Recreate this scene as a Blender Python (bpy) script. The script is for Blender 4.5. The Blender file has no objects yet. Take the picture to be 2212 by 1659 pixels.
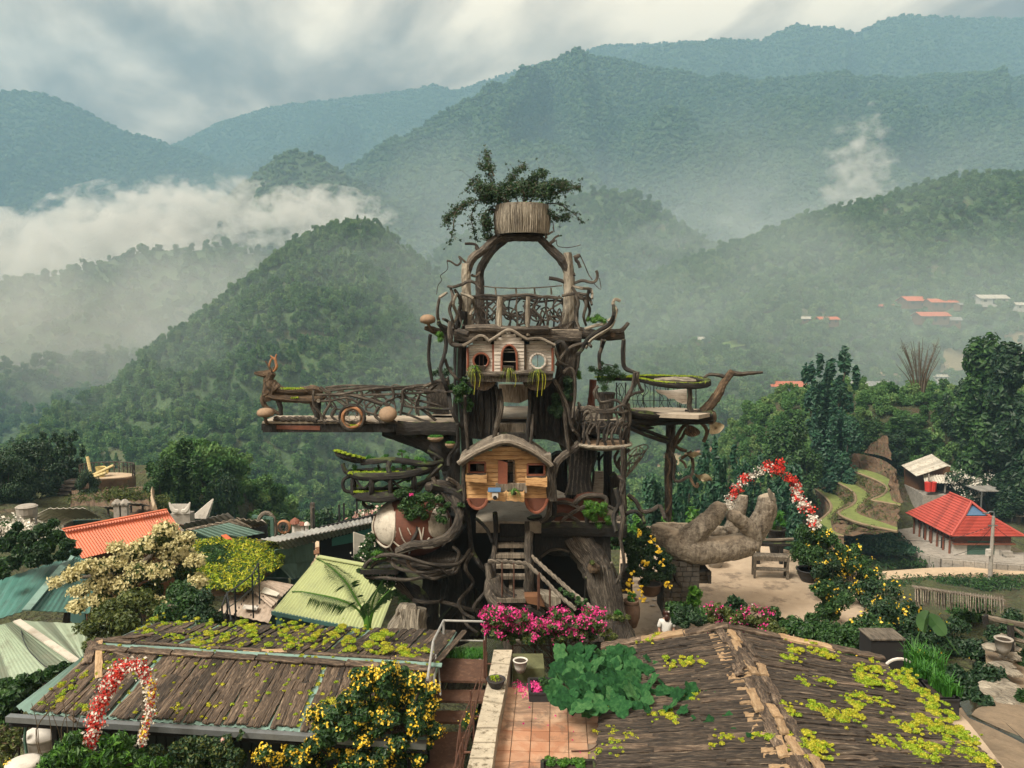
import bpy,bmesh,math,random
import numpy as np
from mathutils import Vector,Matrix
random.seed(7);np.random.seed(7)
R=math.radians
SC=bpy.context.scene
COL=SC.collection
# ------------------------------------------------------------ camera, sky, sun, exposure
CZ=11.0;FP=1728.0;PITCH=math.atan(159.5/1728.0)
cam=bpy.data.cameras.new('camera');camo=bpy.data.objects.new('camera',cam);COL.objects.link(camo)
camo.location=(0,0,CZ);camo.rotation_euler=(math.pi/2-PITCH,0,0)
cam.sensor_width=36;cam.lens=36*FP/2212.0;cam.clip_start=.2;cam.clip_end=30000
SC.camera=camo
SC.view_settings.view_transform='Standard';SC.view_settings.look='None'
SC.view_settings.gamma=1;SC.view_settings.use_curve_mapping=False
SC.view_settings.exposure=1.22
SC.render.engine='CYCLES'
cy=SC.cycles
cy.use_denoising=True;cy.max_bounces=5;cy.diffuse_bounces=2;cy.glossy_bounces=2
cy.transmission_bounces=4;cy.transparent_max_bounces=12;cy.volume_bounces=3
cy.use_adaptive_sampling=True;cy.adaptive_threshold=0.02
SUN_EL,SUN_AZ=52,-130 # azimuth: from the left, a little behind the camera
sun=bpy.data.lights.new('sun','SUN');sun.energy=2.5;sun.angle=R(22);sun.color=(1,.91,.77)
suno=bpy.data.objects.new('sun',sun);COL.objects.link(suno)
sd=Vector((math.sin(R(SUN_AZ))*math.cos(R(SUN_EL)),math.cos(R(SUN_AZ))*math.cos(R(SUN_EL)),math.sin(R(SUN_EL))))
suno.rotation_euler=sd.to_track_quat('Z','Y').to_euler()
W=bpy.data.worlds.new('World');SC.world=W;W.use_nodes=True

class G:
 """small node-graph helper"""
 def __init__(s,tree):
  s.t=tree;s.n=tree.nodes;s.l=tree.links;s.n.clear()
 def node(s,typ,ins=None,**kw):
  n=s.n.new(typ)
  for k,v in kw.items():setattr(n,k,v)
  for k,v in(ins or{}).items():
   if isinstance(v,bpy.types.NodeSocket):s.l.new(v,n.inputs[k])
   else:n.inputs[k].default_value=v
  return n
 def math(s,op,a,b=0.0,c=None):
  d={0:a,1:b}
  if c is not None:d[2]=c
  return s.node('ShaderNodeMath',d,operation=op).outputs[0]
 def noise(s,vec,scale,detail=4,rough=.55,dist=0.,out='Fac'):
  return s.node('ShaderNodeTexNoise',{'Vector':vec,'Scale':scale,'Detail':detail,'Roughness':rough,'Distortion':dist}).outputs[out]
 def mapping(s,vec,scale=(1,1,1),rot=(0,0,0),loc=(0,0,0)):
  return s.node('ShaderNodeMapping',{'Vector':vec,'Scale':scale,'Rotation':rot,'Location':loc}).outputs[0]
 def ramp(s,fac,stops,interp='LINEAR'):
  r=s.node('ShaderNodeValToRGB',{'Fac':fac});cr=r.color_ramp;cr.interpolation=interp
  while len(cr.elements)<len(stops):cr.elements.new(.5)
  for e,(p,c)in zip(cr.elements,stops):
   e.position=p;e.color=(c,c,c,1)if isinstance(c,(int,float))else(*c,1)
  return r.outputs[0]
 def mix(s,fac,a,b,mode='MIX'):
  n=s.node('ShaderNodeMix',data_type='RGBA',blend_type=mode)
  for i,v in((0,fac),(6,a),(7,b)):
   if isinstance(v,bpy.types.NodeSocket):s.l.new(v,n.inputs[i])
   elif i==0:n.inputs[0].default_value=v
   else:n.inputs[i].default_value=(*v,1)
  return n.outputs[2]

g=G(W.node_tree)
sky=g.node('ShaderNodeTexSky',sky_type='NISHITA',sun_disc=False)
sky.sun_elevation=R(SUN_EL);sky.sun_rotation=R(SUN_AZ)
b1=g.node('ShaderNodeBackground',{'Color':sky.outputs[0],'Strength':.08})
tc=g.node('ShaderNodeTexCoord').outputs['Generated']
sx=g.node('ShaderNodeSeparateXYZ',{0:tc})
den=g.math('ADD',g.math('ABSOLUTE',sx.outputs[2]),.16)
pv=g.node('ShaderNodeCombineXYZ',{0:g.math('DIVIDE',sx.outputs[0],den),1:g.math('DIVIDE',sx.outputs[1],den),2:0.}).outputs[0]
pv=g.mapping(pv,scale=(1,1,1),rot=(0,0,R(-20)),loc=(3.3,1.1,0))
n1=g.noise(pv,.55,3,.5,.2);n2=g.noise(g.mapping(pv,(1.5,.75,1)),2.2,7,.56,.2)
cl=g.math('MULTIPLY_ADD',g.math('ADD',g.math('MULTIPLY',n1,.60),g.math('MULTIPLY',n2,.48)),1.5,-.28)
ccol=g.ramp(cl,[(.36,(.12,.080,.054)),(.47,(.21,.145,.098)),(.54,(.38,.287,.20)),(.62,(.66,.52,.37)),(.72,(1.05,.85,.60))])
ccol=g.mix(1.,ccol,g.ramp(sx.outputs[2],[(0,.25),(.30,.36),(1,1.)]),'MULTIPLY') # an overcast sky is brightest overhead
b2=g.node('ShaderNodeBackground',{'Color':ccol,'Strength':2.0})
ms=g.node('ShaderNodeMixShader',{0:.96,1:b1.outputs[0],2:b2.outputs[0]})
g.node('ShaderNodeOutputWorld',{'Surface':ms.outputs[0]})

# ------------------------------------------------------------ measuring helpers
_cp,_sp=math.cos(PITCH),math.sin(PITCH)
def _dir(u,v):
 x=(u-1106)/FP;k=(829.5-v)/FP
 return Vector((x,_cp+k*_sp,-_sp+k*_cp))
def P(u,v,Y):
 d=_dir(u,v);return Vector((0,0,CZ))+d*(Y/d.y)
def PZ(u,v,z):
 d=_dir(u,v);return Vector((0,0,CZ))+d*((z-CZ)/d.z)
def crop(ox,oy,k):
 f=2212/3868.
 return lambda x,y:((ox+x/k)*f,(oy+y/k)*f)
K1=crop(1500,520,2.074);K2=crop(900,1280,2.074);K3=crop(1600,1200,2.37);K4=crop(2050,1250,1.952)
K5=crop(1300,1650,1.951);K6=crop(1750,1700,2.074)
L1=crop(0,1600,2.37);L2=crop(700,1850,2.458);L3=crop(0,2250,2.212);L4=crop(900,2250,2.212)
L5=crop(1550,2250,2.549);L6=crop(2250,2250,2.212);L7=crop(2968,2250,2.458)
M1=crop(2300,1650,2.37);M2=crop(2968,1600,2.37);M3=crop(2500,1000,1.617)
def pts(K,l,Y=None):
 """picture measurements with a depth -> world points"""
 o=[]
 for q in l:
  u,v=K(q[0],q[1])if K else(q[0],q[1])
  o.append(P(u,v,q[2]if len(q)>2 else Y))
 return o
def lerp(a,b,t):return a+(b-a)*t

# ------------------------------------------------------------ numpy noise
_rs=np.random.RandomState(3);_tab=_rs.rand(4096)
def _h(i,j,k):return _tab[(i*73856093^j*19349663^k*83492791)&4095]
def vnoise(x,y,z=0.):
 x,y,z=np.broadcast_arrays(np.asarray(x,float),np.asarray(y,float),np.asarray(z,float))
 i,j,k=np.floor(x).astype(np.int64),np.floor(y).astype(np.int64),np.floor(z).astype(np.int64)
 fx,fy,fz=x-i,y-j,z-k
 fx,fy,fz=[f*f*(3-2*f)for f in(fx,fy,fz)]
 r=0
 for a in(0,1):
  for b in(0,1):
   for c in(0,1):
    r=r+_h(i+a,j+b,k+c)*(fx if a else 1-fx)*(fy if b else 1-fy)*(fz if c else 1-fz)
 return r*2-1
def fbm(x,y,z=0.,o=4,g=.5):
 r=0;a=1.
 for q in range(o):
  r=r+a*vnoise(np.asarray(x)*2**q+17.3*q,np.asarray(y)*2**q-5.1*q,np.asarray(z)*2**q);a*=g
 return r

# ------------------------------------------------------------ mesh and object helpers
def mesh_np(name,V,F,mat=None,smooth=False,uv=None):
 """V (n,3), F (m,k) all faces of k corners, or a list of such arrays"""
 me=bpy.data.meshes.new(name)
 Fs=F if isinstance(F,list)else[F]
 Fs=[np.asarray(f,dtype=np.int32)for f in Fs if len(f)]
 V=np.asarray(V,dtype=np.float32)
 loops=np.concatenate([f.ravel()for f in Fs]);cnt=np.concatenate([np.full(len(f),f.shape[1])for f in Fs])
 me.vertices.add(len(V));me.vertices.foreach_set('co',V.ravel())
 me.loops.add(len(loops));me.loops.foreach_set('vertex_index',loops)
 me.polygons.add(len(cnt));me.polygons.foreach_set('loop_start',np.concatenate([[0],np.cumsum(cnt)[:-1]]).astype(np.int32))
 me.polygons.foreach_set('use_smooth',np.full(len(cnt),smooth))
 if uv is not None:
  l=me.uv_layers.new(name='UVMap');l.data.foreach_set('uv',np.asarray(uv,dtype=np.float32)[loops].ravel())
 me.update(calc_edges=True)
 if mat:me.materials.append(mat)
 return me
def link(name,me,parent=None):
 o=bpy.data.objects.new(name,me);COL.objects.link(o)
 if parent is not None:o.parent=parent
 return o
def tag(o,label=None,cat=None,group=None,kind=None):
 if label:o['label']=label
 if cat:o['category']=cat
 if group:o['group']=group
 if kind:o['kind']=kind
 return o
def thing(name,loc,label,cat,group=None,rz=0):
 o=bpy.data.objects.new(name,None);COL.objects.link(o);o.empty_display_size=.1
 o.location=loc;o.rotation_euler=(0,0,rz)
 return tag(o,label,cat,group)
def copy_tree(o,parent=None):
 c=o.copy();COL.objects.link(c)
 if parent is not None:c.parent=parent
 for ch in[x for x in o.children]:copy_tree(ch,c)
 return c

class MB:
 """collects shapes into one mesh, with a metric uv along each piece"""
 def __init__(s):s.v=[];s.f=[];s.uv=[]
 def add(s,V,F,uv=None):
  b=len(s.v);s.v+=[tuple(p)for p in V]
  s.f+=[tuple(i+b for i in f)for f in F]
  s.uv+=list(uv)if uv is not None else[(p[0]+p[1]*.7,p[2]+p[1]*.3)for p in V]
  return s
 def box(s,c,size,rot=None):
  """box by centre and size, rot a Matrix 3x3"""
  V=[Vector((x*size[0]/2,y*size[1]/2,z*size[2]/2))for x in(-1,1)for y in(-1,1)for z in(-1,1)]
  if rot:V=[rot@p for p in V]
  V=[p+Vector(c)for p in V]
  uv=[((i//4)*size[0],(i%2)*size[2]+(i//2%2)*size[1])for i in range(8)]
  return s.add(V,[(0,1,3,2),(4,6,7,5),(0,4,5,1),(2,3,7,6),(0,2,6,4),(1,5,7,3)],uv)
 def slab(s,poly,n,th):
  """closed prism from a 3-D polygon, thickness th along -n"""
  n=Vector(n);k=len(poly);V=[Vector(p)for p in poly]+[Vector(p)-n*th for p in poly]
  F=[tuple(range(k)),tuple(range(2*k-1,k-1,-1))]+[(i,i+k,(i+1)%k+k,(i+1)%k)for i in range(k)]
  return s.add(V,F)
 def bar(s,a,b,w,h=None,up=(0,0,1)):
  a,b=Vector(a),Vector(b);d=b-a;L=d.length or 1e-6;d=d/L
  u=Vector(up)
  if abs(d.dot(u))>.98:u=Vector((1,0,0))
  x=d.cross(u).normalized();z=x.cross(d)
  m=Matrix((d,x,z)).transposed()
  return s.box((a+b)/2,(L,w,h or w),m)
 def tube(s,P_,r,n=7,rough=0.,twist=0.,seed=0,flat=1.0,cap=True):
  """limb through points with radius r (number or list); rough roughens the bark, twist ropes it"""
  P_=[Vector(p)for p in P_];k=len(P_)
  if isinstance(r,(int,float)):r=[r]*k
  prev=None;V=[];uv=[];dist=0
  for i,p in enumerate(P_):
   t=(P_[min(i+1,k-1)]-P_[max(i-1,0)])
   t=t.normalized()if t.length>1e-9 else Vector((0,0,1))
   if prev is None:
    a=Vector((0,1,0))if abs(t.y)<.9 else Vector((1,0,0));x=t.cross(a).normalized()
   else:
    x=(prev-t*prev.dot(t));x=x.normalized()if x.length>1e-6 else t.orthogonal().normalized()
   prev=x;y=t.cross(x)
   if i:dist+=(p-P_[i-1]).length
   for j in range(n):
    a=2*math.pi*j/n+twist*dist
    rr=r[i]
    if rough:rr*=1+rough*(math.sin(j*2.7+seed+dist*1.1)*.5+random.uniform(-.5,.5)+(.55 if(j+seed)%3==0 else 0))
    V.append(p+x*(math.cos(a)*rr)+y*(math.sin(a)*rr*flat));uv.append((abs(j/n*2-1)*r[i]*3+seed*.37,dist))
  F=[(i*n+j,i*n+(j+1)%n,(i+1)*n+(j+1)%n,(i+1)*n+j)for i in range(k-1)for j in range(n)]
  if cap:F+=[tuple(range(n))[::-1],tuple((k-1)*n+j for j in range(n))]
  return s.add(V,F,uv)
 def lathe(s,c,prof,n=20,sx=1.,sy=1.,rough=0.,tilt=None):
  """profile [(r,z)] turned about vertical axis at c"""
  V=[];uv=[]
  for(r,z)in prof:
   for j in range(n):
    a=2*math.pi*j/n;rr=r*(1+rough*random.uniform(-1,1))
    p=Vector((math.cos(a)*rr*sx,math.sin(a)*rr*sy,z))
    if tilt:p=tilt@p
    V.append(Vector(c)+p);uv.append((abs(j/n*2-1)*3*r,z))
  k=len(prof)
  F=[(i*n+j,i*n+(j+1)%n,(i+1)*n+(j+1)%n,(i+1)*n+j)for i in range(k-1)for j in range(n)]
  F+=[tuple(range(n))[::-1],tuple((k-1)*n+j for j in range(n))]
  return s.add(V,F,uv)
 def blob(s,c,rad,n=9,m=6,rough=.12,seed=0.):
  """closed lumpy ellipsoid"""
  rad=(rad,)*3 if isinstance(rad,(int,float))else rad
  V=[Vector(c)+Vector((0,0,rad[2]))]
  for i in range(1,m):
   th=math.pi*i/m
   for j in range(n):
    a=2*math.pi*j/n;d=(math.sin(th)*math.cos(a),math.sin(th)*math.sin(a),math.cos(th))
    q=1+rough*2*float(vnoise(d[0]*2+seed,d[1]*2+c[0],d[2]*2))
    V.append(Vector(c)+Vector((d[0]*rad[0]*q,d[1]*rad[1]*q,d[2]*rad[2]*q)))
  V.append(Vector(c)-Vector((0,0,rad[2])));e=len(V)-1
  F=[(0,1+j,1+(j+1)%n)for j in range(n)]
  for i in range(m-2):F+=[(1+i*n+j,1+(i+1)*n+j,1+(i+1)*n+(j+1)%n,1+i*n+(j+1)%n)for j in range(n)]
  F+=[(1+(m-2)*n+j,e,1+(m-2)*n+(j+1)%n)for j in range(n)]
  return s.add(V,F)
 def mesh(s,name,mat,smooth=False):
  me=bpy.data.meshes.new(name);me.from_pydata(s.v,[],s.f)
  l=me.uv_layers.new(name='UVMap')
  idx=np.empty(len(me.loops),dtype=np.int32);me.loops.foreach_get('vertex_index',idx)
  l.data.foreach_set('uv',np.asarray(s.uv,dtype=np.float32)[idx].ravel())
  if smooth:me.polygons.foreach_set('use_smooth',[True]*len(me.polygons))
  me.materials.append(mat);me.update();return me
 def build(s,name,mat,parent=None,smooth=False,**kw):
  o=link(name,s.mesh(name,mat,smooth),parent)
  return tag(o,**kw)

def pb(m,n,k,t):return par(m.build(n,M[k]),t)
def lbm(m,n,k,t):return m.build(n,M[k],t)
def smooth_path(P_,k=4):
 """Catmull-Rom through the points"""
 P_=[Vector(p)for p in P_];o=[]
 if len(P_)<3 and k>1:return[P_[0].lerp(P_[-1],i/k)for i in range(k+1)]
 for i in range(len(P_)-1):
  a,b,c,d=P_[max(i-1,0)],P_[i],P_[i+1],P_[min(i+2,len(P_)-1)]
  for j in range(k):
   t=j/k;o.append(.5*((2*b)+(c-a)*t+(2*a-5*b+4*c-d)*t*t+(3*b-a-3*c+d)*t**3))
 return o+[P_[-1]]
def rads(r,n):
 if isinstance(r,(int,float)):return[r]*n
 x=np.linspace(0,len(r)-1,n);return list(np.interp(x,range(len(r)),r))
def limb(m,P_,r,k=4,n=8,rough=.19,jit=0.,**kw):
 """organic limb: smooth path, interpolated radius, small wander"""
 S=smooth_path(P_,k)
 if jit:
  S=[p+Vector((random.uniform(-1,1),random.uniform(-1,1),random.uniform(-1,1)))*jit for p in S]
 return m.tube(S,rads(r,len(S)),n=n,rough=rough,seed=random.randint(0,9),**kw)

# ------------------------------------------------------------ materials
MATS={}
def new_mat(name):
 m=bpy.data.materials.new(name);m.use_nodes=True;MATS[name]=m
 return m,G(m.node_tree)
def finish(g,col,rough=.8,bump=None,bs=.3,dist=.02,metallic=0.,extra=None):
 d={'Base Color':col,'Roughness':rough,'Metallic':metallic}
 if not isinstance(col,bpy.types.NodeSocket):d['Base Color']=(*col,1)
 if bump is not None:d['Normal']=g.node('ShaderNodeBump',{'Height':bump,'Strength':bs,'Distance':dist}).outputs[0]
 if extra:d.update(extra)
 p=g.node('ShaderNodeBsdfPrincipled',d)
 g.node('ShaderNodeOutputMaterial',{'Surface':p.outputs[0]})
 return p
def bark(name,cols,sc=1.,moss=0.,bs=.9,mosscol=(.10,.15,.03),horiz=False):
 """streaky bark, grain along the limb (metric uv)"""
 m,g=new_mat(name)
 uv=g.node('ShaderNodeTexCoord');o=g.mapping(uv.outputs['UV'],(3.2*sc,26*sc,1)if horiz else(26*sc,3.2*sc,1),loc=(0,0,0));rndo=g.node('ShaderNodeObjectInfo').outputs['Random'];o=g.node('ShaderNodeVectorMath',{0:o,1:g.node('ShaderNodeCombineXYZ',{0:g.math('MULTIPLY',rndo,37.),1:g.math('MULTIPLY',rndo,91.),2:0.}).outputs[0]},operation='ADD').outputs[0];ob=uv.outputs['Object']
 n1=g.noise(o,1.,6,.68,1.1);n2=g.noise(ob,1.1,3);n3=g.noise(o,3.2,3,.6)
 f=g.math('ADD',g.math('MULTIPLY',n1,.75),g.math('MULTIPLY',n3,.25))
 f=g.math('ADD',f,g.math('MULTIPLY',g.math('SUBTRACT',n2,.5),.35))
 c=g.ramp(f,[(.34,cols[0]),(.47,cols[1]),(.58,cols[2]),(.72,cols[3])])
 c=g.mix(1.,c,g.ramp(rndo,[(0,.68),(1,1.12)]),'MULTIPLY')
 if moss:
  nz=g.node('ShaderNodeSeparateXYZ',{0:g.node('ShaderNodeNewGeometry').outputs['Normal']}).outputs[2]
  mk=g.math('MULTIPLY',g.ramp(nz,[(.35,0.),(.8,1.)]),g.ramp(g.noise(ob,3.,5),[(.5,0.),(.6,moss)]))
  c=g.mix(mk,c,mosscol)
 finish(g,c,.88,f,bs,.05);return m
def plain(name,col,rough=.7,var=.25,scale=4.,bs=.15,metallic=0.,spots=None,obj=True):
 """one-colour surface with worn variation"""
 m,g=new_mat(name);tc=g.node('ShaderNodeTexCoord').outputs['Object']
 n=g.noise(tc,scale,6,.62,.3);n2=g.noise(tc,scale*7,4)
 f=g.math('ADD',g.math('MULTIPLY',n,.7),g.math('MULTIPLY',n2,.3))
 c=g.ramp(f,[(.32,tuple(x*(1-var)for x in col)),(.5,col),(.68,tuple(min(1,x*(1+var))for x in col))])
 if obj:
  rnd=g.node('ShaderNodeObjectInfo').outputs['Random']
  c=g.mix(1.,c,g.ramp(rnd,[(0,1-var*.5),(1,1.)]),'MULTIPLY')
 if spots:c=g.mix(g.ramp(g.noise(tc,scale*1.7,8,.7),[(.53,0.),(.62,spots[1])]),c,spots[0])
 finish(g,c,rough,f,bs,.02,metallic);return m
def leafmat(name,cols,trans=.35,rough=.55):
 """leaf: own tint per leaf, lets light through"""
 m,g=new_mat(name)
 rnd=g.node('ShaderNodeNewGeometry').outputs['Random Per Island']
 ob=g.node('ShaderNodeTexCoord').outputs['Object']
 f=g.math('ADD',g.math('MULTIPLY',rnd,.6),g.math('MULTIPLY',g.noise(ob,.9,3),.4))
 c=g.ramp(f,[(.15,cols[0]),(.5,cols[1]),(.8,cols[2])])
 p=g.node('ShaderNodeBsdfPrincipled',{'Base Color':c,'Roughness':rough})
 t=g.node('ShaderNodeBsdfTranslucent',{'Color':c})
 mx=g.node('ShaderNodeMixShader',{0:trans,1:p.outputs[0],2:t.outputs[0]})
 g.node('ShaderNodeOutputMaterial',{'Surface':mx.outputs[0]});return m
# ------------------------------------------------------------ far terrain: mountains, hills, valley
def forest_floor(name,c0,c1,c2,sc=.02,earth=None):
 m,g=new_mat(name);ob=g.node('ShaderNodeTexCoord').outputs['Object']
 n=g.noise(ob,sc,8,.65,.4);n2=g.noise(ob,sc*9,4,.6)
 f=g.math('ADD',g.math('MULTIPLY',n,.6),g.math('MULTIPLY',n2,.4))
 c=g.ramp(f,[(.38,c0),(.5,c1),(.62,c2)])
 if earth:c=g.mix(g.ramp(g.noise(g.mapping(ob,(1,1,3)),sc*.9,5,.6),[(.58,0.),(.66,.8)]),c,earth)
 finish(g,c,.95,f,.8,6.);return m
FF1=forest_floor('far_forest',(.022,.045,.022),(.035,.07,.03),(.06,.10,.04),.012)
FF2=forest_floor('near_forest',(.03,.055,.02),(.05,.095,.035),(.08,.135,.05),.03,(.11,.10,.055))
FIELD=forest_floor('valley_field',(.05,.09,.03),(.08,.12,.04),(.14,.15,.06),.03,(.22,.13,.08))

def crest(pl,n):
 """resample a crest [(u,v,Y)] to n world points"""
 u=np.array([q[0]for q in pl],float);w=np.linspace(u[0],u[-1],n)
 return[P(a,float(np.interp(a,u,[q[1]for q in pl])),float(np.interp(a,u,[q[2]for q in pl])))for a in w]
def ridge(name,pl,zb,L,mat,n=160,nt=60,back=.6,gul=.12,fr=1/160.,ex=1.25,seed=0.,lump=0.,crestn=0.,fan=0.):
 """a mountain: crest line, a long gullied slope towards the valley (zb) and a shorter one behind"""
 C=np.array([tuple(p)for p in crest(pl,n)])
 tt=np.concatenate([-np.linspace(back,0,max(6,nt//5))[:-1],np.linspace(0,1,nt)])
 X=np.repeat(C[:,0][None],len(tt),0);Y=C[:,1][None]-tt[:,None]*L;T=np.repeat(tt[:,None],n,1)
 H=(C[:,2]-zb)[None]
 if fan:
  mid=C[:,0].mean();X=X+(X-mid)*fan*np.clip(T,0,1)
 a=np.abs(T)
 Z=zb+H*(1-a/np.where(T<0,back*1.3,1.))**ex
 w=fbm(X*fr*.5+seed,Y*fr*.5,0,3)*1.6
 gl=1-np.abs(fbm(X*fr+w,Y*fr*.35+seed,seed,4))*1.6
 shape=np.clip(a*6,0,1)*np.clip((1.02-a)*3,0,1)
 Z+=gul*H*(gl-.5)*shape
 Z+=lump*fbm(X*fr*7,Y*fr*7,seed,3)*np.clip(a*8+crestn,0,1)
 if crestn:Z+=crestn*fbm(X*fr*3,Y*fr*3,seed+4,4)
 V=np.stack([X,Y,Z],-1).reshape(-1,3);m=len(tt)
 I=np.arange(m*n).reshape(m,n)
 F=np.stack([I[:-1,:-1],I[1:,:-1],I[1:,1:],I[:-1,1:]],-1).reshape(-1,4)
 return link(name,mesh_np(name,V,F,mat,True))

SRC=bpy.data.collections.new('forest_sources') # never linked to the scene
def src_tree(name,mat,kind,seed):
 rs=np.random.RandomState(seed);m=MB();V=[];F=[]
 if kind=='lump': # crown for kilometres away: three lumpy blobs
  for k in range(4):
   c=(rs.uniform(-.35,.35),rs.uniform(-.35,.35),rs.uniform(.15,.6));m.blob(c,(rs.uniform(.3,.5),)*2+(rs.uniform(.3,.5),),7,5,.3,seed+k)
  me=m.mesh(name,mat,False)
 else:
  n=420 if kind!='cone' else 320
  if kind=='cone':
   h=rs.rand(n)**.8;r=(1-h)*.36*(.75+.25*np.sin(h*40));a=rs.rand(n)*6.28
   C=np.stack([np.cos(a)*r,np.sin(a)*r,.15+h*1.25],-1);s=.10+.06*(1-h)
  else:
   k=rs.randint(0,7,n);cc=np.stack([rs.uniform(-.33,.33,7),rs.uniform(-.33,.33,7),rs.uniform(.35,.95,7)],-1)
   if kind=='bamboo':cc[:,2]=rs.uniform(.4,1.2,7);cc[:,:2]*=.75
   d=rs.normal(size=(n,3));d/=np.linalg.norm(d,axis=1)[:,None];C=cc[k]+d*(.26*rs.rand(n)**.35)[:,None];s=np.full(n,.105)
  V,F=leaf_quads(C,s,rs,.7)
  me=mesh_np(name,V,F,mat)
 o=bpy.data.objects.new(name,me);SRC.objects.link(o);return o
def leaf_quads(C,s,rs,up=.5,asp=.6,nrm=None):
 """one folded rhombus per centre"""
 n=len(C);d=rs.normal(size=(n,3));d[:,2]*=.6
 if nrm is not None:d=d*.6+nrm
 d/=np.linalg.norm(d,axis=1)[:,None]
 q=rs.normal(size=(n,3));q[:,2]+=up;b=np.cross(d,q);b/=np.linalg.norm(b,axis=1)[:,None];c=np.cross(b,d)
 s=np.asarray(s,float)*(.7+.6*rs.rand(n));s=s[:,None]
 V=np.empty((n,4,3));V[:,0]=C-b*s;V[:,1]=C+c*s*asp*.9+d*s*.12;V[:,2]=C+b*s-d*s*.2;V[:,3]=C-c*s*asp*.9+d*s*.12
 F=np.arange(n*4).reshape(n,4);return V.reshape(-1,3),F
def inst_leaf(name,cols,trans=.3):
 """crown seen far off: tint per tree and per leaf"""
 m,g=new_mat(name);rt=g.node('ShaderNodeObjectInfo').outputs['Random']
 rl=g.node('ShaderNodeNewGeometry').outputs['Random Per Island']
 f=g.math('ADD',g.math('MULTIPLY',rt,.7),g.math('MULTIPLY',rl,.3))
 c=g.ramp(f,[(.1,cols[0]),(.4,cols[1]),(.7,cols[2]),(.95,cols[3])])
 p=g.node('ShaderNodeBsdfDiffuse',{'Color':c});t=g.node('ShaderNodeBsdfTranslucent',{'Color':c})
 mx=g.node('ShaderNodeMixShader',{0:trans,1:p.outputs[0],2:t.outputs[0]})
 g.node('ShaderNodeOutputMaterial',{'Surface':mx.outputs[0]});return m
CF=inst_leaf('crown_far',[(.035,.075,.035),(.055,.105,.045),(.085,.145,.055),(.13,.18,.08)],.15)
CN=inst_leaf('crown_near',[(.05,.12,.04),(.085,.18,.06),(.135,.245,.09),(.22,.31,.12)])
T_far=[src_tree('far_crown',CF,'lump',s)for s in(1,2,3)]
T_near=[src_tree('near_crown',CN,k,s)for s,k in((4,'round'),(5,'bamboo'),(6,'round'),(8,'bamboo'))]
T_cone=[src_tree('conifer_crown',CN,'cone',7)]
def forest(host,name,label,srcs,density,smin,smax,seed=0,zs=(.85,1.35),cut=None):
 """one mass of trees over a hillside, as instances on its faces"""
 sub=bpy.data.collections.new('src_'+name)
 for o in srcs:sub.objects.link(o)
 ng=bpy.data.node_groups.new('scatter_'+name,'GeometryNodeTree')
 ng.interface.new_socket('Geometry',in_out='INPUT',socket_type='NodeSocketGeometry')
 ng.interface.new_socket('Geometry',in_out='OUTPUT',socket_type='NodeSocketGeometry')
 g=G(ng);gi=g.node('NodeGroupInput');go=g.node('NodeGroupOutput')
 d=g.node('GeometryNodeDistributePointsOnFaces',{'Mesh':gi.outputs[0],'Density':density,'Seed':seed})
 ci=g.node('GeometryNodeCollectionInfo',{'Collection':sub,'Separate Children':True,'Reset Children':True})
 rr=g.node('FunctionNodeRandomValue',{'Min':(0,0,0),'Max':(.15,.15,6.28)},data_type='FLOAT_VECTOR').outputs[0]
 sv=g.node('FunctionNodeRandomValue',{'Seed':5},data_type='FLOAT');sv.inputs[2].default_value=smin;sv.inputs[3].default_value=smax
 i=g.node('GeometryNodeInstanceOnPoints',{'Points':d.outputs[0],'Instance':ci.outputs[0],'Pick Instance':True,'Rotation':rr,'Scale':sv.outputs[1]})
 g.l.new(i.outputs[0],go.inputs[0])
 me=host.data.copy()
 if cut:
  bm=bmesh.new();bm.from_mesh(me)
  bmesh.ops.delete(bm,geom=[f for f in bm.faces if cut(f.calc_center_median())],context='FACES');bm.to_mesh(me);bm.free()
 o=link(name,me);md=o.modifiers.new('scatter','NODES');md.node_group=ng
 return tag(o,label,'forest',kind='stuff')
def img(p):
 """world point -> measured picture position (for choosing where woods stop)"""
 d=Vector(p)-Vector((0,0,CZ));f=d.y*_cp-d.z*_sp
 return 1106+FP*d.x/f,829.5-FP*(d.y*_sp+d.z*_cp)/f
VB=-170.
CLEAR=[(1982,664,40,26),(2030,668,34,22),(1914,672,22,16),(2010,698,38,22),(2045,706,30,20),(2138,660,36,20),(2075,668,20,16),(2208,672,30,20),(1516,745,26,16),(1700,852,40,30),(1745,700,24,14),(1786,703,26,14),(1868,856,62,40),(2028,824,22,20),(2125,765,95,55),(1590,752,34,16),(1880,882,80,24)]
def st(o):return tag(o,kind='structure')
m_fl=st(ridge('mountain_left',[(-700,330,3000),(-350,260,3000),(0,200,3000),(60,197,3000),(130,215,3000),(200,250,3050),(270,285,3100),(330,300,3150),(420,330,3200),(600,400,3300),(900,520,3400)],VB,1500,FF1,gul=.10,fr=1/300.,lump=9,seed=2))
m_fm=st(ridge('mountain_middle',[(150,420,3900),(300,350,3900),(400,302,3900),(440,285,3900),(470,268,3900),(560,238,3900),(640,224,3900),(720,217,3900),(800,206,3900),(900,192,3900),(940,182,3900),(980,196,3900),(1040,178,3900),(1100,158,3900),(1300,100,3900),(1500,90,3900)],VB,1700,FF1,gul=.16,fr=1/340.,lump=6,seed=5))
m_fr=st(ridge('mountain_right',[(1200,190,3500),(1360,130,3500),(1390,110,3500),(1450,96,3500),(1540,88,3500),(1560,85,3500),(1640,90,3500),(1690,66,3500),(1720,50,3500),(1760,62,3500),(1800,58,3500),(1850,75,3500),(1900,45,3500),(1960,32,3500),(2040,38,3500),(2130,40,3500),(2212,42,3500),(2600,90,3500),(3000,180,3500)],VB,1300,FF1,gul=.18,fr=1/320.,lump=6,seed=9))
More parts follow.
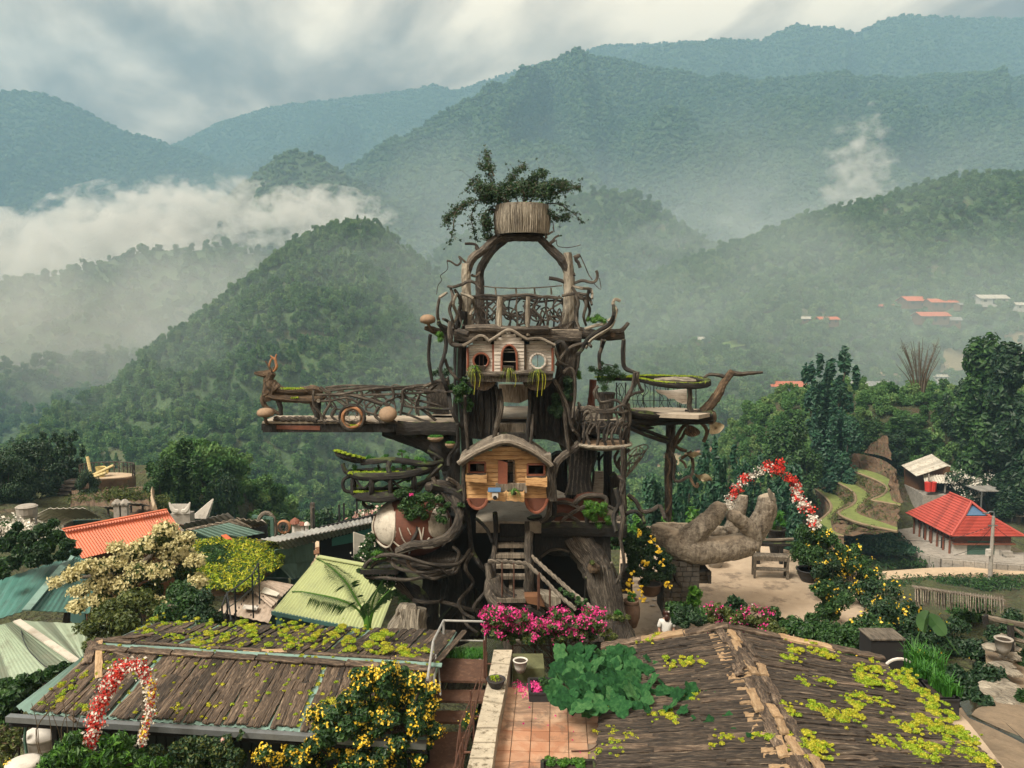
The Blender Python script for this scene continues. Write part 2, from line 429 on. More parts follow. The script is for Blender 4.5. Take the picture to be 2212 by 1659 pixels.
m_b=st(ridge('mountain_centre',[(560,620,2100),(700,440,2150),(760,375,2200),(850,322,2250),(950,262,2300),(1050,200,2350),(1110,163,2400),(1180,140,2400),(1215,124,2400),(1260,119,2400),(1320,124,2400),(1360,133,2400),(1440,152,2400),(1520,165,2400),(1650,172,2400),(1800,160,2400),(1950,170,2400),(2100,160,2400),(2250,165,2400),(2600,200,2400),(3000,300,2400)],VB,1250,FF1,n=260,nt=110,gul=.32,fr=1/330.,lump=10,seed=13.5,crestn=3))
m_d=st(ridge('hill_peak',[(380,560,1500),(440,470,1500),(500,418,1500),(545,382,1500),(590,345,1500),(630,325,1500),(670,330,1500),(700,345,1500),(760,385,1500),(850,430,1500),(960,500,1500),(1100,620,1500)],VB,500,FF1,n=120,gul=.12,fr=1/160.,lump=5,seed=21))
m_e=st(ridge('hill_saddle',[(860,640,1050),(950,540,1050),(1060,480,1050),(1180,445,1050),(1250,425,1050),(1300,415,1050),(1360,420,1050),(1410,445,1050),(1470,490,1040),(1530,530,1030),(1600,570,1000),(1700,640,1000)],-110,420,FF2,n=140,gul=.16,fr=1/140.,lump=4,seed=31))
m_g=st(ridge('hill_left',[(-500,700,1150),(-200,640,1150),(0,618,1150),(100,600,1150),(200,578,1150),(270,552,1150),(330,543,1150),(430,541,1150),(480,530,1150),(520,545,1150),(620,560,1150),(760,590,1150),(900,700,1150)],-160,640,FF2,n=140,gul=.16,fr=1/170.,lump=4,seed=41))
m_f=st(ridge('hill_cone',[(235,1010,560),(270,960,560),(300,890,560),(345,800,560),(400,730,560),(470,672,560),(540,615,560),(600,563,560),(640,528,560),(690,500,560),(750,486,560),(790,486,560),(820,498,560),(870,535,560),(930,590,560),(990,640,560),(1050,705,560),(1130,790,560),(1250,880,560)],-75,300,FF2,n=150,nt=70,gul=.17,fr=1/75.,lump=2.5,seed=55,ex=1.15))
m_h=st(ridge('hill_right',[(1180,800,640),(1280,700,660),(1350,640,700),(1430,590,720),(1520,555,740),(1620,520,760),(1720,480,780),(1820,455,780),(1920,430,780),(2010,402,780),(2100,385,780),(2212,380,780),(2500,380,780),(2900,420,780)],-75,470,FF2,n=190,nt=90,gul=.13,fr=1/110.,lump=3,seed=63.3,ex=1.1))
def sheet(name,x0,x1,y0,y1,nx,ny,fz,mat):
 X,Y=np.meshgrid(np.linspace(x0,x1,nx),np.linspace(y0,y1,ny));Z=fz(X,Y)
 I=np.arange(nx*ny).reshape(ny,nx);F=np.stack([I[:-1,:-1],I[:-1,1:],I[1:,1:],I[1:,:-1]],-1).reshape(-1,4)
 return link(name,mesh_np(name,np.stack([X,Y,Z],-1).reshape(-1,3),F,mat,True))
st(sheet('valley_floor',-4200,4200,130,4050,160,160,lambda X,Y:-62-np.clip((Y-250)/600,0,1)*100+3*fbm(X/60,Y/60,0,3),FIELD))
forest(m_b,'mountain_forest','hazy blue green forest covering the great central mountain',T_far,.013,5.5,12,1,cut=lambda c:c.y>2460 or not-80<img(c)[0]<2300)
for o_,nm_,lb_ in((m_fl,'left_ridge_forest','blue hazed forest on the far left mountain'),(m_fr,'right_ridge_forest','blue hazed forest on the highest far right mountain'),(m_fm,'middle_ridge_forest','blue hazed forest on the far middle mountain')):
 forest(o_,nm_,lb_,T_far,.0055,8,16,9,cut=lambda c:c.y<2500 or not-80<img(c)[0]<2300)
forest(m_d,'peak_forest','forest on the small pointed peak behind the cloud bank',T_far,.012,5,10,2,cut=lambda c:c.y>1560)
forest(m_e,'saddle_forest','pale sunlit forest on the rounded knoll right of the tower crown',T_near,.022,5,10,3,cut=lambda c:c.y>1100)
forest(m_g,'misty_forest','misty forest on the low hill under the left cloud bank',T_near,.006,7,13,4,cut=lambda c:c.y>1200 or img(c)[0]<-60)
forest(m_f,'cone_forest','dense green forest on the steep cone hill left of the tower',T_near+T_cone,.055,2.8,6.5,5,cut=lambda c:c.y>590)
forest(m_h,'slope_forest','light green wood on the long slope right of the tower',T_near,.034,3.6,8,6,cut=lambda c:c.y>810 or img(c)[0]>2290 or any(abs(img(c)[0]-u)<w and v-4<img(c)[1]<v+h for u,v,w,h in CLEAR))
# ------------------------------------------------------------ air and mist
def volbox(name,x0,x1,y0,y1,z0,z1,dens,col,label,noise=None,aniso=0.,step=1.):
 mb=MB();mb.box(((x0+x1)/2,(y0+y1)/2,(z0+z1)/2),(x1-x0,y1-y0,z1-z0))
 m,g=new_mat(name+'_air')
 d={'Color':(*col,1),'Density':dens,'Anisotropy':aniso}
 if noise:d['Density']=noise(g,dens)
 g.node('ShaderNodeOutputMaterial',{'Volume':g.node('ShaderNodeVolumePrincipled',d).outputs[0]})
 o=mb.build(name,m);return tag(o,label,'mist' if name!='haze' else 'haze',kind='stuff')
volbox('haze',-4300,4300,-60,4100,-400,1290,2.7e-4,(.40,.66,.88),'thin blue valley air fading the far mountains')
def puff(name,c,rad,dens,label,sc=1.,thr=.45,col=(1,.99,.96),warp=.6,seed=0.,sharp=.18):
 """cloud or mist patch: closed ellipsoid with a wispy inside"""
 mb=MB();mb.blob((0,0,0),1.,20,12,0.)
 m,g=new_mat(name+'_vapour');ob=g.node('ShaderNodeTexCoord').outputs['Object']
 n=g.noise(g.mapping(ob,(rad[0]*sc,rad[1]*sc,rad[2]*sc*1.3),loc=(seed,seed*2,seed)),1.,5,.62,.3)
 ln=g.node('ShaderNodeVectorMath',{0:ob},operation='LENGTH').outputs['Value']
 e=g.math('SUBTRACT',g.math('MULTIPLY_ADD',n,2.6,-.8),g.math('MULTIPLY',g.math('POWER',ln,1.7),warp))
 dn=g.node('ShaderNodeMapRange',{'Value':e,'From Min':thr,'From Max':thr+sharp,'To Min':0.,'To Max':dens}).outputs[0]
 g.node('ShaderNodeOutputMaterial',{'Volume':g.node('ShaderNodeVolumePrincipled',{'Color':(*col,1),'Density':dn}).outputs[0]})
 o=mb.build(name,m,smooth=True);o.location=c;o.scale=rad
 tag(o,label,'mist',kind='stuff');return o
def bankp(u,v,Y):return P(u,v,Y)
puff('cloud_bank',P(90,560,1560),(560,150,100),.024,'long white cloud bank lying across the left valley',1/70.,.12,seed=3,warp=.6)
puff('cloud_bank',P(420,510,1420),(330,120,110),.026,'billowing white cloud over the low left hill',1/55.,.12,seed=8,warp=.6)
puff('cloud_bank',P(680,478,1300),(140,80,60),.026,'ragged cloud end reaching the cone hill',1/32.,.12,seed=12,warp=.6)
puff('mist_wisp',P(1855,400,1180),(60,40,125),.030,'thin rising plume of mist on the right slope',1/24.,.22,seed=5,warp=.5,sharp=.4)
puff('mist_wisp',P(1770,550,900),(280,120,95),.0060,'broad pale mist patch under the rising plume',1/40.,.15,seed=15,sharp=.7,col=(.9,.97,1))
puff('mist_wisp',P(2060,440,820),(30,20,42),.03,'small mist wisp near the right edge of the slope',1/12.,.2,seed=25,sharp=.5)
puff('valley_mist',P(150,760,860),(380,170,160),.0052,'pale veil of mist filling the left valley',1/120.,-.1,seed=35,sharp=.9)
puff('valley_mist',Vector((250,1450,20)),(1500,700,300),.0007,'wide pale mist lying in the main valley before the mountains',1/260.,-.25,seed=45,sharp=1.3,warp=.8,col=(.92,.98,1))
puff('valley_mist',Vector((160,430,-10)),(460,150,130),.0032,'thin mist between the near hills and the village',1/110.,-.1,seed=55,sharp=.9,col=(.82,.95,1))
# ------------------------------------------------------------ near terrain
def ss(x,a,b):
 t=np.clip((np.asarray(x,float)-a)/(b-a),0,1);return t*t*(3-2*t)
def gz(x,y):
 x=np.asarray(x,float);y=np.asarray(y,float)
 pl=1-ss(x,-33,-25);L=-3.6*ss(y,22,31)-2.6*ss(y,56,70)*pl-(1-pl)*24*ss(y,50,84)-(31+24*pl)*ss(y,84,175)
 Rr=-20.6*ss(y,28,58)+14*ss(y,126,152)*ss(x,36,62)-50*ss(y,168,235)-28*ss(y,118,160)*(1-ss(x,30,52))
 C=-10*ss(y,37,46)-28*ss(y,46,120)-25*ss(y,120,180)
 wl=ss(-x,-3,6);wr=ss(x,11,17)
 z=L*wl+(1-wl)*(Rr*wr+C*(1-wr))
 flat=(1-ss(y,33,40))*ss(y,4,12)
 z=z-.35+fbm(x/6,y/6,0,3)*(.06+.7*(1-flat)*ss(y,40,60))
 far=ss(y,200,260);return z*(1-far)-75*far
def gzs(x,y):return float(gz(x,y))
GROUND=forest_floor('village_earth',(.05,.045,.025),(.07,.085,.03),(.10,.12,.045),.25,(.12,.085,.055))
st(sheet('hillside_ground',-130,190,-6,262,300,290,gz,GROUND))
from mathutils.bvhtree import BVHTree
def bvh_of(o):return BVHTree.FromPolygons([v.co.copy()for v in o.data.vertices],[tuple(p.vertices)for p in o.data.polygons])
BV_H=bvh_of(m_h);BV_F=bvh_of(m_f)
def hit(b,u,v):
 r=b.ray_cast(Vector((0,0,CZ)),_dir(u,v).normalized());return r[0]
def onground(u,v):
 """where the sight line meets the near terrain"""
 d=_dir(u,v);y=10.
 while y<250:
  p=Vector((0,0,CZ))+d*(y/d.y)
  if p.z<=gzs(p.x,p.y):return p
  y+=.4
 return P(u,v,200)
# ------------------------------------------------------------ materials used widely
M={}
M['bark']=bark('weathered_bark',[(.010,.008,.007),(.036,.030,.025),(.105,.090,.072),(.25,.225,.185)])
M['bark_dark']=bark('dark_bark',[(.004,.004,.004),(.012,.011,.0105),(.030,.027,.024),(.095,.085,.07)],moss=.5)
M['bark_pale']=bark('pale_stump',[(.07,.06,.045),(.20,.18,.145),(.34,.31,.25),(.50,.47,.39)],.8)
M['bark_brown']=bark('carved_wood',[(.018,.012,.008),(.060,.040,.024),(.125,.085,.052),(.24,.175,.11)])
M['hand']=bark('hand_stone',[(.07,.052,.036),(.17,.135,.095),(.27,.22,.16),(.37,.31,.235)],.55)
M['trunk']=bark('tree_trunk',[(.02,.016,.012),(.06,.048,.036),(.10,.085,.065),(.16,.14,.11)])
M['green']=leafmat('leaf_green',[(.012,.045,.014),(.028,.085,.022),(.06,.15,.032)])
M['dark']=leafmat('leaf_dark',[(.007,.030,.014),(.016,.052,.020),(.034,.088,.028)],.25)
M['bluegreen']=leafmat('leaf_bluegreen',[(.012,.05,.03),(.02,.085,.045),(.045,.13,.06)],.3)
M['fresh']=leafmat('leaf_fresh',[(.03,.11,.012),(.06,.19,.02),(.12,.28,.035)])
M['olive']=leafmat('leaf_olive',[(.035,.06,.015),(.075,.11,.025),(.14,.17,.04)])
M['lime']=leafmat('moss_lime',[(.13,.25,.012),(.30,.44,.02),(.50,.58,.04)],.35)
M['limeyel']=leafmat('sedum_yellow',[(.20,.24,.02),(.44,.46,.03),(.68,.64,.06)],.35)
M['fernleaf']=leafmat('fern_blade',[(.06,.13,.012),(.14,.22,.025),(.30,.33,.05)],.3)
M['grass']=leafmat('grass_blade',[(.02,.10,.012),(.04,.17,.02),(.08,.26,.03)],.35)
M['dead']=leafmat('dead_twig',[(.05,.035,.02),(.10,.075,.045),(.16,.12,.08)],.1)
M['cream']=leafmat('cream_blossom',[(.42,.38,.17),(.62,.57,.30),(.78,.74,.46)],.35)
M['yellow']=leafmat('yellow_flower',[(.74,.46,.02),(.88,.64,.04),(.92,.76,.14)],.3)
M['magenta']=leafmat('magenta_flower',[(.50,.02,.16),(.78,.04,.30),(.88,.12,.42)],.3)
M['red']=leafmat('red_flower',[(.35,.015,.015),(.60,.03,.025),(.75,.10,.06)],.25)
M['white']=leafmat('white_flower',[(.45,.42,.36),(.70,.67,.60),(.85,.83,.76)],.3)
M['pink']=leafmat('pink_flower',[(.55,.25,.22),(.72,.45,.40),(.82,.62,.56)],.3)
M['soil']=plain('dark_soil',(.035,.026,.018),.95,.4,6)
M['concrete']=plain('grey_concrete',(.30,.28,.25),.85,.25,1.5,spots=((.12,.11,.09),.5))
M['white_wall']=plain('white_wash',(.55,.53,.49),.85,.15,1.2,spots=((.25,.23,.2),.5))
M['dark_in']=plain('dark_interior',(.012,.012,.013),.9,.3,1)  # interior shade put into the colour; also serves some dark parts
M['metal']=plain('grey_metal',(.22,.24,.25),.45,.2,5,metallic=.6)
M['rust']=plain('rusty_metal',(.11,.052,.035),.7,.4,8,metallic=.3)
M['brownwood']=plain('brown_board',(.16,.075,.035),.75,.3,3)
M['darkmetal']=plain('dark_metal',(.03,.033,.035),.5,.2,5,metallic=.5)
M['pot']=plain('clay_pot',(.16,.10,.07),.8,.3,4)
M['blackpot']=plain('black_pot',(.025,.025,.028),.6,.3,4)
M['greypot']=plain('grey_pot',(.36,.34,.31),.8,.2,4)

# ------------------------------------------------------------ vegetation
def blobs_in(w,d,h,k,rs,z0=0.,dome=True):
 """k leaf clumps spread through a crown"""
 o=[]
 for i in range(k):
  a=rs.rand()*6.28;t=rs.rand()**.5;zz=rs.rand()
  prof=math.sqrt(max(0.,1-(max(0.,zz-.35)/.75)**2))if dome else 1.
  r=t*prof
  o.append(((math.cos(a)*r*w*.38,math.sin(a)*r*d*.38,z0+h*(.14+.72*zz)),(w*rs.uniform(.12,.22),d*rs.uniform(.12,.22),h*rs.uniform(.09,.17))))
 return o
def leaf_mass(name,blobs,n,size,mat,seed=0,parent=None,shell=.45,up=.6,asp=.6,kind='stuff',loc=None):
 rs=np.random.RandomState(seed);k=len(blobs)
 c=np.array([b[0]for b in blobs]);r=np.array([b[1]if hasattr(b[1],'__len__')else(b[1],)*3 for b in blobs])
 vol=(r.prod(1))**.6;idx=rs.choice(k,n,p=vol/vol.sum())
 d=rs.normal(size=(n,3));d/=np.linalg.norm(d,axis=1)[:,None]
 C=c[idx]+d*r[idx]*(rs.rand(n)**shell)[:,None]
 V,F=leaf_quads(C,np.full(n,size),rs,up,asp,d*np.array([1,1,.7])+np.array([0,0,.35]))
 o=link(name,mesh_np(name,V,F,mat),parent)
 if kind:o['kind']=kind
 return o
def plant(name,loc,w,h,label,cat,mat='green',n=1500,size=.08,d=None,k=14,flowers=None,stem=True,seed=0,group=None,z0=0.,trunk='trunk',sr=.03,asp=.6,blobs=None,shell=.45):
 """bush or tree: stems, one mass of leaves, flowers if any"""
 rs=np.random.RandomState(seed);random.seed(seed);d=d or w
 t=thing(name,loc,label,cat,group)
 B=blobs or blobs_in(w,d,h-z0,k,rs,z0)
 leaf_mass('foliage',B,n,size,M[mat],seed,t,asp=asp,shell=shell)
 if stem:
  m=MB()
  if z0>0:limb(m,[(0,0,-.3),(rs.uniform(-.05,.05)*w,0,z0*.5),(0,0,z0+.15*(h-z0))],[sr*1.5,sr*1.1,sr*.8],3,7)
  for b in B[::max(1,len(B)//9)]:
   p=Vector(b[0]);q=Vector((p.x*.35,p.y*.35,z0+(p.z-z0)*.45+.02));limb(m,[(0,0,max(z0*.9,-.1)if z0 else-.1),q,p],[sr*.8,sr*.5,sr*.2],3,5)
  m.build('trunk' if z0>0 else 'stem',M[trunk],t,True)
 if flowers:
  for(fm,fn,fs)in flowers:
   top=[(b[0],tuple(x*1.08 for x in b[1]))for b in B if b[0][2]>z0+(h-z0)*.12 or rs.rand()<.3]
   flower_mass(top,fn,fs,M[fm],seed+9,t)
 return t
def flower_mass(blobs,n,fs,mat,seed,parent,cl=5,spread=1.6,name='blossom'):
 """clusters of small petals over the outside of the clumps, fewer than 300 clusters or one mass"""
 rs=np.random.RandomState(seed);c=np.array([b[0]for b in blobs]);r=np.array([b[1]for b in blobs])
 i=rs.randint(0,len(blobs),n);d=rs.normal(size=(n,3));d[:,2]=np.abs(d[:,2])*.9;d[:,1]-=.5;d/=np.linalg.norm(d,axis=1)[:,None]
 C=c[i]+d*r[i]*1.0
 C=np.repeat(C,cl,0)+rs.normal(size=(n*cl,3))*fs*spread
 V,F=leaf_quads(C,np.full(len(C),fs),rs,.3,.8,np.repeat(d,cl,0))
 o=link(name,mesh_np(name,V,F,mat),parent);o['kind']='stuff';return o

# ------------------------------------------------------------ trees on the right hill and behind the village
TR={}
def far_tree(kind,mat,seed,n,leaf):
 """prototype of unit-ish size 8 m tall"""
 k=(kind,mat,seed)
 if k in TR:return None
 return k
def tree(u,vt,vb,wpx,Y,label,kind='round',mat='dark',group=None,seed=1,n=9500,name=None,cat='tree'):
 top=P(u,vt,Y);base=P(u,vb,Y);gb=gzs(base.x,base.y)
 h=max(top.z-min(base.z,gb),2.);w=wpx/FP*Y;z0=min(base.z,gb)
 key=(kind,mat,seed)
 if key in TR:
  src,h0,w0=TR[key];t=copy_tree(src);t.location=(base.x,base.y,z0);t.scale=(w/w0,w/w0,h/h0);t.rotation_euler.z=seed*1.3+u
  tag(t,label,cat,group)
  if name:t.name=name
  for c in t.children:
   pass
  return t
 rs=np.random.RandomState(seed*7+3);B=[]
 if kind=='bamboo':
  for i in range(15):
   a=rs.rand()*6.28;r=rs.rand()*.46*w;lean=(math.cos(a)*r,math.sin(a)*r)
   hh=h*rs.uniform(.7,1.0)
   for q in range(5):
    f=.25+.75*q/4;B.append(((lean[0]*f*1.3,lean[1]*f*1.3,hh*f*.96),(w*.10*(1.35-f*.8),)*2+(h*.075,)))
  sz,z00=.021*h,.5
 else:
  B=blobs_in(w,w,h,24,rs,h*.06);sz,z00=.018*h,h*.2
 t=plant(name or('bamboo_clump' if kind=='bamboo' else 'broadleaf_tree'),(base.x,base.y,z0),w,h,label,cat,mat,n,sz,blobs=B,z0=z00,sr=.014*h,seed=seed,group=group,asp=.5 if kind=='bamboo' else.62)
 TR[key]=(t,h,w);return t
tree(1782,752,985,130,125,'tall blue green bamboo clump left of the grey roofed far house','bamboo','bluegreen',seed=1)
tree(1820,880,990,90,122,'low rounded tree at the foot of the tall bamboo clump','round','bluegreen',seed=2)
tree(1700,905,1010,110,118,'green tree at the valley end of the right hill','round','green',seed=3)
tree(1620,985,1110,90,80,'blue green bamboo directly behind the flower arch','bamboo','bluegreen',seed=1)
tree(1560,952,1110,120,72,'bamboo clump behind the upper stone lily','bamboo','bluegreen',seed=1)
tree(1480,985,1120,100,68,'bamboo clump behind the stone lily post','bamboo','bluegreen',seed=1)
tree(1400,1020,1120,90,66,'bushy tree seen between tower and lily post','round','bluegreen',seed=2)
tree(1690,1000,1180,110,76,'dark tree framed by the flower arch','round','bluegreen',seed=2)
tree(2200,715,1010,150,118,'tallest dark tree at the right edge of the picture','round','dark',seed=4,n=14000)
tree(2130,735,990,140,124,'bright topped tree left of the tallest dark tree','round','green',seed=5,n=13000)
tree(2085,815,985,130,138,'dark bushy bamboo mass above the white roofed house','bamboo','dark',seed=6,n=7000)
tree(2175,850,1000,120,135,'dark tree low under the tallest dark tree','round','dark',seed=4)
tree(1950,840,900,50,160,'small round tree left of the dead bamboo','round','green',seed=3)
tree(1880,905,985,90,135,'round bush on the crest of the right hill','round','green',seed=3)
tree(1960,900,985,100,140,'leafy bush below the dead bamboo','round','green',seed=5)
tree(1925,930,1000,80,135,'bush over the bare earth slide','round','dark',seed=4)
tree(1740,965,1040,90,116,'bush above the left end of the rice terraces','round','green',seed=3)
tree(1680,1040,1120,80,104,'bush behind the right foot of the flower arch','round','bluegreen',seed=2)
tree(2190,985,1070,110,118,'dark tree beside the grey shed at the right edge','round','dark',seed=4)
tree(60,955,1130,150,72,'dark tree group at the far left behind the village','round','dark',seed=7,n=13000)
tree(135,935,1110,130,76,'tall dark tree left of the gold bucket platform','bamboo','dark',seed=8,n=13000)
tree(20,985,1130,110,68,'dark tree cut by the left edge of the picture','round','dark',seed=7)
tree(400,948,1130,150,72,'vivid green bamboo right of the gold bucket platform','bamboo','green',seed=9,n=13000)
tree(350,990,1120,90,70,'green tree touching the gold bucket platform','round','green',seed=10)
tree(480,1030,1130,120,76,'dark green tree behind the winged sculpture','round','dark',seed=7)
tree(190,1020,1110,60,70,'small tree at the steps of the gold bucket platform','round','dark',seed=7)
for i,(u,vt,w,m_)in enumerate([(560,1092,80,'green'),(615,1100,70,'dark'),(660,1096,80,'green'),(720,1088,80,'dark'),(770,1092,80,'green'),(830,1085,80,'dark'),(1000,1080,90,'green'),(1380,1090,70,'fresh'),(1440,1085,70,'fresh'),(1490,1092,80,'fresh'),(1330,1085,60,'green')]):
 tree(u,vt,vt+50,w,70 if u<1200 else 52,['low','rounded','wide','dense','leafy','bushy','spreading','bright','glossy','fresh','broad'][i]+' tree in the belt behind '+('the village roofs' if u<1100 else 'the stone palm, %s end'%('left' if u<1400 else 'right')),'round',m_,seed=11,n=3600,group='belt of low trees')
# dead bamboo
b0=onground(1985,868);t=thing('dead_bamboo',b0,'bare brown bamboo clump with dry upright stalks','bamboo')
for i in range(34):
 a=random.uniform(-1,1);q=random.uniform(-.6,.6);h=(P(1985,735,b0.y).z-b0.z)*random.uniform(.6,1.05)
 m=MB();limb(m,[(a*.8,q,-.3),(a*1.8,q,h*.5),(a*4.6+random.uniform(-.4,.4),q*2,h)],[.14,.09,.03],3,4,0);lbm(m,'stalk','dead',t)
leaf_mass('twig',[((random.uniform(-1,1)*4*f,random.uniform(-1,1),h*f),(.8,.8,1.3))for f in(.5,.6,.7,.8,.9)for _ in range(6)],1500,.22,M['dead'],4,t,asp=.12)
# undergrowth on the near hillsides
ng=MB()
X,Y=np.meshgrid(np.linspace(-110,170,141),np.linspace(36,240,103));Z=gz(X,Y)-.2
I=np.arange(X.size).reshape(X.shape);F_=np.stack([I[:-1,:-1],I[:-1,1:],I[1:,1:],I[1:,:-1]],-1).reshape(-1,4)
host=link('undergrowth_host',mesh_np('undergrowth',np.stack([X,Y,Z],-1).reshape(-1,3),F_,None))
def bare(c):
 u,v=img(c)
 if not(-100<u<2330):return True
 if c.y<62 and c.x<4:return True
 if u<345 and v<1165 and c.y>50:return True
 if c.x<0 and 60<c.y<82 and 170<u<345:return True
 if c.x>6 and c.y<78:return True
 if c.x>14 and c.y<134 and 1690<u and v>985:return True
 if c.x>40 and 88<c.y<132 and u>1900:return True
 return 4<c.x<16 and c.y<42
forest(host,'undergrowth','mixed bushes and young trees covering the near hillsides',T_near,.14,1.2,3.4,11,cut=bare)
bpy.data.objects.remove(host)

# ------------------------------------------------------------ roofs and houses
def corr(name,mat,A,B,C,D,pitch=.25,amp=.03,th=.02,parent=None,sag=0.,nv=3,shape='sine'):
 """corrugated sheet: A-B along the ridge, D-C along the eave, waves run from ridge to eave"""
 A,B,C,D=map(Vector,(A,B,C,D));L=max((B-A).length,(C-D).length);nu=max(2,min(2400,int(L/pitch*4)))
 nrm=(B-A).cross(D-A).normalized()
 if nrm.z<0:nrm=-nrm
 s=np.linspace(0,1,nu+1)[:,None,None];t=np.linspace(0,1,nv+1)[None,:,None]
 a,b,c,d=[np.array(q)for q in(A,B,C,D)]
 Pt=(a*(1-s)+b*s)*(1-t)+(d*(1-s)+c*s)*t
 w=np.sin(np.arange(nu+1)*math.pi/2)if shape=='sine' else np.array([1.,.3,0,0]*((nu+4)//4))[:nu+1]
 Pt=Pt+np.array(nrm)*(amp*w)[:,None,None]-np.array((0,0,1))*(sag*np.sin(t*math.pi))
 T_=Pt.reshape(-1,3);Bt=(Pt-np.array(nrm)*th).reshape(-1,3);N=len(T_)
 I=np.arange(N).reshape(nu+1,nv+1);f=np.stack([I[:-1,:-1],I[:-1,1:],I[1:,1:],I[1:,:-1]],-1).reshape(-1,4)
 e=[]
 for q in(I[0],I[-1][::-1],I[:,0][::-1],I[:,-1]):e+=[(q[i],q[i+1],q[i+1]+N,q[i]+N)for i in range(len(q)-1)]
 F=np.concatenate([f,f[:,::-1]+N,np.array(e)]);V=np.concatenate([T_,Bt])
 uvx=np.tile(np.repeat(s.ravel()*L,nv+1),2);uvy=np.tile(np.tile(t.ravel()*(D-A).length,nu+1),2)
 return link(name,mesh_np(name,V,F,mat,False,np.stack([uvx,uvy],-1)),parent)
def roofmat(name,col,stripe=.12,sw=.35,stain=None,rough=.5,amount=.6,lines=None,sheetw=.9):
 """painted sheet metal: each sheet its own tone, streaks down the slope"""
 m,g=new_mat(name);uv=g.node('ShaderNodeTexCoord').outputs['UV']
 sx=g.node('ShaderNodeSeparateXYZ',{0:uv})
 cell=g.node('ShaderNodeTexWhiteNoise',{'W':g.math('FLOOR',g.math('DIVIDE',sx.outputs[0],sheetw))},noise_dimensions='1D').outputs[0]
 n=g.noise(g.mapping(uv,(5,.7,1)),1.,6,.65)
 f=g.math('ADD',g.math('MULTIPLY',cell,sw),g.math('MULTIPLY',n,1-sw))
 c=g.ramp(f,[(.25,tuple(x*(1-stripe*1.6)for x in col)),(.55,col),(.8,tuple(min(1,x*(1+stripe))for x in col))])
 if stain:c=g.mix(g.ramp(g.noise(g.mapping(uv,(1.2,.9,1)),1.3,8,.7),[(.48,0.),(.64,amount)]),c,stain)
 finish(g,c,rough,n,.1,.01);return m
M['r_red']=roofmat('red_roof_sheet',(.52,.125,.05),.12)
M['r_tile']=roofmat('red_roof_tile',(.38,.062,.045),.2)
M['r_teal']=roofmat('teal_roof_sheet',(.055,.16,.14),.2,stain=(.04,.07,.06),rough=.45)
M['r_pale']=roofmat('pale_teal_roof_sheet',(.17,.28,.25),.15,stain=(.10,.15,.13),rough=.5)
M['r_clear']=roofmat('faded_green_roof_sheet',(.22,.28,.21),.28,.7,stain=(.16,.17,.13),sheetw=.5)
M['r_grey']=roofmat('grey_roof_sheet',(.27,.27,.255),.18,.5,stain=(.13,.12,.11),amount=.8)
M['r_white']=roofmat('white_roof_sheet',(.50,.48,.42),.15,.5,stain=(.28,.24,.19),amount=.9)
M['r_beige']=roofmat('beige_roof_sheet',(.40,.33,.27),.15,.4,stain=(.22,.17,.13),amount=.8)
M['r_lime']=roofmat('lime_roof_sheet',(.35,.40,.195),.07,.2,stain=(.24,.27,.15),amount=.5)
def wall_box(t,nm,mat,A,B,zt,zb,th=.12,parent=None):
 """upright wall between two plan points"""
 A,B=Vector(A),Vector(B);m=MB();d=(B-A).xy.normalized();n=Vector((-d.y,d.x,0))*th/2
 V=[A+n,B+n,B-n,A-n];m.add([(p.x,p.y,zb)for p in V]+[(p.x,p.y,zt)for p in V],[(0,1,2,3),(4,7,6,5),(0,4,5,1),(1,5,6,2),(2,6,7,3),(3,7,4,0)],
      [(0,zb),((B-A).length,zb),((B-A).length,zb),(0,zb),(0,zt),((B-A).length,zt),((B-A).length,zt),(0,zt)])
 return m.build(nm,mat,t)
def shift(t,objs):pass
# small far houses on the right slope
def hut(name,c,w,d,h,rh,rz,rm,wm,label,group=None,cat='house',over=.6,nwin=3,hip=0.):
 t=thing(name,c,label,cat,group,rz)
 m=MB();m.box((0,0,h/2-1),(w,d,h+2));m.build('wall',M[wm],t)
 for s in(-1,1):
  A,B=Vector((-w/2-over+hip,0,h+rh)),Vector((w/2+over-hip,0,h+rh));C,D=Vector((w/2+over,s*(d/2+over),h-over*rh/d)),Vector((-w/2-over,s*(d/2+over),h-over*rh/d))
  o=corr('roof',M[rm],A,B,C,D,.6,.05,.12,t)
 for s in(-1,1):
  m=MB();x=s*(w/2+(over if hip else 0));m.slab([(x,-d/2-(over if hip else 0),h-.02),(x,d/2+(over if hip else 0),h-.02),(x-s*hip,0,h+rh-.05)],(s,0,0),.1);m.build('gable',M[rm if hip else wm],t)
 for i in range(nwin):
  x=(i-(nwin-1)/2)*w/nwin;m=MB()
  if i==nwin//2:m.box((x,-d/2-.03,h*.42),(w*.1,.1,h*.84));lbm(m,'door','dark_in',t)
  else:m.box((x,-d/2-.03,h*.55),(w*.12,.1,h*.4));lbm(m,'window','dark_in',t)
 return t
def on_h(u,v):
 p=hit(BV_H,u,v);return p if p else P(u,v,420)
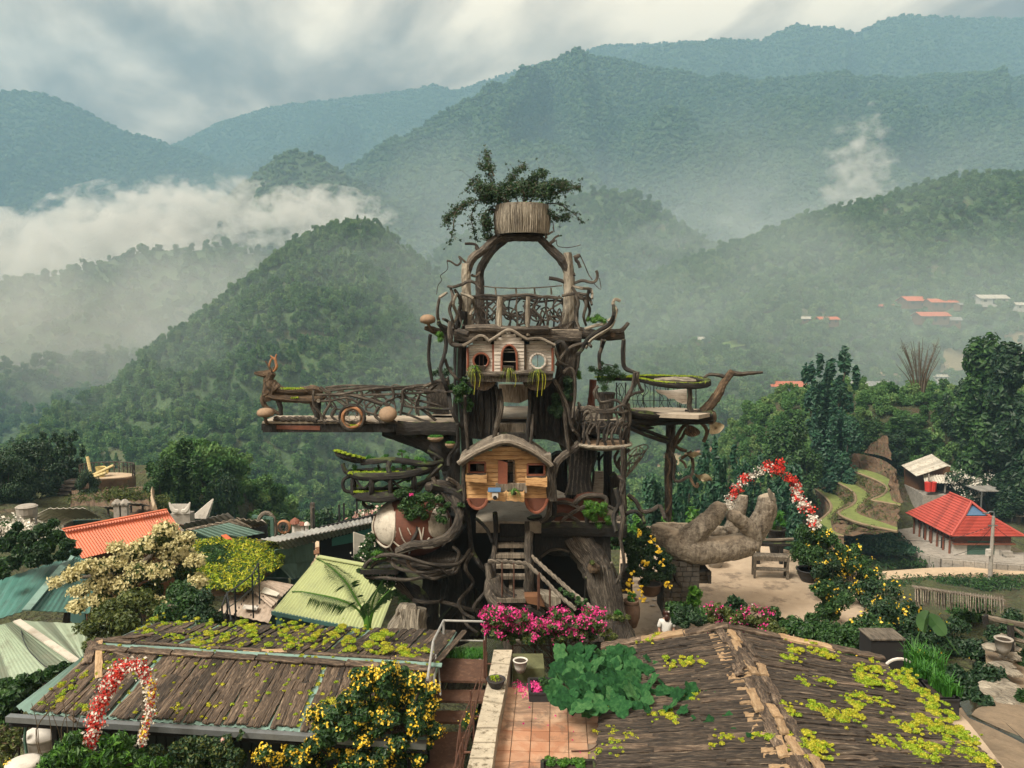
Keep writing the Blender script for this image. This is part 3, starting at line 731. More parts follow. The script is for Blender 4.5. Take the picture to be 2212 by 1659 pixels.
for i,(u,v,wpx,rm,rz,lb)in enumerate([
 (1982,664,66,'r_red',.12,'long red roofed house highest in the far village'),(2030,668,54,'r_red',.1,'red roofed annex right of the long red house'),
 (1914,672,30,'r_red',-.2,'small red roofed hut left end of the far village'),(2010,698,60,'r_red',.1,'red roofed house on the lower row of the far village'),
 (2045,706,46,'r_grey',-.25,'grey roofed house on the lower row beside the red one'),(2138,660,56,'r_white',0,'pale roofed barn at the right of the far village'),
 (2075,668,26,'r_grey',.5,'tiny dark hut between red annex and pale barn'),(2208,672,40,'r_white',.1,'white roofed house cut by the right edge'),
 (1516,745,36,'r_white',0,'lone pale hut in the trees above the beaked prow'),(1700,852,66,'r_red',-.1,'red roofed house beside the tall bamboo'),
 (1745,700,34,'r_white',.1,'faint white hut in the mist of the slope'),(1786,703,40,'r_red',.1,'faint reddish hut in the mist of the slope'),
 (1868,856,104,'r_grey',.05,'long grey roofed house with open veranda'),(2028,824,30,'r_white',0,'small white house behind the dead bamboo')]):
 p=on_h(u,v)+Vector((0,0,1.));w=wpx/FP*p.y*1.05;hh=min(w*.24,3.8)
 hut('far_house',p,w,w*.55,hh,w*.13,rz,rm,'white_wall' if i in(12,13,5,7)else 'brownwood',lb,'houses of the far village',over=w*.06,hip=w*.1 if i==12 else 0)
# draped fields, paths on the far slope
def drape(name,poly,b,mat,label=None,off=1.2,n=14):
 """a patch laid over a hillside: poly = 4 picture corners"""
 V=[];
 for j in range(n+1):
  for i in range(n+1):
   s,t_=i/n,j/n;q=[((poly[0][k]*(1-s)+poly[1][k]*s)*(1-t_)+(poly[3][k]*(1-s)+poly[2][k]*s)*t_)for k in(0,1)]
   h=hit(b,*q)
   V.append(tuple((h if h else P(q[0],q[1],400))+Vector((0,0,off))))
 F=[(j*(n+1)+i,j*(n+1)+i+1,(j+1)*(n+1)+i+1,(j+1)*(n+1)+i)for j in range(n)for i in range(n)]
 o=link(name,mesh_np(name,V,np.array(F),mat,True));return tag(o,kind='structure')
M['brownfield']=plain('ploughed_field',(.30,.17,.10),.95,.3,.08,obj=False)
M['greenfield']=plain('young_crop',(.16,.25,.06),.95,.3,.1,obj=False)
M['stubble']=plain('stubble_field',(.26,.21,.12),.95,.3,.1,obj=False)
M['dirt']=plain('dirt_path',(.42,.33,.23),.95,.2,.3,obj=False)
for q in[((1500,928),(1670,946),(1655,985),(1500,985),'brownfield'),((1420,990),(1490,985),(1500,1045),(1420,1045),'stubble'),((1590,975),(1660,985),(1640,1010),(1580,1005),'brownfield'),
          ((2040,760),(2210,718),(2230,790),(2030,810),'stubble'),((1830,870),(1940,872),(1960,900),(1830,895),'stubble'),((1560,745),(1620,732),(1625,748),(1565,760),'greenfield'),((1810,655),(1850,650),(1850,662),(1800,665),'greenfield')]:
 drape('hill_field',q[:4],BV_H,M[q[4]],off=1.6)
m=MB()
for l in[[(1830,800),(1870,812),(1930,818),(1960,820)],[(2040,800),(2120,765),(2200,715)]]:
 pp=[on_h(*q)+Vector((0,0,2.2))for q in l];limb(m,pp,1.0,4,6,0,flat=.3)
m.build('hill_path',M['dirt'],kind='structure')
# rice terraces
def loft(name,A,B,mat,n=40,parent=None,rough=0.):
 def rs_(l):
  l=[Vector(p)for p in smooth_path(l,4)];s=[0]
  for i in range(1,len(l)):s.append(s[-1]+(l[i]-l[i-1]).length)
  w=np.linspace(0,s[-1],n);return np.stack([np.interp(w,s,[p[k]for p in l])for k in range(3)],-1)
 a,b=rs_(A),rs_(B);k=5;V=[]
 for j in range(k+1):
  t_=j/k;q=a*(1-t_)+b*t_
  if 0<j<k and rough:q=q+np.random.uniform(-rough,rough,q.shape)
  V.append(q)
 V=np.concatenate(V);I=np.arange(len(V)).reshape(k+1,n);F=np.stack([I[:-1,:-1],I[1:,:-1],I[1:,1:],I[:-1,1:]],-1).reshape(-1,4)
 return link(name,mesh_np(name,V,F,mat,not rough),parent)
def z2(K,l,z):return[PZ(*K(*q),z)for q in l]
M['rice']=plain('rice_green',(.13,.165,.045),.9,.4,1.6,obj=False)
M['bundm']=plain('dry_bund',(.21,.16,.10),.95,.3,.6)
M['bank']=plain('earth_bank',(.105,.068,.042),.95,.5,.6,bs=.6,obj=False,spots=((.05,.07,.03),.8))
TER=[(-13.6,[(545,398),(640,400),(780,432),(900,480),(980,545),(990,590),(950,640),(955,690),(1030,715)],[(545,402),(640,442),(790,500),(880,548),(908,598),(850,650),(770,685),(860,705),(1030,735)]),
       (-15.3,[(372,488),(500,502),(640,555),(742,635),(700,700),(632,760),(660,810),(800,860),(1000,930)],[(372,492),(480,540),(600,610),(628,680),(590,735),(478,790),(520,840),(700,905),(1000,968)]),
       (-17.0,[(265,582),(400,610),(500,680),(524,725),(440,785),(408,840),(405,890),(430,960),(520,1000)],[(265,588),(345,650),(400,715),(405,770),(350,830),(300,870),(310,930),(380,985),(520,1010)])]
rt=thing('rice_terraces',tuple(PZ(*M2(600,800),-17)),'curving green rice terraces with brown earth banks left of the red roofed house','rice terraces')
rt.location=(0,0,0)
for i,(z,up,lo)in enumerate(TER):
 loft('paddy',z2(M2,up,z),z2(M2,lo,z),M['rice'],parent=rt)
 m=MB();limb(m,[p+Vector((0,0,.0))for p in z2(M2,lo,z)],.17,3,5,.1);m.build('bund',M['bundm'],rt)
 if i<2:loft('earth_bank',z2(M2,lo,z-.02),z2(M2,TER[i+1][1],TER[i+1][0]-.02),M['bank'],60,rt,.25)
 else:loft('earth_bank',z2(M2,lo,z-.02),[p+Vector((-1,-3,-3.6))for p in z2(M2,lo,z)],M['bank'],60,rt,.25)
loft('earth_bank',[p+Vector((1,2.6,1.9))for p in z2(M2,TER[0][1],-13.6)],z2(M2,TER[0][1],-13.62),M['bank'],60,rt,.3)
bw_=[]
for i in range(2):
 A_,B_=z2(M2,TER[i][2],TER[i][0]),z2(M2,TER[i+1][1],TER[i+1][0])
 for k in range(90):s_=random.random()*8;j_=min(int(s_),7);t_=random.random();bw_.append((tuple(A_[j_].lerp(A_[j_+1],s_-j_).lerp(B_[j_].lerp(B_[j_+1],s_-j_),t_)),(.7,.6,.3)))
leaf_mass('bank_weeds',bw_,5200,.16,M['olive'],3,rt,asp=.3)
# earth slide above
o=loft('bare_slope',[P(*M2(*q),133)for q in[(790,160),(870,105),(910,110)]],[P(*M2(*q),127)for q in[(700,260),(860,290),(950,330)]],M['bank'],20,None,.3);st(o)
o=loft('garden_field',[P(*M2(*q),150)for q in[(990,10),(1130,5),(1270,40)]],[P(*M2(*q),146)for q in[(1000,45),(1130,60),(1280,60)]],M['rice'],20);st(o)
# red tiled house
ze=-17.;A,B,C=[PZ(*M2(*q),ze)for q in((1480,1010),(2100,995),(1070,800))]
yb=C.y;x0,x1,y0=A.x,B.x,A.y;xm=x0+(x1-x0)*.44;zr=-13.4
r0,r1=Vector((xm,y0+2.9,zr)),Vector((xm,yb-3.6,zr));gzr=-19.6
h=thing('tiled_house',(xm,(y0+yb)/2,gzr),'large house with red tiled hipped roof and blue gable window','house')
def par(o,t):o.parent=t;o.matrix_parent_inverse=t.matrix_basis.inverted();return o
def tiles(nm,A,B,C,D,par_):
 """tile courses across a slope: stepped rows"""
 A,B,C,D=map(Vector,(A,B,C,D));nrm=(B-A).cross(D-A).normalized();nrm=nrm if nrm.z>0 else-nrm;rows=14;m=MB()
 for i in range(rows):
  a,b=A.lerp(D,i/rows),B.lerp(C,i/rows);d,c=A.lerp(D,(i+1)/rows),B.lerp(C,(i+1)/rows)
  m.add([a+nrm*.02,b+nrm*.02,c+nrm*.12,d+nrm*.12,c-nrm*.1,d-nrm*.1],[(0,1,2,3),(3,2,4,5)],[(0,i),((b-a).length,i),((c-d).length,i+.9),(0,i+.9)]+[(0,0)]*2)
 return par(m.build(nm,M['r_tile']),par_)
E1,E2,E3,E4=Vector((x0,y0,ze)),Vector((x1,y0,ze)),Vector((x1,yb,ze)),Vector((x0,yb,ze))
gl_,gr_=Vector((xm-1.5,y0+1.7,zr-1.5)),Vector((xm+1.6,y0+1.7,zr-1.5))
tiles('roof_slope',r0,r1,E4,E1,h);tiles('roof_slope',r1,r0,E2,E3,h);tiles('roof_slope',gl_,gr_,E2,E1,h)
m=MB();m.slab([gl_+Vector((0,.1,.1)),gr_+Vector((0,.1,.1)),r0+Vector((0,.3,-.1))],(0,-1,0),.1);M['blue']=plain('blue_glass_panel',(.06,.13,.24),.3,.1);pb(m,'gable_window','blue',h)
for a,b in((r0,r1),(r0,gl_),(gl_,E1),(r0,gr_),(gr_,E2)):
 m=MB();m.tube([a+Vector((0,0,.08)),b+Vector((0,0,.08))],.17,6);pb(m,'ridge_cap','r_tile',h)
wx0,wx1,wy0,wy1=x0+1.,x1-1.,y0+1.,yb-.6
M['panel_red']=plain('red_brown_boards',(.20,.07,.04),.7,.3,2)
for a,b in(((wx0,wy0),(wx1,wy0)),((wx0,wy1),(wx0,wy0)),((wx1,wy0),(wx1,wy1))):
 par(wall_box(None,'upper_wall',M['panel_red'],(*a,0),(*b,0),ze+.25,ze-1.05,.12),h);par(wall_box(None,'lower_wall',M['white_wall'],(*a,0),(*b,0),ze-1.052,gzr-.6,.12),h)
for k in range(7):
 y=lerp(wy0+.4,wy1-.6,k/6.);m=MB();m.box((wx0-.35,y,(ze+gzr)/2),(.16,.16,ze-gzr));pb(m,'veranda_post','panel_red',h)
 m=MB();m.box((wx0-.08,y+.6,ze-.45),(.08,.8,.7));pb(m,'window','dark_in',h)
 if k in(1,3,4):m=MB();m.box((wx0-.09,y+.6,ze-1.9),(.08,.7,1.5));par(m.build('door',M['panel_red']if k==3 else M['dark_in']),h)
M['shutter']=plain('green_shutter',(.06,.13,.10),.6,.2)
m=MB();[m.box((lerp(wx0,wx1,.47),wy0-.1,gzr+.12+.22*i),(3.4,.08,.19))for i in range(8)];pb(m,'shutter','shutter',h)
m=MB();m.box(((wx0+wx1)/2,wy0-.3,ze-1.15),(wx1-wx0+.6,.5,.18));pb(m,'balcony_edge','panel_red',h)
m=MB();m.box((wx1-.8,wy0-.5,gzr+.3),(1.2,.8,.6));m.box((wx1-.8,wy0-1.,gzr+.1),(1.2,.6,.3));pb(m,'step','concrete',h)
m=MB();m.box((wx0-.05,wy1-2,(ze+gzr)/2-.3),(.14,3.6,ze-gzr-.5));pb(m,'white_side_wall','white_wall',h);m=MB();m.box((wx0-.16,wy1-1.8,ze-1.1),(.06,.7,.9));pb(m,'window','dark_in',h)
# yard, retaining wall, road, lamp post
def plate(name,poly,th,mat,K=None,z=None,parent=None,kind='structure',up=(0,0,1)):
 q=[PZ(*K(*p),z)for p in poly]if K else poly;m=MB();m.slab(q,up,th);o=m.build(name,mat,parent)
 if kind:o['kind']=kind
 return o
plate('house_yard',[(1000,950),(1130,930),(1500,1170),(2133,1150),(2133,1260),(1390,1200),(1200,1150)],3,M['concrete'],M2,gzr)
wl=z2(M2,[(1000,950),(1200,1150),(1390,1200),(1980,1250),(2200,1260)],gzr)
t=thing('retaining_wall',wl[1],'grey block retaining wall in front of the red roofed house','wall')
for a,b in zip(wl[:-1],wl[1:]):
 for r_ in range(3):
  k=max(2,int((b-a).length/1.1))
  for i in range(k):
   m=MB();m.bar(a.lerp(b,(i+.02)/k)-Vector((0,.1,.35+r_*.5)),a.lerp(b,(i+.98)/k)-Vector((0,.1,.35+r_*.5)),.5,.47);pb(m,'stone_block','concrete',t)
o=plate('road',[(760,1330),(1290,1290),(2133,1270),(2300,1275),(2300,1345),(1500,1350),(1000,1385),(740,1400)],2.5,M['dirt'],M2,-20.4)
lp=PZ(*M2(1830,1365),-20.4);t=thing('street_lamp',lp,'tall grey concrete lamp post with curved arm beside the red roofed house','lamp post')
H_=(P(*M2(1830,800),lp.y).z-lp.z)
m=MB();m.tube([(0,0,-.5),(0,0,H_*.95)],[.26,.17],8);lbm(m,'post','concrete',t)
m=MB();limb(m,[(0,0,H_*.9),(.05,0,H_),(-.35,0,H_*1.02),(-.7,0,H_)],.08,4,6,0);lbm(m,'arm','metal',t)
m=MB();m.box((-.95,0,H_*.995),(.6,.3,.14));lbm(m,'lamp_head','metal',t)
m=MB();m.box((-.45,-.1,H_*.38),(.5,.3,.8));lbm(m,'meter_box','white_wall',t)
m=MB()
for dx in(-.5,.5):m.box((dx*.6,0,H_*.8),(.5,.12,.12))
lbm(m,'cross_bar','metal',t)
tops=lp+Vector((0,0,H_*.8))
for e,lb in((P(*M2(1000,1040),92),'power cable running left from the lamp post'),(P(2260,1180,92),'power cable running right from the lamp post out of the picture'),(P(*M2(1500,1180),98),'power cable running from the lamp post down to the red roofed house')):
 m=MB();mid=(tops+e)/2-Vector((0,0,.9));m.tube(smooth_path([tops,mid,e],6),.03,4);tag(m.build('power_cable',M['darkmetal']),lb,'cable','power cables at the lamp post')
# white roofed house
zb=-18.2;hp=PZ(*M2(1330,600),zb)
t=thing('white_roof_house',hp,'wooden house with faded white sheet roof and open lean-to','house')
def pr(K,l,Y):return[P(*K(*q),Y)for q in l]
a=P(*M2(1035,372),hp.y+4);b=P(*M2(1305,272),hp.y+7);c=P(*M2(1450,378),hp.y+.5);d=P(*M2(1170,470),hp.y-2.5)
par(corr('roof',M['r_white'],b,c,d,a,.5,.05,.08),t)
e=P(*M2(1690,475),hp.y+1.);e2=e+Vector((-2.4,6,1.));par(corr('roof',M['r_white'],b,c+Vector((.02,0,0)),e,e2,.5,.05,.08),t)
f=[P(*M2(*q),hp.y-.2)for q in((1228,460),(1590,455))];f2=[P(*M2(*q),hp.y-3.)for q in((1668,540),(1245,527))]
par(corr('lean_to_roof',M['r_white'],f[0],f[1],f2[0],f2[1],.5,.05,.08),t)
m=MB();gq=[P(*M2(*q),hp.y+.4)for q in((1190,468),(1450,385),(1640,470),(1640,600),(1190,600))];m.slab(gq,(0,-1,0),.2);pb(m,'front_wall','brownwood',t)
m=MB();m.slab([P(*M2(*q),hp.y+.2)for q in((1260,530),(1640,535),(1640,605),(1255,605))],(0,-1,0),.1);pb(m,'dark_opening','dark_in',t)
m=MB();m.add([P(*M2(*q),hp.y+w_)for q,w_ in(((1190,465),.4),((1060,395),5.),((1060,560),5.),((1190,605),.4))],[(0,1,2,3)]);pb(m,'side_wall','brownwood',t)
for x in(1275,1425,1640):
 q=P(*M2(x,605),hp.y-2.6);m=MB();m.box((q.x,q.y,q.z+1.3),(.2,.2,3.));pb(m,'porch_post','concrete',t)
plate('house_terrace',[(1060,540),(1200,620),(1230,640),(1700,640),(1720,600),(1100,500)],4,M['concrete'],M2,zb)
for i,x in enumerate((1275,1312)):
 q=P(*M2(x,606),hp.y-3);m=MB();m.lathe((q.x,q.y,q.z),[(.5,0),(.6,1.4),(.62,1.5),(.5,1.5)],10);tag(m.build('red_barrel',M['panel_red']if 0 else plain('red_plastic%d'%i,(.55,.04,.03),.5,.1)),('left' if i==0 else 'right')+' of the two red barrels under the lean-to','barrel','red barrels')
# shed at right edge, tank, crops, blossoming shrub
q=PZ(*M2(2050,800),-19.2);t=thing('grey_shed',q,'grey sheet shed with water tank at the right edge','shed')
m=MB();m.box((5,3,3.4),(9.5,6,8));lbm(m,'wall','concrete',t);m=MB();m.box((4.6,2.8,7.5),(10.4,7,.18));lbm(m,'roof','r_grey',t)
m=MB();m.tube([(1.6,1,8.9),(4.2,1,8.9)],.95,12);lbm(m,'water_tank','white_wall',t)
m=MB();m.box((-2.6,2.2,3.3),(5.4,4.4,.14));lbm(m,'awning','r_grey',t)
for dx in(-5.1,-.4):
 m=MB();m.box((dx,0,1),(.16,.16,4.6));lbm(m,'awning_post','metal',t)
for i in range(3):
 p=PZ(*M2(1560+i*130,680),-18.5);plant('blossoming_shrub',p,5.6,4.6,['left','middle','right'][i]+' shrub of a white flowering row above the red tiled roof','shrub','dark',1500,.22,flowers=[('white',110,.13)],seed=40+i,group='white flowering shrubs')
o=leaf_mass('vegetable_crop',[((PZ(*M2(x,y),-19.5)),(2.4,2.4,.5))for x,y in[(700,960),(800,980),(900,990),(760,1040),(860,1060),(960,1060),(1040,1120),(900,1120),(800,1110),(700,1050),(640,1000)]],2600,.36,M['bluegreen'],3,None,asp=.4)
tag(o,'leafy vegetable crop on the plot below the rice terraces','crop',kind='stuff')
o=leaf_mass('roadside_weeds',[((PZ(*M2(x,y),-20.8)),(3,1.6,.7))for x in range(760,2133,90)for y in(1250,1400,1440)],5000,.3,M['green'],5,None,asp=.3)
tag(o,'weeds along both sides of the pale road','weeds',kind='stuff')
# ------------------------------------------------------------ village roofs on the left
M['teal_wall']=plain('teal_sheet_wall',(.04,.10,.095),.5,.2,2)
M['board']=bark('grey_board',[(.05,.042,.032),(.13,.11,.085),(.22,.19,.15),(.34,.30,.24)],.55)
def house(name,label,K,panels,walls=(),zb=-3.,cat='building'):
 """panels: (name, [(x,y,z) ridge a, ridge b, eave b, eave a], material, pitch, amp)"""
 p0=PZ(*K(*panels[0][1][0][:2]),panels[0][1][0][2]);t=thing(name,(p0.x,p0.y,zb),label,cat)
 for q in panels:
  c=[PZ(*K(x,y),z)for x,y,z in q[1]]
  par(corr(q[0],M[q[2]],*c,q[3],q[4]),t)
 for(a,b,zt,m_)in walls:
  A,B=PZ(*K(*a[:2]),a[2]),PZ(*K(*b[:2]),b[2]);par(wall_box(None,'wall',M[m_],A,B,zt,zb-1),t)
 return t
t=house('red_roof_hall','long hall with vivid orange red corrugated roof',L1,
      [('roof',[(560,945,.9),(1492,768,.9),(1640,985,-.1),(735,1208,-.1)],'r_red',.13,.018)],
      [((745,1190,-.2),(1600,980,-.2),-.2,'brownwood'),((600,960,.5),(745,1190,-.2),-.25,'teal_wall')])
a,b=[PZ(*L1(*q),.97)for q in((560,945),(1492,768))];m=MB();m.bar(a,b,.22,.05);pb(m,'ridge_cap','r_red',t)
house('white_roof_building','building with dirty white hipped sheet roof behind the red roof',L1,
      [('roof',[(440,758,1.2),(765,755,1.2),(925,842,.2),(640,852,.2)],'r_white',.3,.03),('roof',[(440,756,1.2),(640,850,.2),(500,930,-.2),(280,835,.2)],'r_white',.3,.03),('roof',[(300,838,.3),(360,870,.2),(170,940,-.3),(90,920,-.3)],'r_white',.3,.03)],
      [((650,850,.2),(900,842,.2),.1,'teal_wall'),((560,930,.0),(650,850,.2),.1,'concrete')])
house('blue_grey_shed','shed with plain grey blue metal roof below the white wings',L1,
      [('roof',[(1600,905,.4),(2040,800,.4),(2112,862,-.1),(1640,945,-.1)],'r_grey',.3,.03)],[((1650,940,-.2),(2105,860,-.2),-.2,'teal_wall')])
house('pale_teal_shed','low building with pale teal roof behind the grassy roof',L2,
      [('roof',[(60,378,.7),(405,305,.7),(742,400,0.),(300,480,0.)],'r_pale',.3,.025),('roof',[(310,432,.3),(420,412,.3),(600,452,-.1),(250,490,-.1)],'r_pale',.3,.025)],
      [((560,440,-.2),(735,402,-.2),-.1,'dark_in')])
m=MB();m.slab([PZ(*L2(*q),z)for q,z in(((330,420),.34),((380,412),.34),((445,462),.1),((385,470),.1))],(0,-.2,1),.03);tag(m.build('red_roof_patch',M['r_red']),'loose red sheet patch lying on the pale teal roof','roof sheet')
house('plank_roof_hut','dark hut with ragged plank roof behind the pale teal roof',L2,
      [('roof',[(470,262,.8),(700,290,.8),(760,325,.2),(630,350,.2)],'board',.35,.05),('roof',[(0,372,.3),(470,268,.8),(620,345,.35),(400,305,.5)],'board',.35,.05)],[((600,350,.1),(760,325,.1),.1,'dark_in')])
t=house('long_gallery','long open dining gallery with grey metal roof and teal fascia',L2,
      [('roof',[(850,480,1.2),(1735,300,1.2),(1725,252,.5),(700,458,.5)],'r_grey',.25,.03),('roof',[(850,482,1.2),(1735,302,1.2),(1735,345,.6),(925,552,.6)],'r_grey',.2,.03)],
      [((1195,485,.45),(1730,350,.45),.45,'dark_in')]and[],-2.2)
fa,fb=PZ(*L2(1360,455),.55),PZ(*L2(1735,352),.55);m=MB();m.slab([fa,fb,fb-Vector((0,0,.55)),fa-Vector((0,0,.35))],(0,-1,0),.06);par(m.build('fascia',plain('teal_paint',(.02,.14,.12),.5,.1)),t)
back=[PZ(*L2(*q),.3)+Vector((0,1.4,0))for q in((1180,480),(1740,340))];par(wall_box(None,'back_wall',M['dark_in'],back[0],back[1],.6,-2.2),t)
for x,y in((1200,640),(1437,605),(1480,585),(1600,545)):
 p=PZ(*L2(x,y),-2.1);m=MB();m.box((p.x,p.y,-.7),(.09,.09,2.7));pb(m,'gallery_post','darkmetal',t)
plate('gallery_floor',[(1150,640),(1180,480),(1750,350),(1900,420),(1850,640),(1500,760)],.3,M['dirt'],L2,-2.1)
def bench_table(p,L,rz,label):
 t=thing('dining_table',p,label,'table','long dining tables',rz);m=MB();m.box((0,0,.74),(L,.65,.05));lbm(m,'table_top','brownwood',t)
 for s in(-1,1):
  for q in(-1,1):m=MB();m.box((s*(L/2-.15),q*.25,.36),(.06,.06,.72));lbm(m,'leg','darkmetal',t)
for x,y,lb in((1265,570,'brown dining table nearest the teal wall in the gallery'),(1410,520,'brown dining table in the middle of the gallery'),(1540,480,'brown dining table at the far end of the gallery')):
 bench_table(PZ(*L2(x,y),-1.35)-Vector((0,0,.75)),2.2,.6,lb)
def chair(p,rz,label,mat='white_wall'):
 t=thing('chair',p,label,'chair',None,rz);m=MB();m.box((0,0,.44),(.42,.42,.05));m.build('seat',M[mat],t);m=MB();m.box((0,.2,.72),(.42,.04,.5));m.build('backrest',M[mat],t)
 for s in(-1,1):
  for q in(-1,1):m=MB();m.box((s*.18,q*.18,.21),(.04,.04,.42));m.build('leg',M[mat],t)
chair(PZ(*L2(1378,615),-2.1),.5,'pale chair at the front of the dining gallery')
house('teal_sheet_building','teal sheet roofed building under the end of the long gallery',L2,
      [('roof',[(825,560,.5),(1185,488,.5),(1195,655,-.4),(850,700,-.4)],'r_pale',.5,.02),('roof',[(845,690,-.42),(1190,655,-.42),(1090,800,-1.2),(985,830,-1.2)],'r_pale',.5,.02),('roof',[(690,700,-.6),(985,697,-.6),(965,815,-1.2),(660,812,-1.2)],'r_teal',.5,.02)],
      [((670,815,-1.3),(955,818,-1.3),-1.3,'teal_wall'),((985,830,-1.3),(1090,800,-1.3),-1.3,'teal_wall')])
t=house('beige_roof_shed','shed with beige sheet roof, dark patches and one clear sheet',L2,
      [('roof',[(555,880,-.2),(782,838,-.2),(1005,880,-.6),(800,1090,-.5)],'r_beige',.35,.02),('roof',[(555,880,-.2),(880,980,-.45),(770,1235,-.9),(300,1130,-.8)],'r_beige',.35,.02)],
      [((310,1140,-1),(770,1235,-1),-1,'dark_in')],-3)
m=MB();m.slab([PZ(*L2(*q),-.55)for q in((545,1065),(685,1078),(660,1112),(530,1098))],(0,0,1),.03);pb(m,'clear_sheet','white_wall',t)
m=MB();m.slab([PZ(*L2(*q),-.30)for q in((740,900),(880,960),(850,985),(700,950))],(0,0,1),.03);pb(m,'patched_sheet','r_white',t)
for i in range(18):
 s=i/17;x,y=(lerp(640,455,s),lerp(885,1150,s))if i%2 else(lerp(760,600,s),lerp(930,1170,s))
 m=MB();m.slab([PZ(*L2(x+a,y+b),-.38)for a,b in((-5,-4),(5,-4),(5,4),(-5,4))],(0,0,1),.05);pb(m,'roof_hole','dark_in',t)
t=house('lime_roof_building','building with large pale lime green corrugated gable roof',L2,
      [('roof',[(1235,620,.6),(1695,690,.6),(2080,960,.3),(1700,1305,-.5)],'r_lime',.21,.035)]and
      [('roof',[(1235,620,.6),(2010,760,.6),(1790,1330,-.35),(805,1132,-.35)],'r_lime',.15,.022)],
      [((850,1150,-.6),(1650,1300,-.6),-.6,'teal_wall')],-3)
a,b=PZ(*L2(1235,618),.64),PZ(*L2(2010,758),.64);m=MB();m.bar(a,b,.25,.05);pb(m,'ridge_cap','r_lime',t)
a,b=PZ(*L2(805,1140),-.4),PZ(*L2(1790,1338),-.4);m=MB();m.bar(a,b,.1,.14);pb(m,'gutter','teal_wall',t)
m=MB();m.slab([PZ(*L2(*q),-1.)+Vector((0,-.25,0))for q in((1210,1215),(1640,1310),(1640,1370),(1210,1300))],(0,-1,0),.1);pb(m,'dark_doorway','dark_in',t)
# grassy vine covered roof
t=thing('grassy_roof',(-11,30,-3),'flat roof overgrown with yellow green vines and grass','roof')
q=[PZ(*L2(x,y),.0)for x,y in((120,480),(690,460),(835,520),(840,690),(520,905),(100,930),(0,700))];m=MB();m.slab(q,(0,0,1),.3);pb(m,'roof_slab','bank',t)
bl=[];bl2=[]
for i in range(260):
 x,y=random.uniform(20,830),random.uniform(470,900)
 if y>700 and x>840-(y-690)*1.45:continue
 (bl2 if(150<x<420 and 530<y<700)and random.random()<.75 else bl).append((tuple(PZ(*L2(x,y),.15)-Vector((-11,30,-3))),(.5,.45,.12+.08*random.random())))
leaf_mass('vine_cover',bl,9000,.085,M['limeyel'],3,t,asp=.4);leaf_mass('grass_tuft',bl2,4500,.10,M['green'],4,t,asp=.3);leaf_mass('grass_tuft',bl,8000,.09,M['green'],8,t,asp=.35);leaf_mass('grass_tuft',bl[::2],4000,.10,M['lime'],5,t,asp=.35)
# big teal hipped roof at the left, faded green roof below it
t=house('teal_roof_building','large building with blue teal hipped metal roof at the left edge',L1,
      [('roof',[(-500,1560,.2),(640,1188,1.),(235,1670,0.2),(-500,1900,-.6)],'r_teal',.45,.02),('roof',[(640,1188,1.),(900,1242,.6),(800,1700,-.3),(235,1670,.2)],'r_teal',.18,.012)],[],-3)
a,b=PZ(*L1(640,1186),1.05),PZ(*L1(235,1672),.27);m=MB();m.bar(a,b,.3,.06);pb(m,'hip_cap','r_pale',t)
t=house('faded_roof_building','building with faded pale green striped sheet roof at the left edge',L3,
      [('roof',[(-200,300,.4),(135,208,.9),(650,560,.3),(-200,860,-.4)],'r_clear',.12,.014),('roof',[(175,208,.9),(1190,262,.5),(760,440,.35),(645,556,.3)],'r_clear',.5,.012)],[],-3)
a,b=PZ(*L3(140,208),.95),PZ(*L3(655,560),.36);m=MB();m.bar(a,b,.22,.05);pb(m,'hip_cap','r_white',t)
m=MB();cab=[PZ(*L3(*q),.75-.4*i/6)for i,q in enumerate([(175,225),(185,330),(230,440),(300,520),(380,590),(500,635)])];m.tube(smooth_path(cab,4),.016,5);tag(m.build('roof_cable',M['darkmetal']),'dark cable sagging over the faded green roof','cable')
# chimney-like vent, small plank huts, white wings, spire, stone-age gate, bamboo bucket
def lump(K,x,y,z):return PZ(*K(x,y),z)
p=P(*L1(248,930),38);t=thing('roof_vent',(p.x,p.y,p.z-1),'grey two legged metal roof vent left of the white roof','chimney')
hh=P(*L1(248,730),38).z-p.z
for s in(-1,1):m=MB();m.box((s*.32,0,1+hh*.28),(.22,.22,hh*.6));lbm(m,'vent_leg','concrete',t)
m=MB();m.lathe((0,0,1+hh*.5),[(.42,0),(.46,hh*.12),(.46,hh*.42),(.5,hh*.44),(.4,hh*.5),(.1,hh*.52)],14);lbm(m,'vent_drum','concrete',t)
for i,(x0,x1,y0,y1,Y)in enumerate(((940,1120,735,765,60),(1150,1290,690,735,62))):
 a,b=P(*L1(x0,y1),Y),P(*L1(x1,y0 if i else y1),Y);t=thing('plank_hut',a,('wider' if i==0 else 'smaller')+' plank roofed lean-to on the brown slope','hut');a2=Vector((0,0,0));L_=(b-a).length
 for k in range(10):m=MB();m.box((L_*(k+.5)/10,0,.1+random.uniform(-.03,.03)),(L_/10.8,1.9,.06),Matrix.Rotation(-.35,3,'X'));lbm(m,'roof_plank','board',t)
 for k in(0,1):m=MB();m.box((L_*(.15+.7*k),0,-.9),(.12,.12,1.8));lbm(m,'post','bark',t)
for i,x in enumerate((1057,1124)):
 p=P(*L1(x,835),46);m=MB();m.box((p.x,p.y,p.z),(.34,.34,1.5));m.box((p.x,p.y,p.z+.8),(.5,.5,.1));m.lathe((p.x,p.y,p.z+.85),[(.34,0),(.1,.2)],4);tag(m.build('vent_pipe',M['concrete']),('left' if i==0 else 'right')+' of two small capped grey vent stacks behind the red roof','chimney','capped vent stacks')
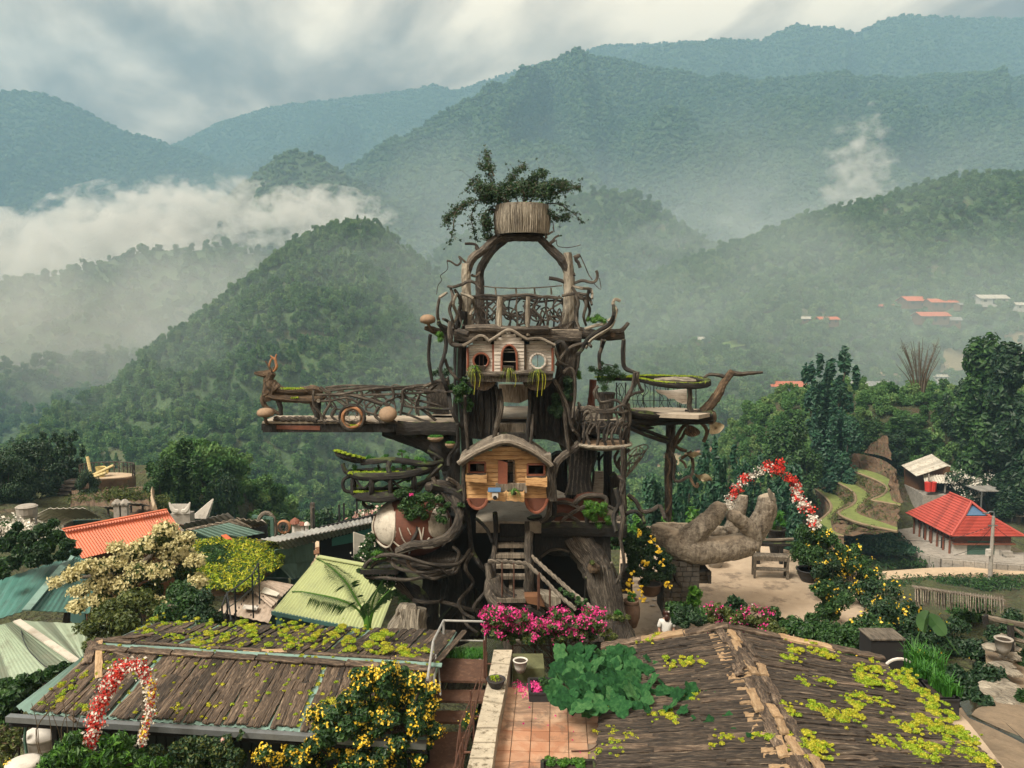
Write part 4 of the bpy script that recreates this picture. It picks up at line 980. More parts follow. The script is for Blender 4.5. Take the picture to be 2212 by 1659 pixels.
# white wings sculpture
p=P(*L1(1612,815),52);t=thing('wing_sculpture',p,'pair of spread white angel wings on a fenced platform','sculpture');sc=52/FP*.5719/2.37*1.0
def wpt(x,y):return((x-1612)*52/FP*.2413,0,-(y-815)*52/FP*.2413)
for s in(-1,1):
 for k in range(9):
  f=k/8;tip=Vector(wpt(1612+s*(95-52*f),700+92*f));root=Vector(wpt(1612+s*12,785));mid=Vector(wpt(1612+s*(62-30*f),775+8*f))
  m=MB();m.tube(smooth_path([root,mid,tip],4),rads([.07,.16,.13,.04],9),6,flat=.4);lbm(m,'feather','white_wall',t)
for k in range(11):m=MB();q=wpt(1530+k*15,800);m.box((q[0],.3,-.1),(.1,.06,1.5));lbm(m,'fence_board','white_wall',t)
m=MB();q=wpt(1605,840);m.box((q[0],.5,q[2]-.4),(1.3,.8,1.2));lbm(m,'base','concrete',t)
p=P(*L1(1790,840),55);t=thing('stepped_spire',p,'slender white stepped spire right of the angel wings','sculpture')
m=MB();H_=P(*L1(1830,675),55).z-p.z;k=16
for i in range(k):f=i/k;m.box((1.0*f,0,H_*(f+.5/k)),(1.05*(1-f)+.06,.6*(1-f)+.06,H_/k*.94))
lbm(m,'spire_step','white_wall',t)
# gold bucket platform
c=P(*L1(960,470),75);t=thing('viewing_platform',c,'round stone viewing platform with wooden railing on the left hilltop','platform')
Rw=250*75/FP*.2413;m=MB();m.lathe((0,0,-3.2),[(Rw,0),(Rw,3.1),(Rw*.98,3.2)],26,1,.55);lbm(m,'platform_wall','bank',t)
m=MB();m.lathe((0,0,.01),[(Rw*.96,0),(Rw*.95,.06)],26,1,.55);lbm(m,'platform_floor','dirt',t)
prv=None
for k in range(19):
 a=-.15+k*(math.pi+.3)/18;q=Vector((math.cos(a)*Rw*.97,math.sin(a)*Rw*.53,0));m=MB();m.tube([q,q+Vector((0,0,1.15))],.06,5);lbm(m,'railing_post','bark',t)
 if prv:m=MB();m.tube([prv+Vector((0,0,1.1)),q+Vector((0,0,1.1))],.06,5);m.tube([prv+Vector((0,0,.5)),q+Vector((0,0,1.05))],.035,4);lbm(m,'railing_bar','bark',t)
 prv=q
m=MB();[m.box((-Rw*.97-.2*i,-1.2-.1*i,-.2-.35*i),(1.2,1.2,.2))for i in range(8)];lbm(m,'stairs','bark',t)
M['gold']=plain('pale_gold_paint',(.62,.50,.20),.5,.12,3);M['dgold']=plain('gold_bamboo',(.55,.45,.22),.55,.2,6)
c2=c+Vector((-.3,-.6,0));t=thing('giant_cup',c2,'pale gold giant cup sculpture on the round platform','sculpture');q=75/FP*.2413
m=MB();m.lathe((0,0,0),[(30*q,0),(44*q,95*q),(44*q,97*q),(40*q,96*q),(28*q,20*q)],20);lbm(m,'cup','gold',t)
m=MB();m.lathe((0,0,80*q),[(38*q,0),(38*q,.04)],18);lbm(m,'cup_inside','dark_in',t)
m=MB();m.tube(smooth_path([(42*q,0,85*q),(62*q,0,80*q),(58*q,0,45*q),(36*q,0,40*q)],5),.12,6);lbm(m,'handle','gold',t)
for i,(a,b,lb)in enumerate((((-110,-95),(-95,200),'upright gold bamboo pole left of the giant cup'),((-100,-10),(175,130),'gold bamboo pole leaning up to the right across the giant cup'),((-90,-20),(120,70),'lower gold bamboo pole lying across the giant cup'))):
 A,B=c2+Vector((a[0]*q,-1.2-i*.3,max(0,(a[1]+10)*q))),c2+Vector((b[0]*q,-.8-i*.3,b[1]*q))
 if i==0:A=c2+Vector((-30*q,-1,0));B=c2+Vector((-88*q,-.5,200*q))
 m=MB();n_=9
 for k in range(n_):m.tube([A.lerp(B,k/n_),A.lerp(B,(k+.95)/n_)],[.15,.14],7)
 tag(m.build('bamboo_pole',M['dgold']),lb,'bamboo pole','giant bamboo poles')
o=loft('brown_slope',pts(L1,[(640,600,72),(900,590,71),(1300,560,72)]),pts(L1,[(620,800,62),(900,830,61),(1420,800,62)]),M['bank'],40,None,.12);st(o)
o=leaf_mass('slope_weeds',[(tuple(P(*L1(random.uniform(620,1420),random.uniform(600,800)),67)),(1.6,1.2,.5))for _ in range(22)],2600,.2,M['olive'],6,None,asp=.3);tag(o,'dry weeds on the brown slope under the gold cup','weeds')
m=MB();limb(m,pts(L1,[(1370,590,70),(1365,680,67),(1390,780,63)]),.55,4,6,.05,flat=.3);m.build('footpath',M['dirt'],kind='structure')
# flower ring, mushrooms figures behind the gallery
c=P(*L2(915,345),44);t=thing('sunflower_ring',c,'large ring of orange carved petals behind the grey gallery roof','sculpture');q=44/FP*.2327
M['orange']=plain('orange_wood',(.33,.16,.075),.7,.25,5)
for k in range(22):
 a=-1.0+k*(math.pi+2.0)/21;u_=Vector((math.cos(a),0,math.sin(a)));m=MB();m.tube([u_*40*q,u_*54*q,u_*68*q],[.14,.26,.06],6,flat=.5);lbm(m,'petal','orange',t)
m=MB();m.tube([Vector((math.cos(a),0,math.sin(a)))*38*q for a in np.linspace(-1,math.pi+1,24)],.13,6);lbm(m,'hoop','bark',t)
for i,(x,cc)in enumerate(((1020,'red'),(1045,'white_wall'),(1068,'red'),(1090,'red'),(1128,'white_wall'))):
 p=P(*L2(x,352),46);t=thing('garden_ornament',p,('red capped tallest','white capped','small red capped','second small red capped','lone white topped')[i]+' garden ornament beside the petal ring','ornament');s=(.7,.5,.42,.42,.42)[i]
 m=MB();m.lathe((0,0,0),[(.3*s,-.6),(.25*s,.5*s)],8);lbm(m,'stem','white_wall',t);m=MB();m.lathe((0,0,.4*s),[(.5*s,0),(.35*s,.25*s),(.05,.45*s)],10);m.build('cap',M['panel_red']if cc=='red' else M['white_wall'],t)
c=P(*L2(755,355),43);t=thing('ring_sculpture',c,'pale oval wicker ring left of the petal ring','sculpture');m=MB();m.tube([Vector((math.cos(a)*.5,0,math.sin(a)*.85))for a in np.linspace(0,6.28,20)],.12,6);lbm(m,'ring','board',t)
m=MB();m.blob((-.35,0,0),(.45,.2,.5),8,6);lbm(m,'figure','white_wall',t)
for i,(x0,x1,y0,y1)in enumerate(((630,805,245,265),)):
 A,B=P(*L2(x0,y0),46),P(*L2(x1,y1),42);t=thing('green_pergola',A,'green painted pergola frame beside the plank hut','pergola')
 m=MB();m.bar((0,0,0),B-A,.14);lbm(m,'beam','shutter',t);m=MB();m.bar(B-A,B-A-Vector((0,0,3.6)),.16);lbm(m,'post','shutter',t)
m=MB();p=P(*L2(1185,330),48);limb(m,[p+Vector((0,0,-1.5)),p,p+Vector((0,0,1.4))],.14,3,7);tag(m.build('bare_stump',M['bark']),'bare dead stump standing behind the grey gallery roof','stump')
# plants of the village
def atp(K,x,y,z):p=PZ(*K(x,y),z);return(p.x,p.y,z)
p=P(*L1(1250,1640),26.5);base=(p.x,p.y,-2.6)
rs=np.random.RandomState(5);B=[]
for(x,y,w)in[(1480,980,170),(1650,1050,150),(1350,1080,160),(1200,1150,150),(1050,1120,90),(1650,1180,140),(1500,1150,170),(1050,1260,150),(900,1300,130),(780,1290,110),(650,1370,100),(500,1430,60),(1250,1330,170),(1450,1330,170),(1650,1330,170),(1750,1240,100),(1100,1450,170),(900,1430,140),(720,1500,110),(1350,1500,180),(1600,1500,180),(1780,1420,110),(1150,1600,170),(900,1580,150),(1400,1640,160),(1650,1640,160),(700,1640,100),(1800,1560,120),(1000,1380,130)]:
 c=P(*L1(x,y),p.y+rs.uniform(-1.2,1.0));r=w*p.y/FP*.2413*.60;B.append((tuple(c-Vector(base)),(r,r*1.1,r*.8)))
t=thing('cream_blossom_tree',base,'large spreading tree in full cream blossom before the red roof','tree')
leaf_mass('foliage',B,30000,.075,M['olive'],3,t,asp=.45);leaf_mass('foliage',B[12:],9000,.08,M['green'],4,t,asp=.45)
flower_mass([b for i,b in enumerate(B)if i not in(14,19,20,25)],1050,.055,M['cream'],5,t,9,1.3);m=MB()
for(x,y)in((1480,1000),(1050,1250),(700,1380),(1650,1200),(1300,1250)):
 limb(m,[Vector((0,0,0)),(P(*L1(1180,1480),p.y)-Vector(base)),P(*L1((x+1250)/2,(y+1350)/2),p.y)-Vector(base),P(*L1(x,y),p.y)-Vector(base)],[.22,.16,.1,.04],4,7)
m.build('trunk',M['trunk'],t,True)
B=[]
for(x,y,w)in[(480,890,60),(380,950,100),(250,1020,120),(120,1000,90),(500,1010,110),(600,1080,90),(680,1150,50),(400,1100,130),(200,1140,130),(50,1080,120),(560,1180,80),(300,1220,120),(120,1240,120),(0,1250,110),(420,1210,80),(20,1330,90),(160,920,60)]:
 c=P(*L1(x,y),30+rs.uniform(-1,1));r=w*30/FP*.2413*.62;B.append((tuple(c-Vector((-17,30,-3))),(r,r,r*.75)))
t=thing('broad_leaf_tree',(-17,30,-3),'dark broad leaved tree left of the red roof','tree')
leaf_mass('foliage',B,9000,.14,M['dark'],3,t,asp=.6);leaf_mass('foliage',B,2500,.14,M['green'],13,t,asp=.6);m=MB();limb(m,[(0,0,-1),(-.3,0,1),(-.2,0,2.4)],[.25,.18,.1],4,7);lbm(m,'trunk','trunk',t)
B=[(tuple(P(*L1(x,y),33)-Vector((-19,33,-1))),(.9,.6,.35))for x,y in((20,930),(90,950),(160,980),(230,970),(0,990),(330,1000))]
t=thing('white_blossom_bush',(-19,33,-1),'pale pink and white blossom bush at the left edge','bush');leaf_mass('foliage',B,700,.1,M['green'],3,t);flower_mass(B,160,.07,M['white'],4,t,6)
# shrub belt under the cream tree to the plank roof
for i,(x,y,w,h_,Y,mt,lb)in enumerate([(1250,150,2.6,2.2,24,'olive','twiggy olive bush under the cream blossom tree'),(1500,160,2.4,2.6,24,'green','tangled green creeper bush beside the beige roof'),(1650,190,1.8,2.6,23.5,'dark','dark creeper hanging on the fence by the beige roof'),(900,170,2.4,1.6,24,'olive','brown olive bush left under the cream blossom tree')]):
 p=P(*L3(x,y),Y);plant('bush',(p.x,p.y,p.z-h_*.6),w,h_,lb,'bush',mt,3800,.07,seed=70+i)
m=MB();q=pts(L3,[(1370,95,24),(1465,95,24),(1465,200,24),(1370,200,24)]);m.slab(q,(0,-1,0),.4);t=m.build('brick_stub',M['board']);tag(t,'weathered plank gable stub among the bushes','wall')
for i,(x,y)in enumerate(((1620,100),(1655,100))):
 a,b=P(*L3(x,y),24),P(*L3(x,235),24);m=MB();m.tube([a,b],.035,5);tag(m.build('fence_pole',M['metal']),('left' if i==0 else 'right')+' thin pole of the pair beside the beige roof','pole','thin fence poles')
# railing beside the beige roof
t=thing('roof_railing',P(*L2(385,960),25),'thin dark metal railing climbing beside the beige roof','railing');rp=[(340,1080,24.5),(385,960,25),(460,915,26),(620,790,28),(680,680,29.5)]
q=pts(L2,rp)
for a,b in zip(q[:-1],q[1:]):m=MB();m.tube([a,b],.03,5);m.tube([a-Vector((0,0,.5)),b-Vector((0,0,.5))],.02,5);pb(m,'rail','darkmetal',t)
for a in q:m=MB();m.tube([a,a-Vector((0,0,1.6))],.03,5);pb(m,'post','darkmetal',t)
m=MB();m.tube(pts(L2,[(388,965,24),(425,1215,22.5)]),.025,5);pb(m,'post','darkmetal',t)
# pink blossom shrub by the gallery
p=PZ(*L2(1700,640),-2);plant('pink_rose_bush',(p.x,p.y,-2.2),2.6,3.2,'leafy bush with pale pink roses beside the nest','bush','green',2600,.09,flowers=[('pink',60,.09),('white',40,.07)],seed=77)
p=PZ(*L2(1600,520),-1.2);t=thing('pink_blossom_branch',p,'bare branch with pink blossom before the white picket fence','blossom');B=[((random.uniform(-.5,.5),0,random.uniform(-.2,1)),(.2,.2,.2))for _ in range(9)]
flower_mass(B,90,.05,M['pink'],3,t,5);m=MB();[limb(m,[(0,0,-1.),b[0]],.02,3,4)for b in B];lbm(m,'twig','trunk',t)
t=thing('picket_fence',PZ(*L2(1600,470),-1.5),'white picket fence at the end of the dining gallery','fence')
for k in range(14):p=P(*L2(1565+k*9,425+k*3),33);m=MB();m.box((p.x,p.y,p.z-.4),(.06,.03,1.1));pb(m,'picket','white_wall',t)
# ------------------------------------------------------------ the tree house tower
Z1,Z2,Z3=4.55,7.63,10.42
TW=thing('tree_tower',(0,25,0),'tall artificial tree tower of dark roots, decks and twisted branches in the centre','tower')
def add_limb(t,nm,K,l,r,mat='bark',Y=None,k=4,n=8,rough=.16,jit=0.,flat=1.):
 m=MB();limb(m,pts(K,l,Y),r,k,n,rough,jit,flat=flat);o=m.build(nm,M[mat]);return par(o,t)
def prism(t,nm,K,poly,Y,th,mat,kind=None):
 """front outline at depth Y with real thickness th behind it"""
 m=MB();m.slab([P(*K(*q[:2]),q[2]if len(q)>2 else Y)for q in poly],(0,-1,0),th);o=m.build(nm,M[mat])
 return par(o,t)if t else o
def zslab(t,nm,x0,x1,y0,y1,z,th,mat,edge=0.):
 """floor slab with a ragged rim"""
 q=[]
 for(a,b,c,d)in((x0,y0,x1,y0),(x1,y0,x1,y1),(x1,y1,x0,y1),(x0,y1,x0,y0)):
  for i in range(6):q.append((lerp(a,c,i/6)+random.uniform(-edge,edge),lerp(b,d,i/6)+random.uniform(-edge,edge),z))
 m=MB();m.slab(q,(0,0,1),th);return par(m.build(nm,M[mat]),t)
M['deck']=plain('pale_deck',(.34,.295,.235),.85,.2,1.6,bs=.3,spots=((.16,.13,.10),.5),obj=False)
M['redclay']=plain('red_clay_panel',(.115,.042,.025),.85,.35,2.2,bs=.5,obj=False)
M['white_board']=bark('white_washed_board',[(.20,.17,.14),(.42,.385,.34),(.56,.52,.47),(.66,.62,.57)],.6,bs=.6,horiz=True)
M['orange_board']=bark('honey_board',[(.23,.12,.05),(.46,.27,.12),(.58,.37,.18),(.70,.50,.28)],.6,bs=.6,horiz=True)
M['door_red']=plain('red_brown_door',(.20,.065,.035),.7,.3,4)
# main trunks -------------------------------------------------
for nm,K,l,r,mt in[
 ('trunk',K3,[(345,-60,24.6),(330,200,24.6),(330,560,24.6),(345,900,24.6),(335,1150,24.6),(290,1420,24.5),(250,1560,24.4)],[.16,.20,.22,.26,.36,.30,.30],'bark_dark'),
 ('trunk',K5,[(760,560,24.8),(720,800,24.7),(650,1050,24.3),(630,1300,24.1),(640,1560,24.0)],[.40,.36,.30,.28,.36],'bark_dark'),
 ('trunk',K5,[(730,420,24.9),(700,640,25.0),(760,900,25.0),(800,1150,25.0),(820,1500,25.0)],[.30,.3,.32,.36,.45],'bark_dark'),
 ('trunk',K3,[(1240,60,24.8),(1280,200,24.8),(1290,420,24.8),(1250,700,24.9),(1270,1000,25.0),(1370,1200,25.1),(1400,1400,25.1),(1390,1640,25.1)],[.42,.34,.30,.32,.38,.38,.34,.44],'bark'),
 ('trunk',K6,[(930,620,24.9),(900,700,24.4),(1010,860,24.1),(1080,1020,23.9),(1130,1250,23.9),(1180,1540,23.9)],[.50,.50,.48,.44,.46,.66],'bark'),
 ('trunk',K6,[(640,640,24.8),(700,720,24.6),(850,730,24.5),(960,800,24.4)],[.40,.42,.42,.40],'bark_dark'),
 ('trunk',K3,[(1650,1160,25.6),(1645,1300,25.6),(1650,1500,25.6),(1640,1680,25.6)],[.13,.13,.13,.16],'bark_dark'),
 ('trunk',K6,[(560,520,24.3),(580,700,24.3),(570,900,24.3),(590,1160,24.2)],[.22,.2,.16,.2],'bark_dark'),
 ('brace',K2,[(1130,735,24.6),(1300,760,24.6),(1480,800,24.6),(1610,880,24.6),(1690,1000,24.7),(1700,1150,24.7)],[.10,.24,.34,.40,.40,.34],'bark_dark'),
 ('brace',K3,[(1500,1170,25.2),(1480,1250,25.2),(1440,1400,25.2)],[.2,.25,.2],'bark_dark'),
 ('root',K5,[(380,1000,24.2),(450,1100,24.0),(560,1180,23.8),(600,1320,23.7)],[.25,.2,.2,.24],'bark_dark'),
 ('root',K5,[(1060,930,22.7),(1080,1040,22.6),(1080,1150,22.5),(1150,1240,22.4),(1210,1330,22.4)],[.10,.13,.20,.22,.2],'bark'),
 ('root',K6,[(520,640,23.3),(510,760,23.1),(520,950,22.9),(510,1080,22.7),(560,1160,22.6),(720,1260,22.4)],[.11,.12,.12,.14,.12,.08],'bark'),
 ('root',K6,[(240,1000,22.5),(300,1120,22.4),(420,1190,22.4),(560,1240,22.3),(620,1290,22.3)],[.18,.2,.17,.14,.12],'bark'),
 ('root',K6,[(1010,1300,23.7),(940,1450,23.4),(830,1560,23.2)],[.2,.16,.1],'bark'),
 ('root',K6,[(1200,1350,23.8),(1290,1460,23.6),(1330,1510,23.5)],[.3,.24,.1],'bark'),
 ('root',K5,[(840,1230,24.6),(700,1400,24.4),(690,1520,24.2)],[.15,.16,.2],'bark_dark')]:
 add_limb(TW,nm,K,l,r,mt,n=14,rough=.13,k=5)
# bark curtains, wide dark pillars, and near-black sheets added as painted interior shade
for K,poly,Y,th,mt in[
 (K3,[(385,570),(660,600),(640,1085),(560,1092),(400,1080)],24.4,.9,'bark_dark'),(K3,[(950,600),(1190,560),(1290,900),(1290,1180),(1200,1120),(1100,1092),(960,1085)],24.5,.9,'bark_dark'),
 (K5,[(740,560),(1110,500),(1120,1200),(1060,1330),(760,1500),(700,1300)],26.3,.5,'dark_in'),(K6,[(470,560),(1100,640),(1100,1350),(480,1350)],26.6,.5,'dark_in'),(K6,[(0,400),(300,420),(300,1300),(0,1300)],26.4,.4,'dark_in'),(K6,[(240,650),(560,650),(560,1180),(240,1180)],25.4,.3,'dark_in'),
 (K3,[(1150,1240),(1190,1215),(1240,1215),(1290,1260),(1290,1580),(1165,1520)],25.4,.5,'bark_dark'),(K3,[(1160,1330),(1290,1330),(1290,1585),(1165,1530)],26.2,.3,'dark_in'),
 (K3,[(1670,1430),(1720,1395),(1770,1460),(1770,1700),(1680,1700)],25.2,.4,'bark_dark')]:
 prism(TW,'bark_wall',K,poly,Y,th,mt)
for i in range(26): # ribs on the dark bark curtains
 x=random.uniform(390,650)if i%2 else random.uniform(960,1270);add_limb(TW,'bark_rib',K3,[(x,610+random.uniform(-20,60),24.36),(x+random.uniform(-15,15),850,24.34),(x+random.uniform(-15,15),1060+random.uniform(-60,20),24.36)],[.03,.05,.03],'bark_dark',n=6)
for i in range(16):
 x=random.uniform(760,1080);add_limb(TW,'bark_rib',K5,[(x,1150+random.uniform(-100,100),25.9),(x+random.uniform(-30,30),1300,25.5),(x+random.uniform(-60,30),1480,25.0)],[.05,.09,.14],'bark_dark',n=7)
# front red clay panel with crossing vines, stone arch mass
prism(TW,'clay_panel',K6,[(700,415),(790,400),(870,415),(900,375),(990,355),(1110,370),(1130,500),(1130,650),(940,650),(720,640)],24.1,.5,'redclay')
prism(TW,'stone_shoulder',K6,[(560,640),(1150,640),(1160,900),(1080,1010),(1000,960),(930,850),(830,780),(700,775),(600,830),(560,900)],24.05,.6,'bark_dark')
for l,r in(([(710,420),(800,410),(900,450),(960,520),(970,640)],.06),([(715,510),(800,505),(900,560),(940,650)],.06),([(745,600),(800,530),(900,465),(960,440)],.06),([(870,420),(930,370),(1000,355),(1110,370),(1120,430)],.07),([(1110,430),(1160,450),(1200,490),(1210,520)],.05),([(610,840),(680,790),(760,780),(830,800)],.04)):
 add_limb(TW,'vine',K6,[(x,y,24.0)for x,y in l],r,'bark')
m=MB();m.blob(tuple(P(*K6(1025,930),23.35)),(.20,.17,.18),10,6,.15);pb(m,'bark_pocket','bark_brown',TW)
for i in range(30): # deep ridges over the right leg
 f=i/29;x=lerp(985,1230,f);add_limb(TW,'bark_ridge',K6,[(x-30,900+random.uniform(0,90),23.62-.1*math.sin(f*3.1)),(x-5,1080,23.5-.12*math.sin(f*3.1)),(x+30,1280,23.45-.15*math.sin(f*3.1)),(x+lerp(-90,110,f),1500,23.3-.25*math.sin(f*3.1))],[.03,.05,.055,.05],'bark',n=5)
for i in range(18):
 f=i/17;x=lerp(1200,1370,f);add_limb(TW,'bark_ridge',K3,[(x-10,110+random.uniform(0,60),24.45),(x+25,240,24.45),(x+10+random.uniform(-20,20),420,24.52),(x-20,560,24.6)],[.03,.05,.04,.02],'bark',n=5)
for i in range(16):
 f=i/15;x=lerp(1310,1490,f);add_limb(TW,'bark_ridge',K3,[(x+10,1190,24.75),(x,1350,24.76),(x-10,1480,24.74),(x+lerp(-40,30,f),1590,24.6)],[.03,.05,.04,.05],'bark_dark' if i%3 else 'bark',n=5)
# decks --------------------------------------------------------
zslab(TW,'lower_deck',-1.1,3.4,24.0,28.8,Z1,.35,'deck',.06);zslab(TW,'middle_deck',-2.6,3.1,25.0,28.0,Z2,.3,'deck',.05);zslab(TW,'middle_deck_wing',-3.4,-1.75,24.2,25.2,Z2-.004,.3,'deck',.03);zslab(TW,'middle_deck_wing',1.9,3.3,24.5,25.2,Z2-.004,.3,'deck',.03)
for x0_,x1_,y_,z_,h_ in((-3.5,-1.7,24.12,Z2,.42),(1.85,3.35,24.4,Z2,.42),(-2.2,2.7,24.85,Z2,.6),(-1.75,2.1,24.2,Z3,.34),(.9,3.5,23.9,Z1,.42)):
 m=MB();limb(m,[(lerp(x0_,x1_,k/5),y_+random.uniform(-.04,.04),z_-h_/2-.01+random.uniform(-.03,.03))for k in range(6)],h_*.52,3,10,.12,flat=.5);par(m.build('deck_rim',M['bark_dark']if z_<Z3 else M['bark']),TW)
zslab(TW,'top_deck',-1.6,2.0,24.3,27.4,Z3,.28,'deck',.04)
prism(TW,'deck_edge',K3,[(400,75),(700,92),(1130,95),(1200,140),(1100,150),(700,130),(420,120)],24.1,.5,'bark')
add_limb(TW,'deck_beam',K3,[(380,100,24.2),(560,95,24.1),(800,110,24.1),(1120,105,24.1)],.12,'bark',n=9)
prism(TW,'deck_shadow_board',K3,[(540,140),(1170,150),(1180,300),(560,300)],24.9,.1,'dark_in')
# upper right side shelf and left side shelf of the top level
add_limb(TW,'side_shelf',K1,[(1380,1520,24.6),(1500,1540,24.5),(1650,1555,24.5),(1780,1545,24.5)],[.17,.16,.15,.13],'bark',n=9,flat=.8)
add_limb(TW,'side_shelf',K1,[(1590,1510,24.4),(1700,1515,24.4),(1760,1510,24.4),(1815,1450,24.4)],[.06,.06,.07,.05],'bark')
add_limb(TW,'side_shelf',K1,[(420,1560,24.6),(340,1530,24.5),(260,1500,24.5),(215,1490,24.5)],[.12,.12,.09,.05],'bark_brown',n=9)
m=MB();m.tube(pts(K1,[(1690,1545,24.28),(1690,1545,24.40)]),.08,12);pb(m,'log_end','bark_brown',TW)
# hanging / twisting branches around the tower
BR=[(K3,[(60,150),(45,300),(50,420),(80,590)],.05),(K3,[(130,50),(200,150),(200,260),(180,360),(150,470),(190,590),(230,700),(250,820),(300,930),(370,1010)],.055),(K3,[(190,370),(220,450),(280,530),(310,560)],.045),
      (K3,[(240,40),(230,160),(260,240),(370,250)],.07),(K3,[(130,30),(165,80),(230,110)],.05),(K3,[(310,120),(400,150)],.09),(K3,[(370,700),(370,850),(380,1000),(400,1210)],.05),
      (K3,[(300,950),(300,1130),(230,1240),(220,1330)],.05),(K3,[(680,640),(700,800),(660,950),(620,1130)],.06),(K3,[(945,620),(950,800),(930,1000),(930,1180)],.055),(K3,[(975,870),(970,1010),(950,1190)],.05),(K3,[(650,620),(670,820),(640,980)],.05),
      (K3,[(1380,330),(1420,280),(1470,190),(1560,120),(1660,60),(1700,-20),(1700,-110)],.06),(K3,[(1170,240),(1240,215),(1290,300)],.05),(K3,[(1170,560),(1230,680),(1260,800),(1270,950),(1300,1190)],.06),(K3,[(1240,400),(1250,490),(1180,640)],.05),
      (K3,[(1255,490),(1300,450),(1350,500),(1355,700),(1330,900)],.045),(K3,[(1620,200),(1590,280),(1570,340),(1580,470)],.05),(K3,[(1790,200),(1780,330),(1800,450),(1890,490)],.05),(K3,[(1890,490),(1870,620),(1830,720),(1800,800)],.05),
      (K3,[(1160,240),(1190,330),(1220,400),(1290,430)],.04),(K3,[(1200,600),(1290,800),(1320,960),(1390,1060)],.05),(K3,[(1160,1420),(1190,1300),(1280,1220),(1390,1140)],.10),(K3,[(1380,820),(1330,960),(1340,1020)],.04),
      (K3,[(1190,430),(1250,330),(1330,260),(1460,230),(1500,260)],.05),(K3,[(0,620),(120,570),(220,560)],.05),(K3,[(0,660),(150,665),(290,660)],.035),(K3,[(0,810),(150,820),(240,820)],.035),
      (K5,[(900,510),(915,600),(925,720),(940,830),(990,930),(1060,1010),(1075,1100)],.07),(K5,[(940,860),(900,930),(900,990),(950,1080),(870,1180),(845,1230),(880,1300),(960,1340)],.055),(K5,[(1075,1100),(1020,1170),(970,1230),(960,1270),(1020,1340)],.05),
      (K5,[(1110,560),(1118,700),(1105,850),(1070,920)],.07),(K5,[(970,600),(1050,680),(1090,780)],.05),(K5,[(700,1210),(850,1250),(960,1280),(1070,1270)],.06),(K5,[(510,1205),(600,1220),(700,1215)],.06),(K5,[(760,1100),(740,1180),(700,1210)],.03),
      (K5,[(880,1200),(880,1280),(900,1380),(980,1440)],.05),(K5,[(650,300),(680,350),(760,470),(830,560),(850,700)],.06),(K5,[(760,310),(830,350),(860,400)],.07),(K5,[(640,370),(740,390),(830,420),(880,500),(890,620)],.11),(K5,[(860,390),(900,510),(890,600),(860,680),(790,760)],.09),
      (K6,[(1250,-20),(1250,200),(1230,400),(1250,520),(1230,700)],.07),(K6,[(1230,700),(1260,900),(1200,1040)],.05),(K6,[(1190,300),(1220,420),(1180,520),(1200,640)],.07),(K6,[(1205,540),(1265,525)],.07),(K6,[(1160,880),(1200,1000),(1160,1100)],.04),
      (K6,[(1290,350),(1350,400),(1400,480),(1480,470),(1540,440),(1580,540)],.06),(K6,[(1270,500),(1340,480),(1400,520),(1420,570)],.06),(K6,[(1210,200),(1260,260),(1240,340)],.05),(K6,[(610,560),(690,540),(715,460),(700,120)],.07),(K6,[(660,20),(690,200),(680,400),(660,520),(600,560)],.07),
      (K6,[(820,730),(760,960),(700,1000)],.0),(K6,[(960,1000),(955,1170)],.03),(K6,[(5,150),(0,300),(20,420)],.06)]
for K,l,r in BR:
 if not r:continue
 Yb=23.3 if K in(K5,K6)else 23.8
 add_limb(TW,'branch',K,[(x,y,Yb+.15*math.sin(i*1.7+x))for i,(x,y)in enumerate(l)],[r*1.05,r,r*1.1,r*.85],random.choice(['bark','bark','bark_dark']),n=7)
# green hose on the left trunk
add_limb(TW,'hose',K3,[(355,20,24.2),(310,200,24.2),(300,420,24.2),(300,600,24.2),(335,1200,24.2),(330,1500,24.2)],.02,'shutter',n=5,rough=0)
# stairs ------------------------------------------------------
ys=[745,825,905,990]
for i,y in enumerate(ys[::-1]):
 a,b=P(*K6(258,y),22.9+.22*i),P(*K6(492,y),22.9+.22*i);m=MB();m.bar(a,b,.26,.10);pb(m,'stair_tread','board',TW)
for y,Y in((640,24.0),(690,23.85)):a,b=P(*K6(285,y),Y),P(*K6(495,y),Y);m=MB();m.bar(a,b,.3,.5 if y==640 else.12);pb(m,'stair_riser','bark_dark',TW)
a,b=P(*K6(385,720),24.0),P(*K6(370,1110),22.8);m=MB();m.bar(a,b,.1,.12);pb(m,'stringer','board',TW)
q=[PZ(*K6(*p_),P(*K6(375,1140),22.4).z)for p_ in((268,1075),(485,1075),(490,1165),(262,1165))];m=MB();m.slab(q,(0,0,1),.12);pb(m,'stair_landing','board',TW)
add_limb(TW,'stair_post',K6,[(255,560,23.7),(250,700,23.5),(235,850,23.2),(230,990,22.9)],.07,'bark');add_limb(TW,'stair_post',K6,[(500,560,23.7),(500,680,23.5),(500,800,23.2)],.07,'bark')
add_limb(TW,'stair_post',K6,[(205,870,22.4),(205,930,22.4),(215,1000,22.4)],.06,'bark');add_limb(TW,'stair_post',K6,[(500,890,22.5),(505,980,22.5),(520,1130,22.5)],.08,'bark')
def rope(t,nm,P_,r,mat='bark_pale'):
 """two strands twisted together"""
 S=smooth_path(P_,14)
 for ph in(0,math.pi):
  m=MB();L_=0;Q=[]
  for i,p in enumerate(S):
   if i:L_+=(p-S[i-1]).length
   a=L_*16+ph;Q.append(p+Vector((0,math.cos(a)*r*.6,math.sin(a)*r*.6)))
  m.tube(Q,r*.72,6);par(m.build(nm,M[mat]),t)
M['ropewood']=bark('twisted_handrail',[(.05,.042,.034),(.14,.12,.095),(.24,.21,.17),(.36,.32,.27)])
rope(TW,'handrail',pts(K6,[(198,872,22.3),(300,872,22.3),(400,880,22.3),(495,892,22.2),(560,945,22.0),(650,1030,21.6),(760,1145,21.1),(880,1245,20.7)]),.055,'ropewood')
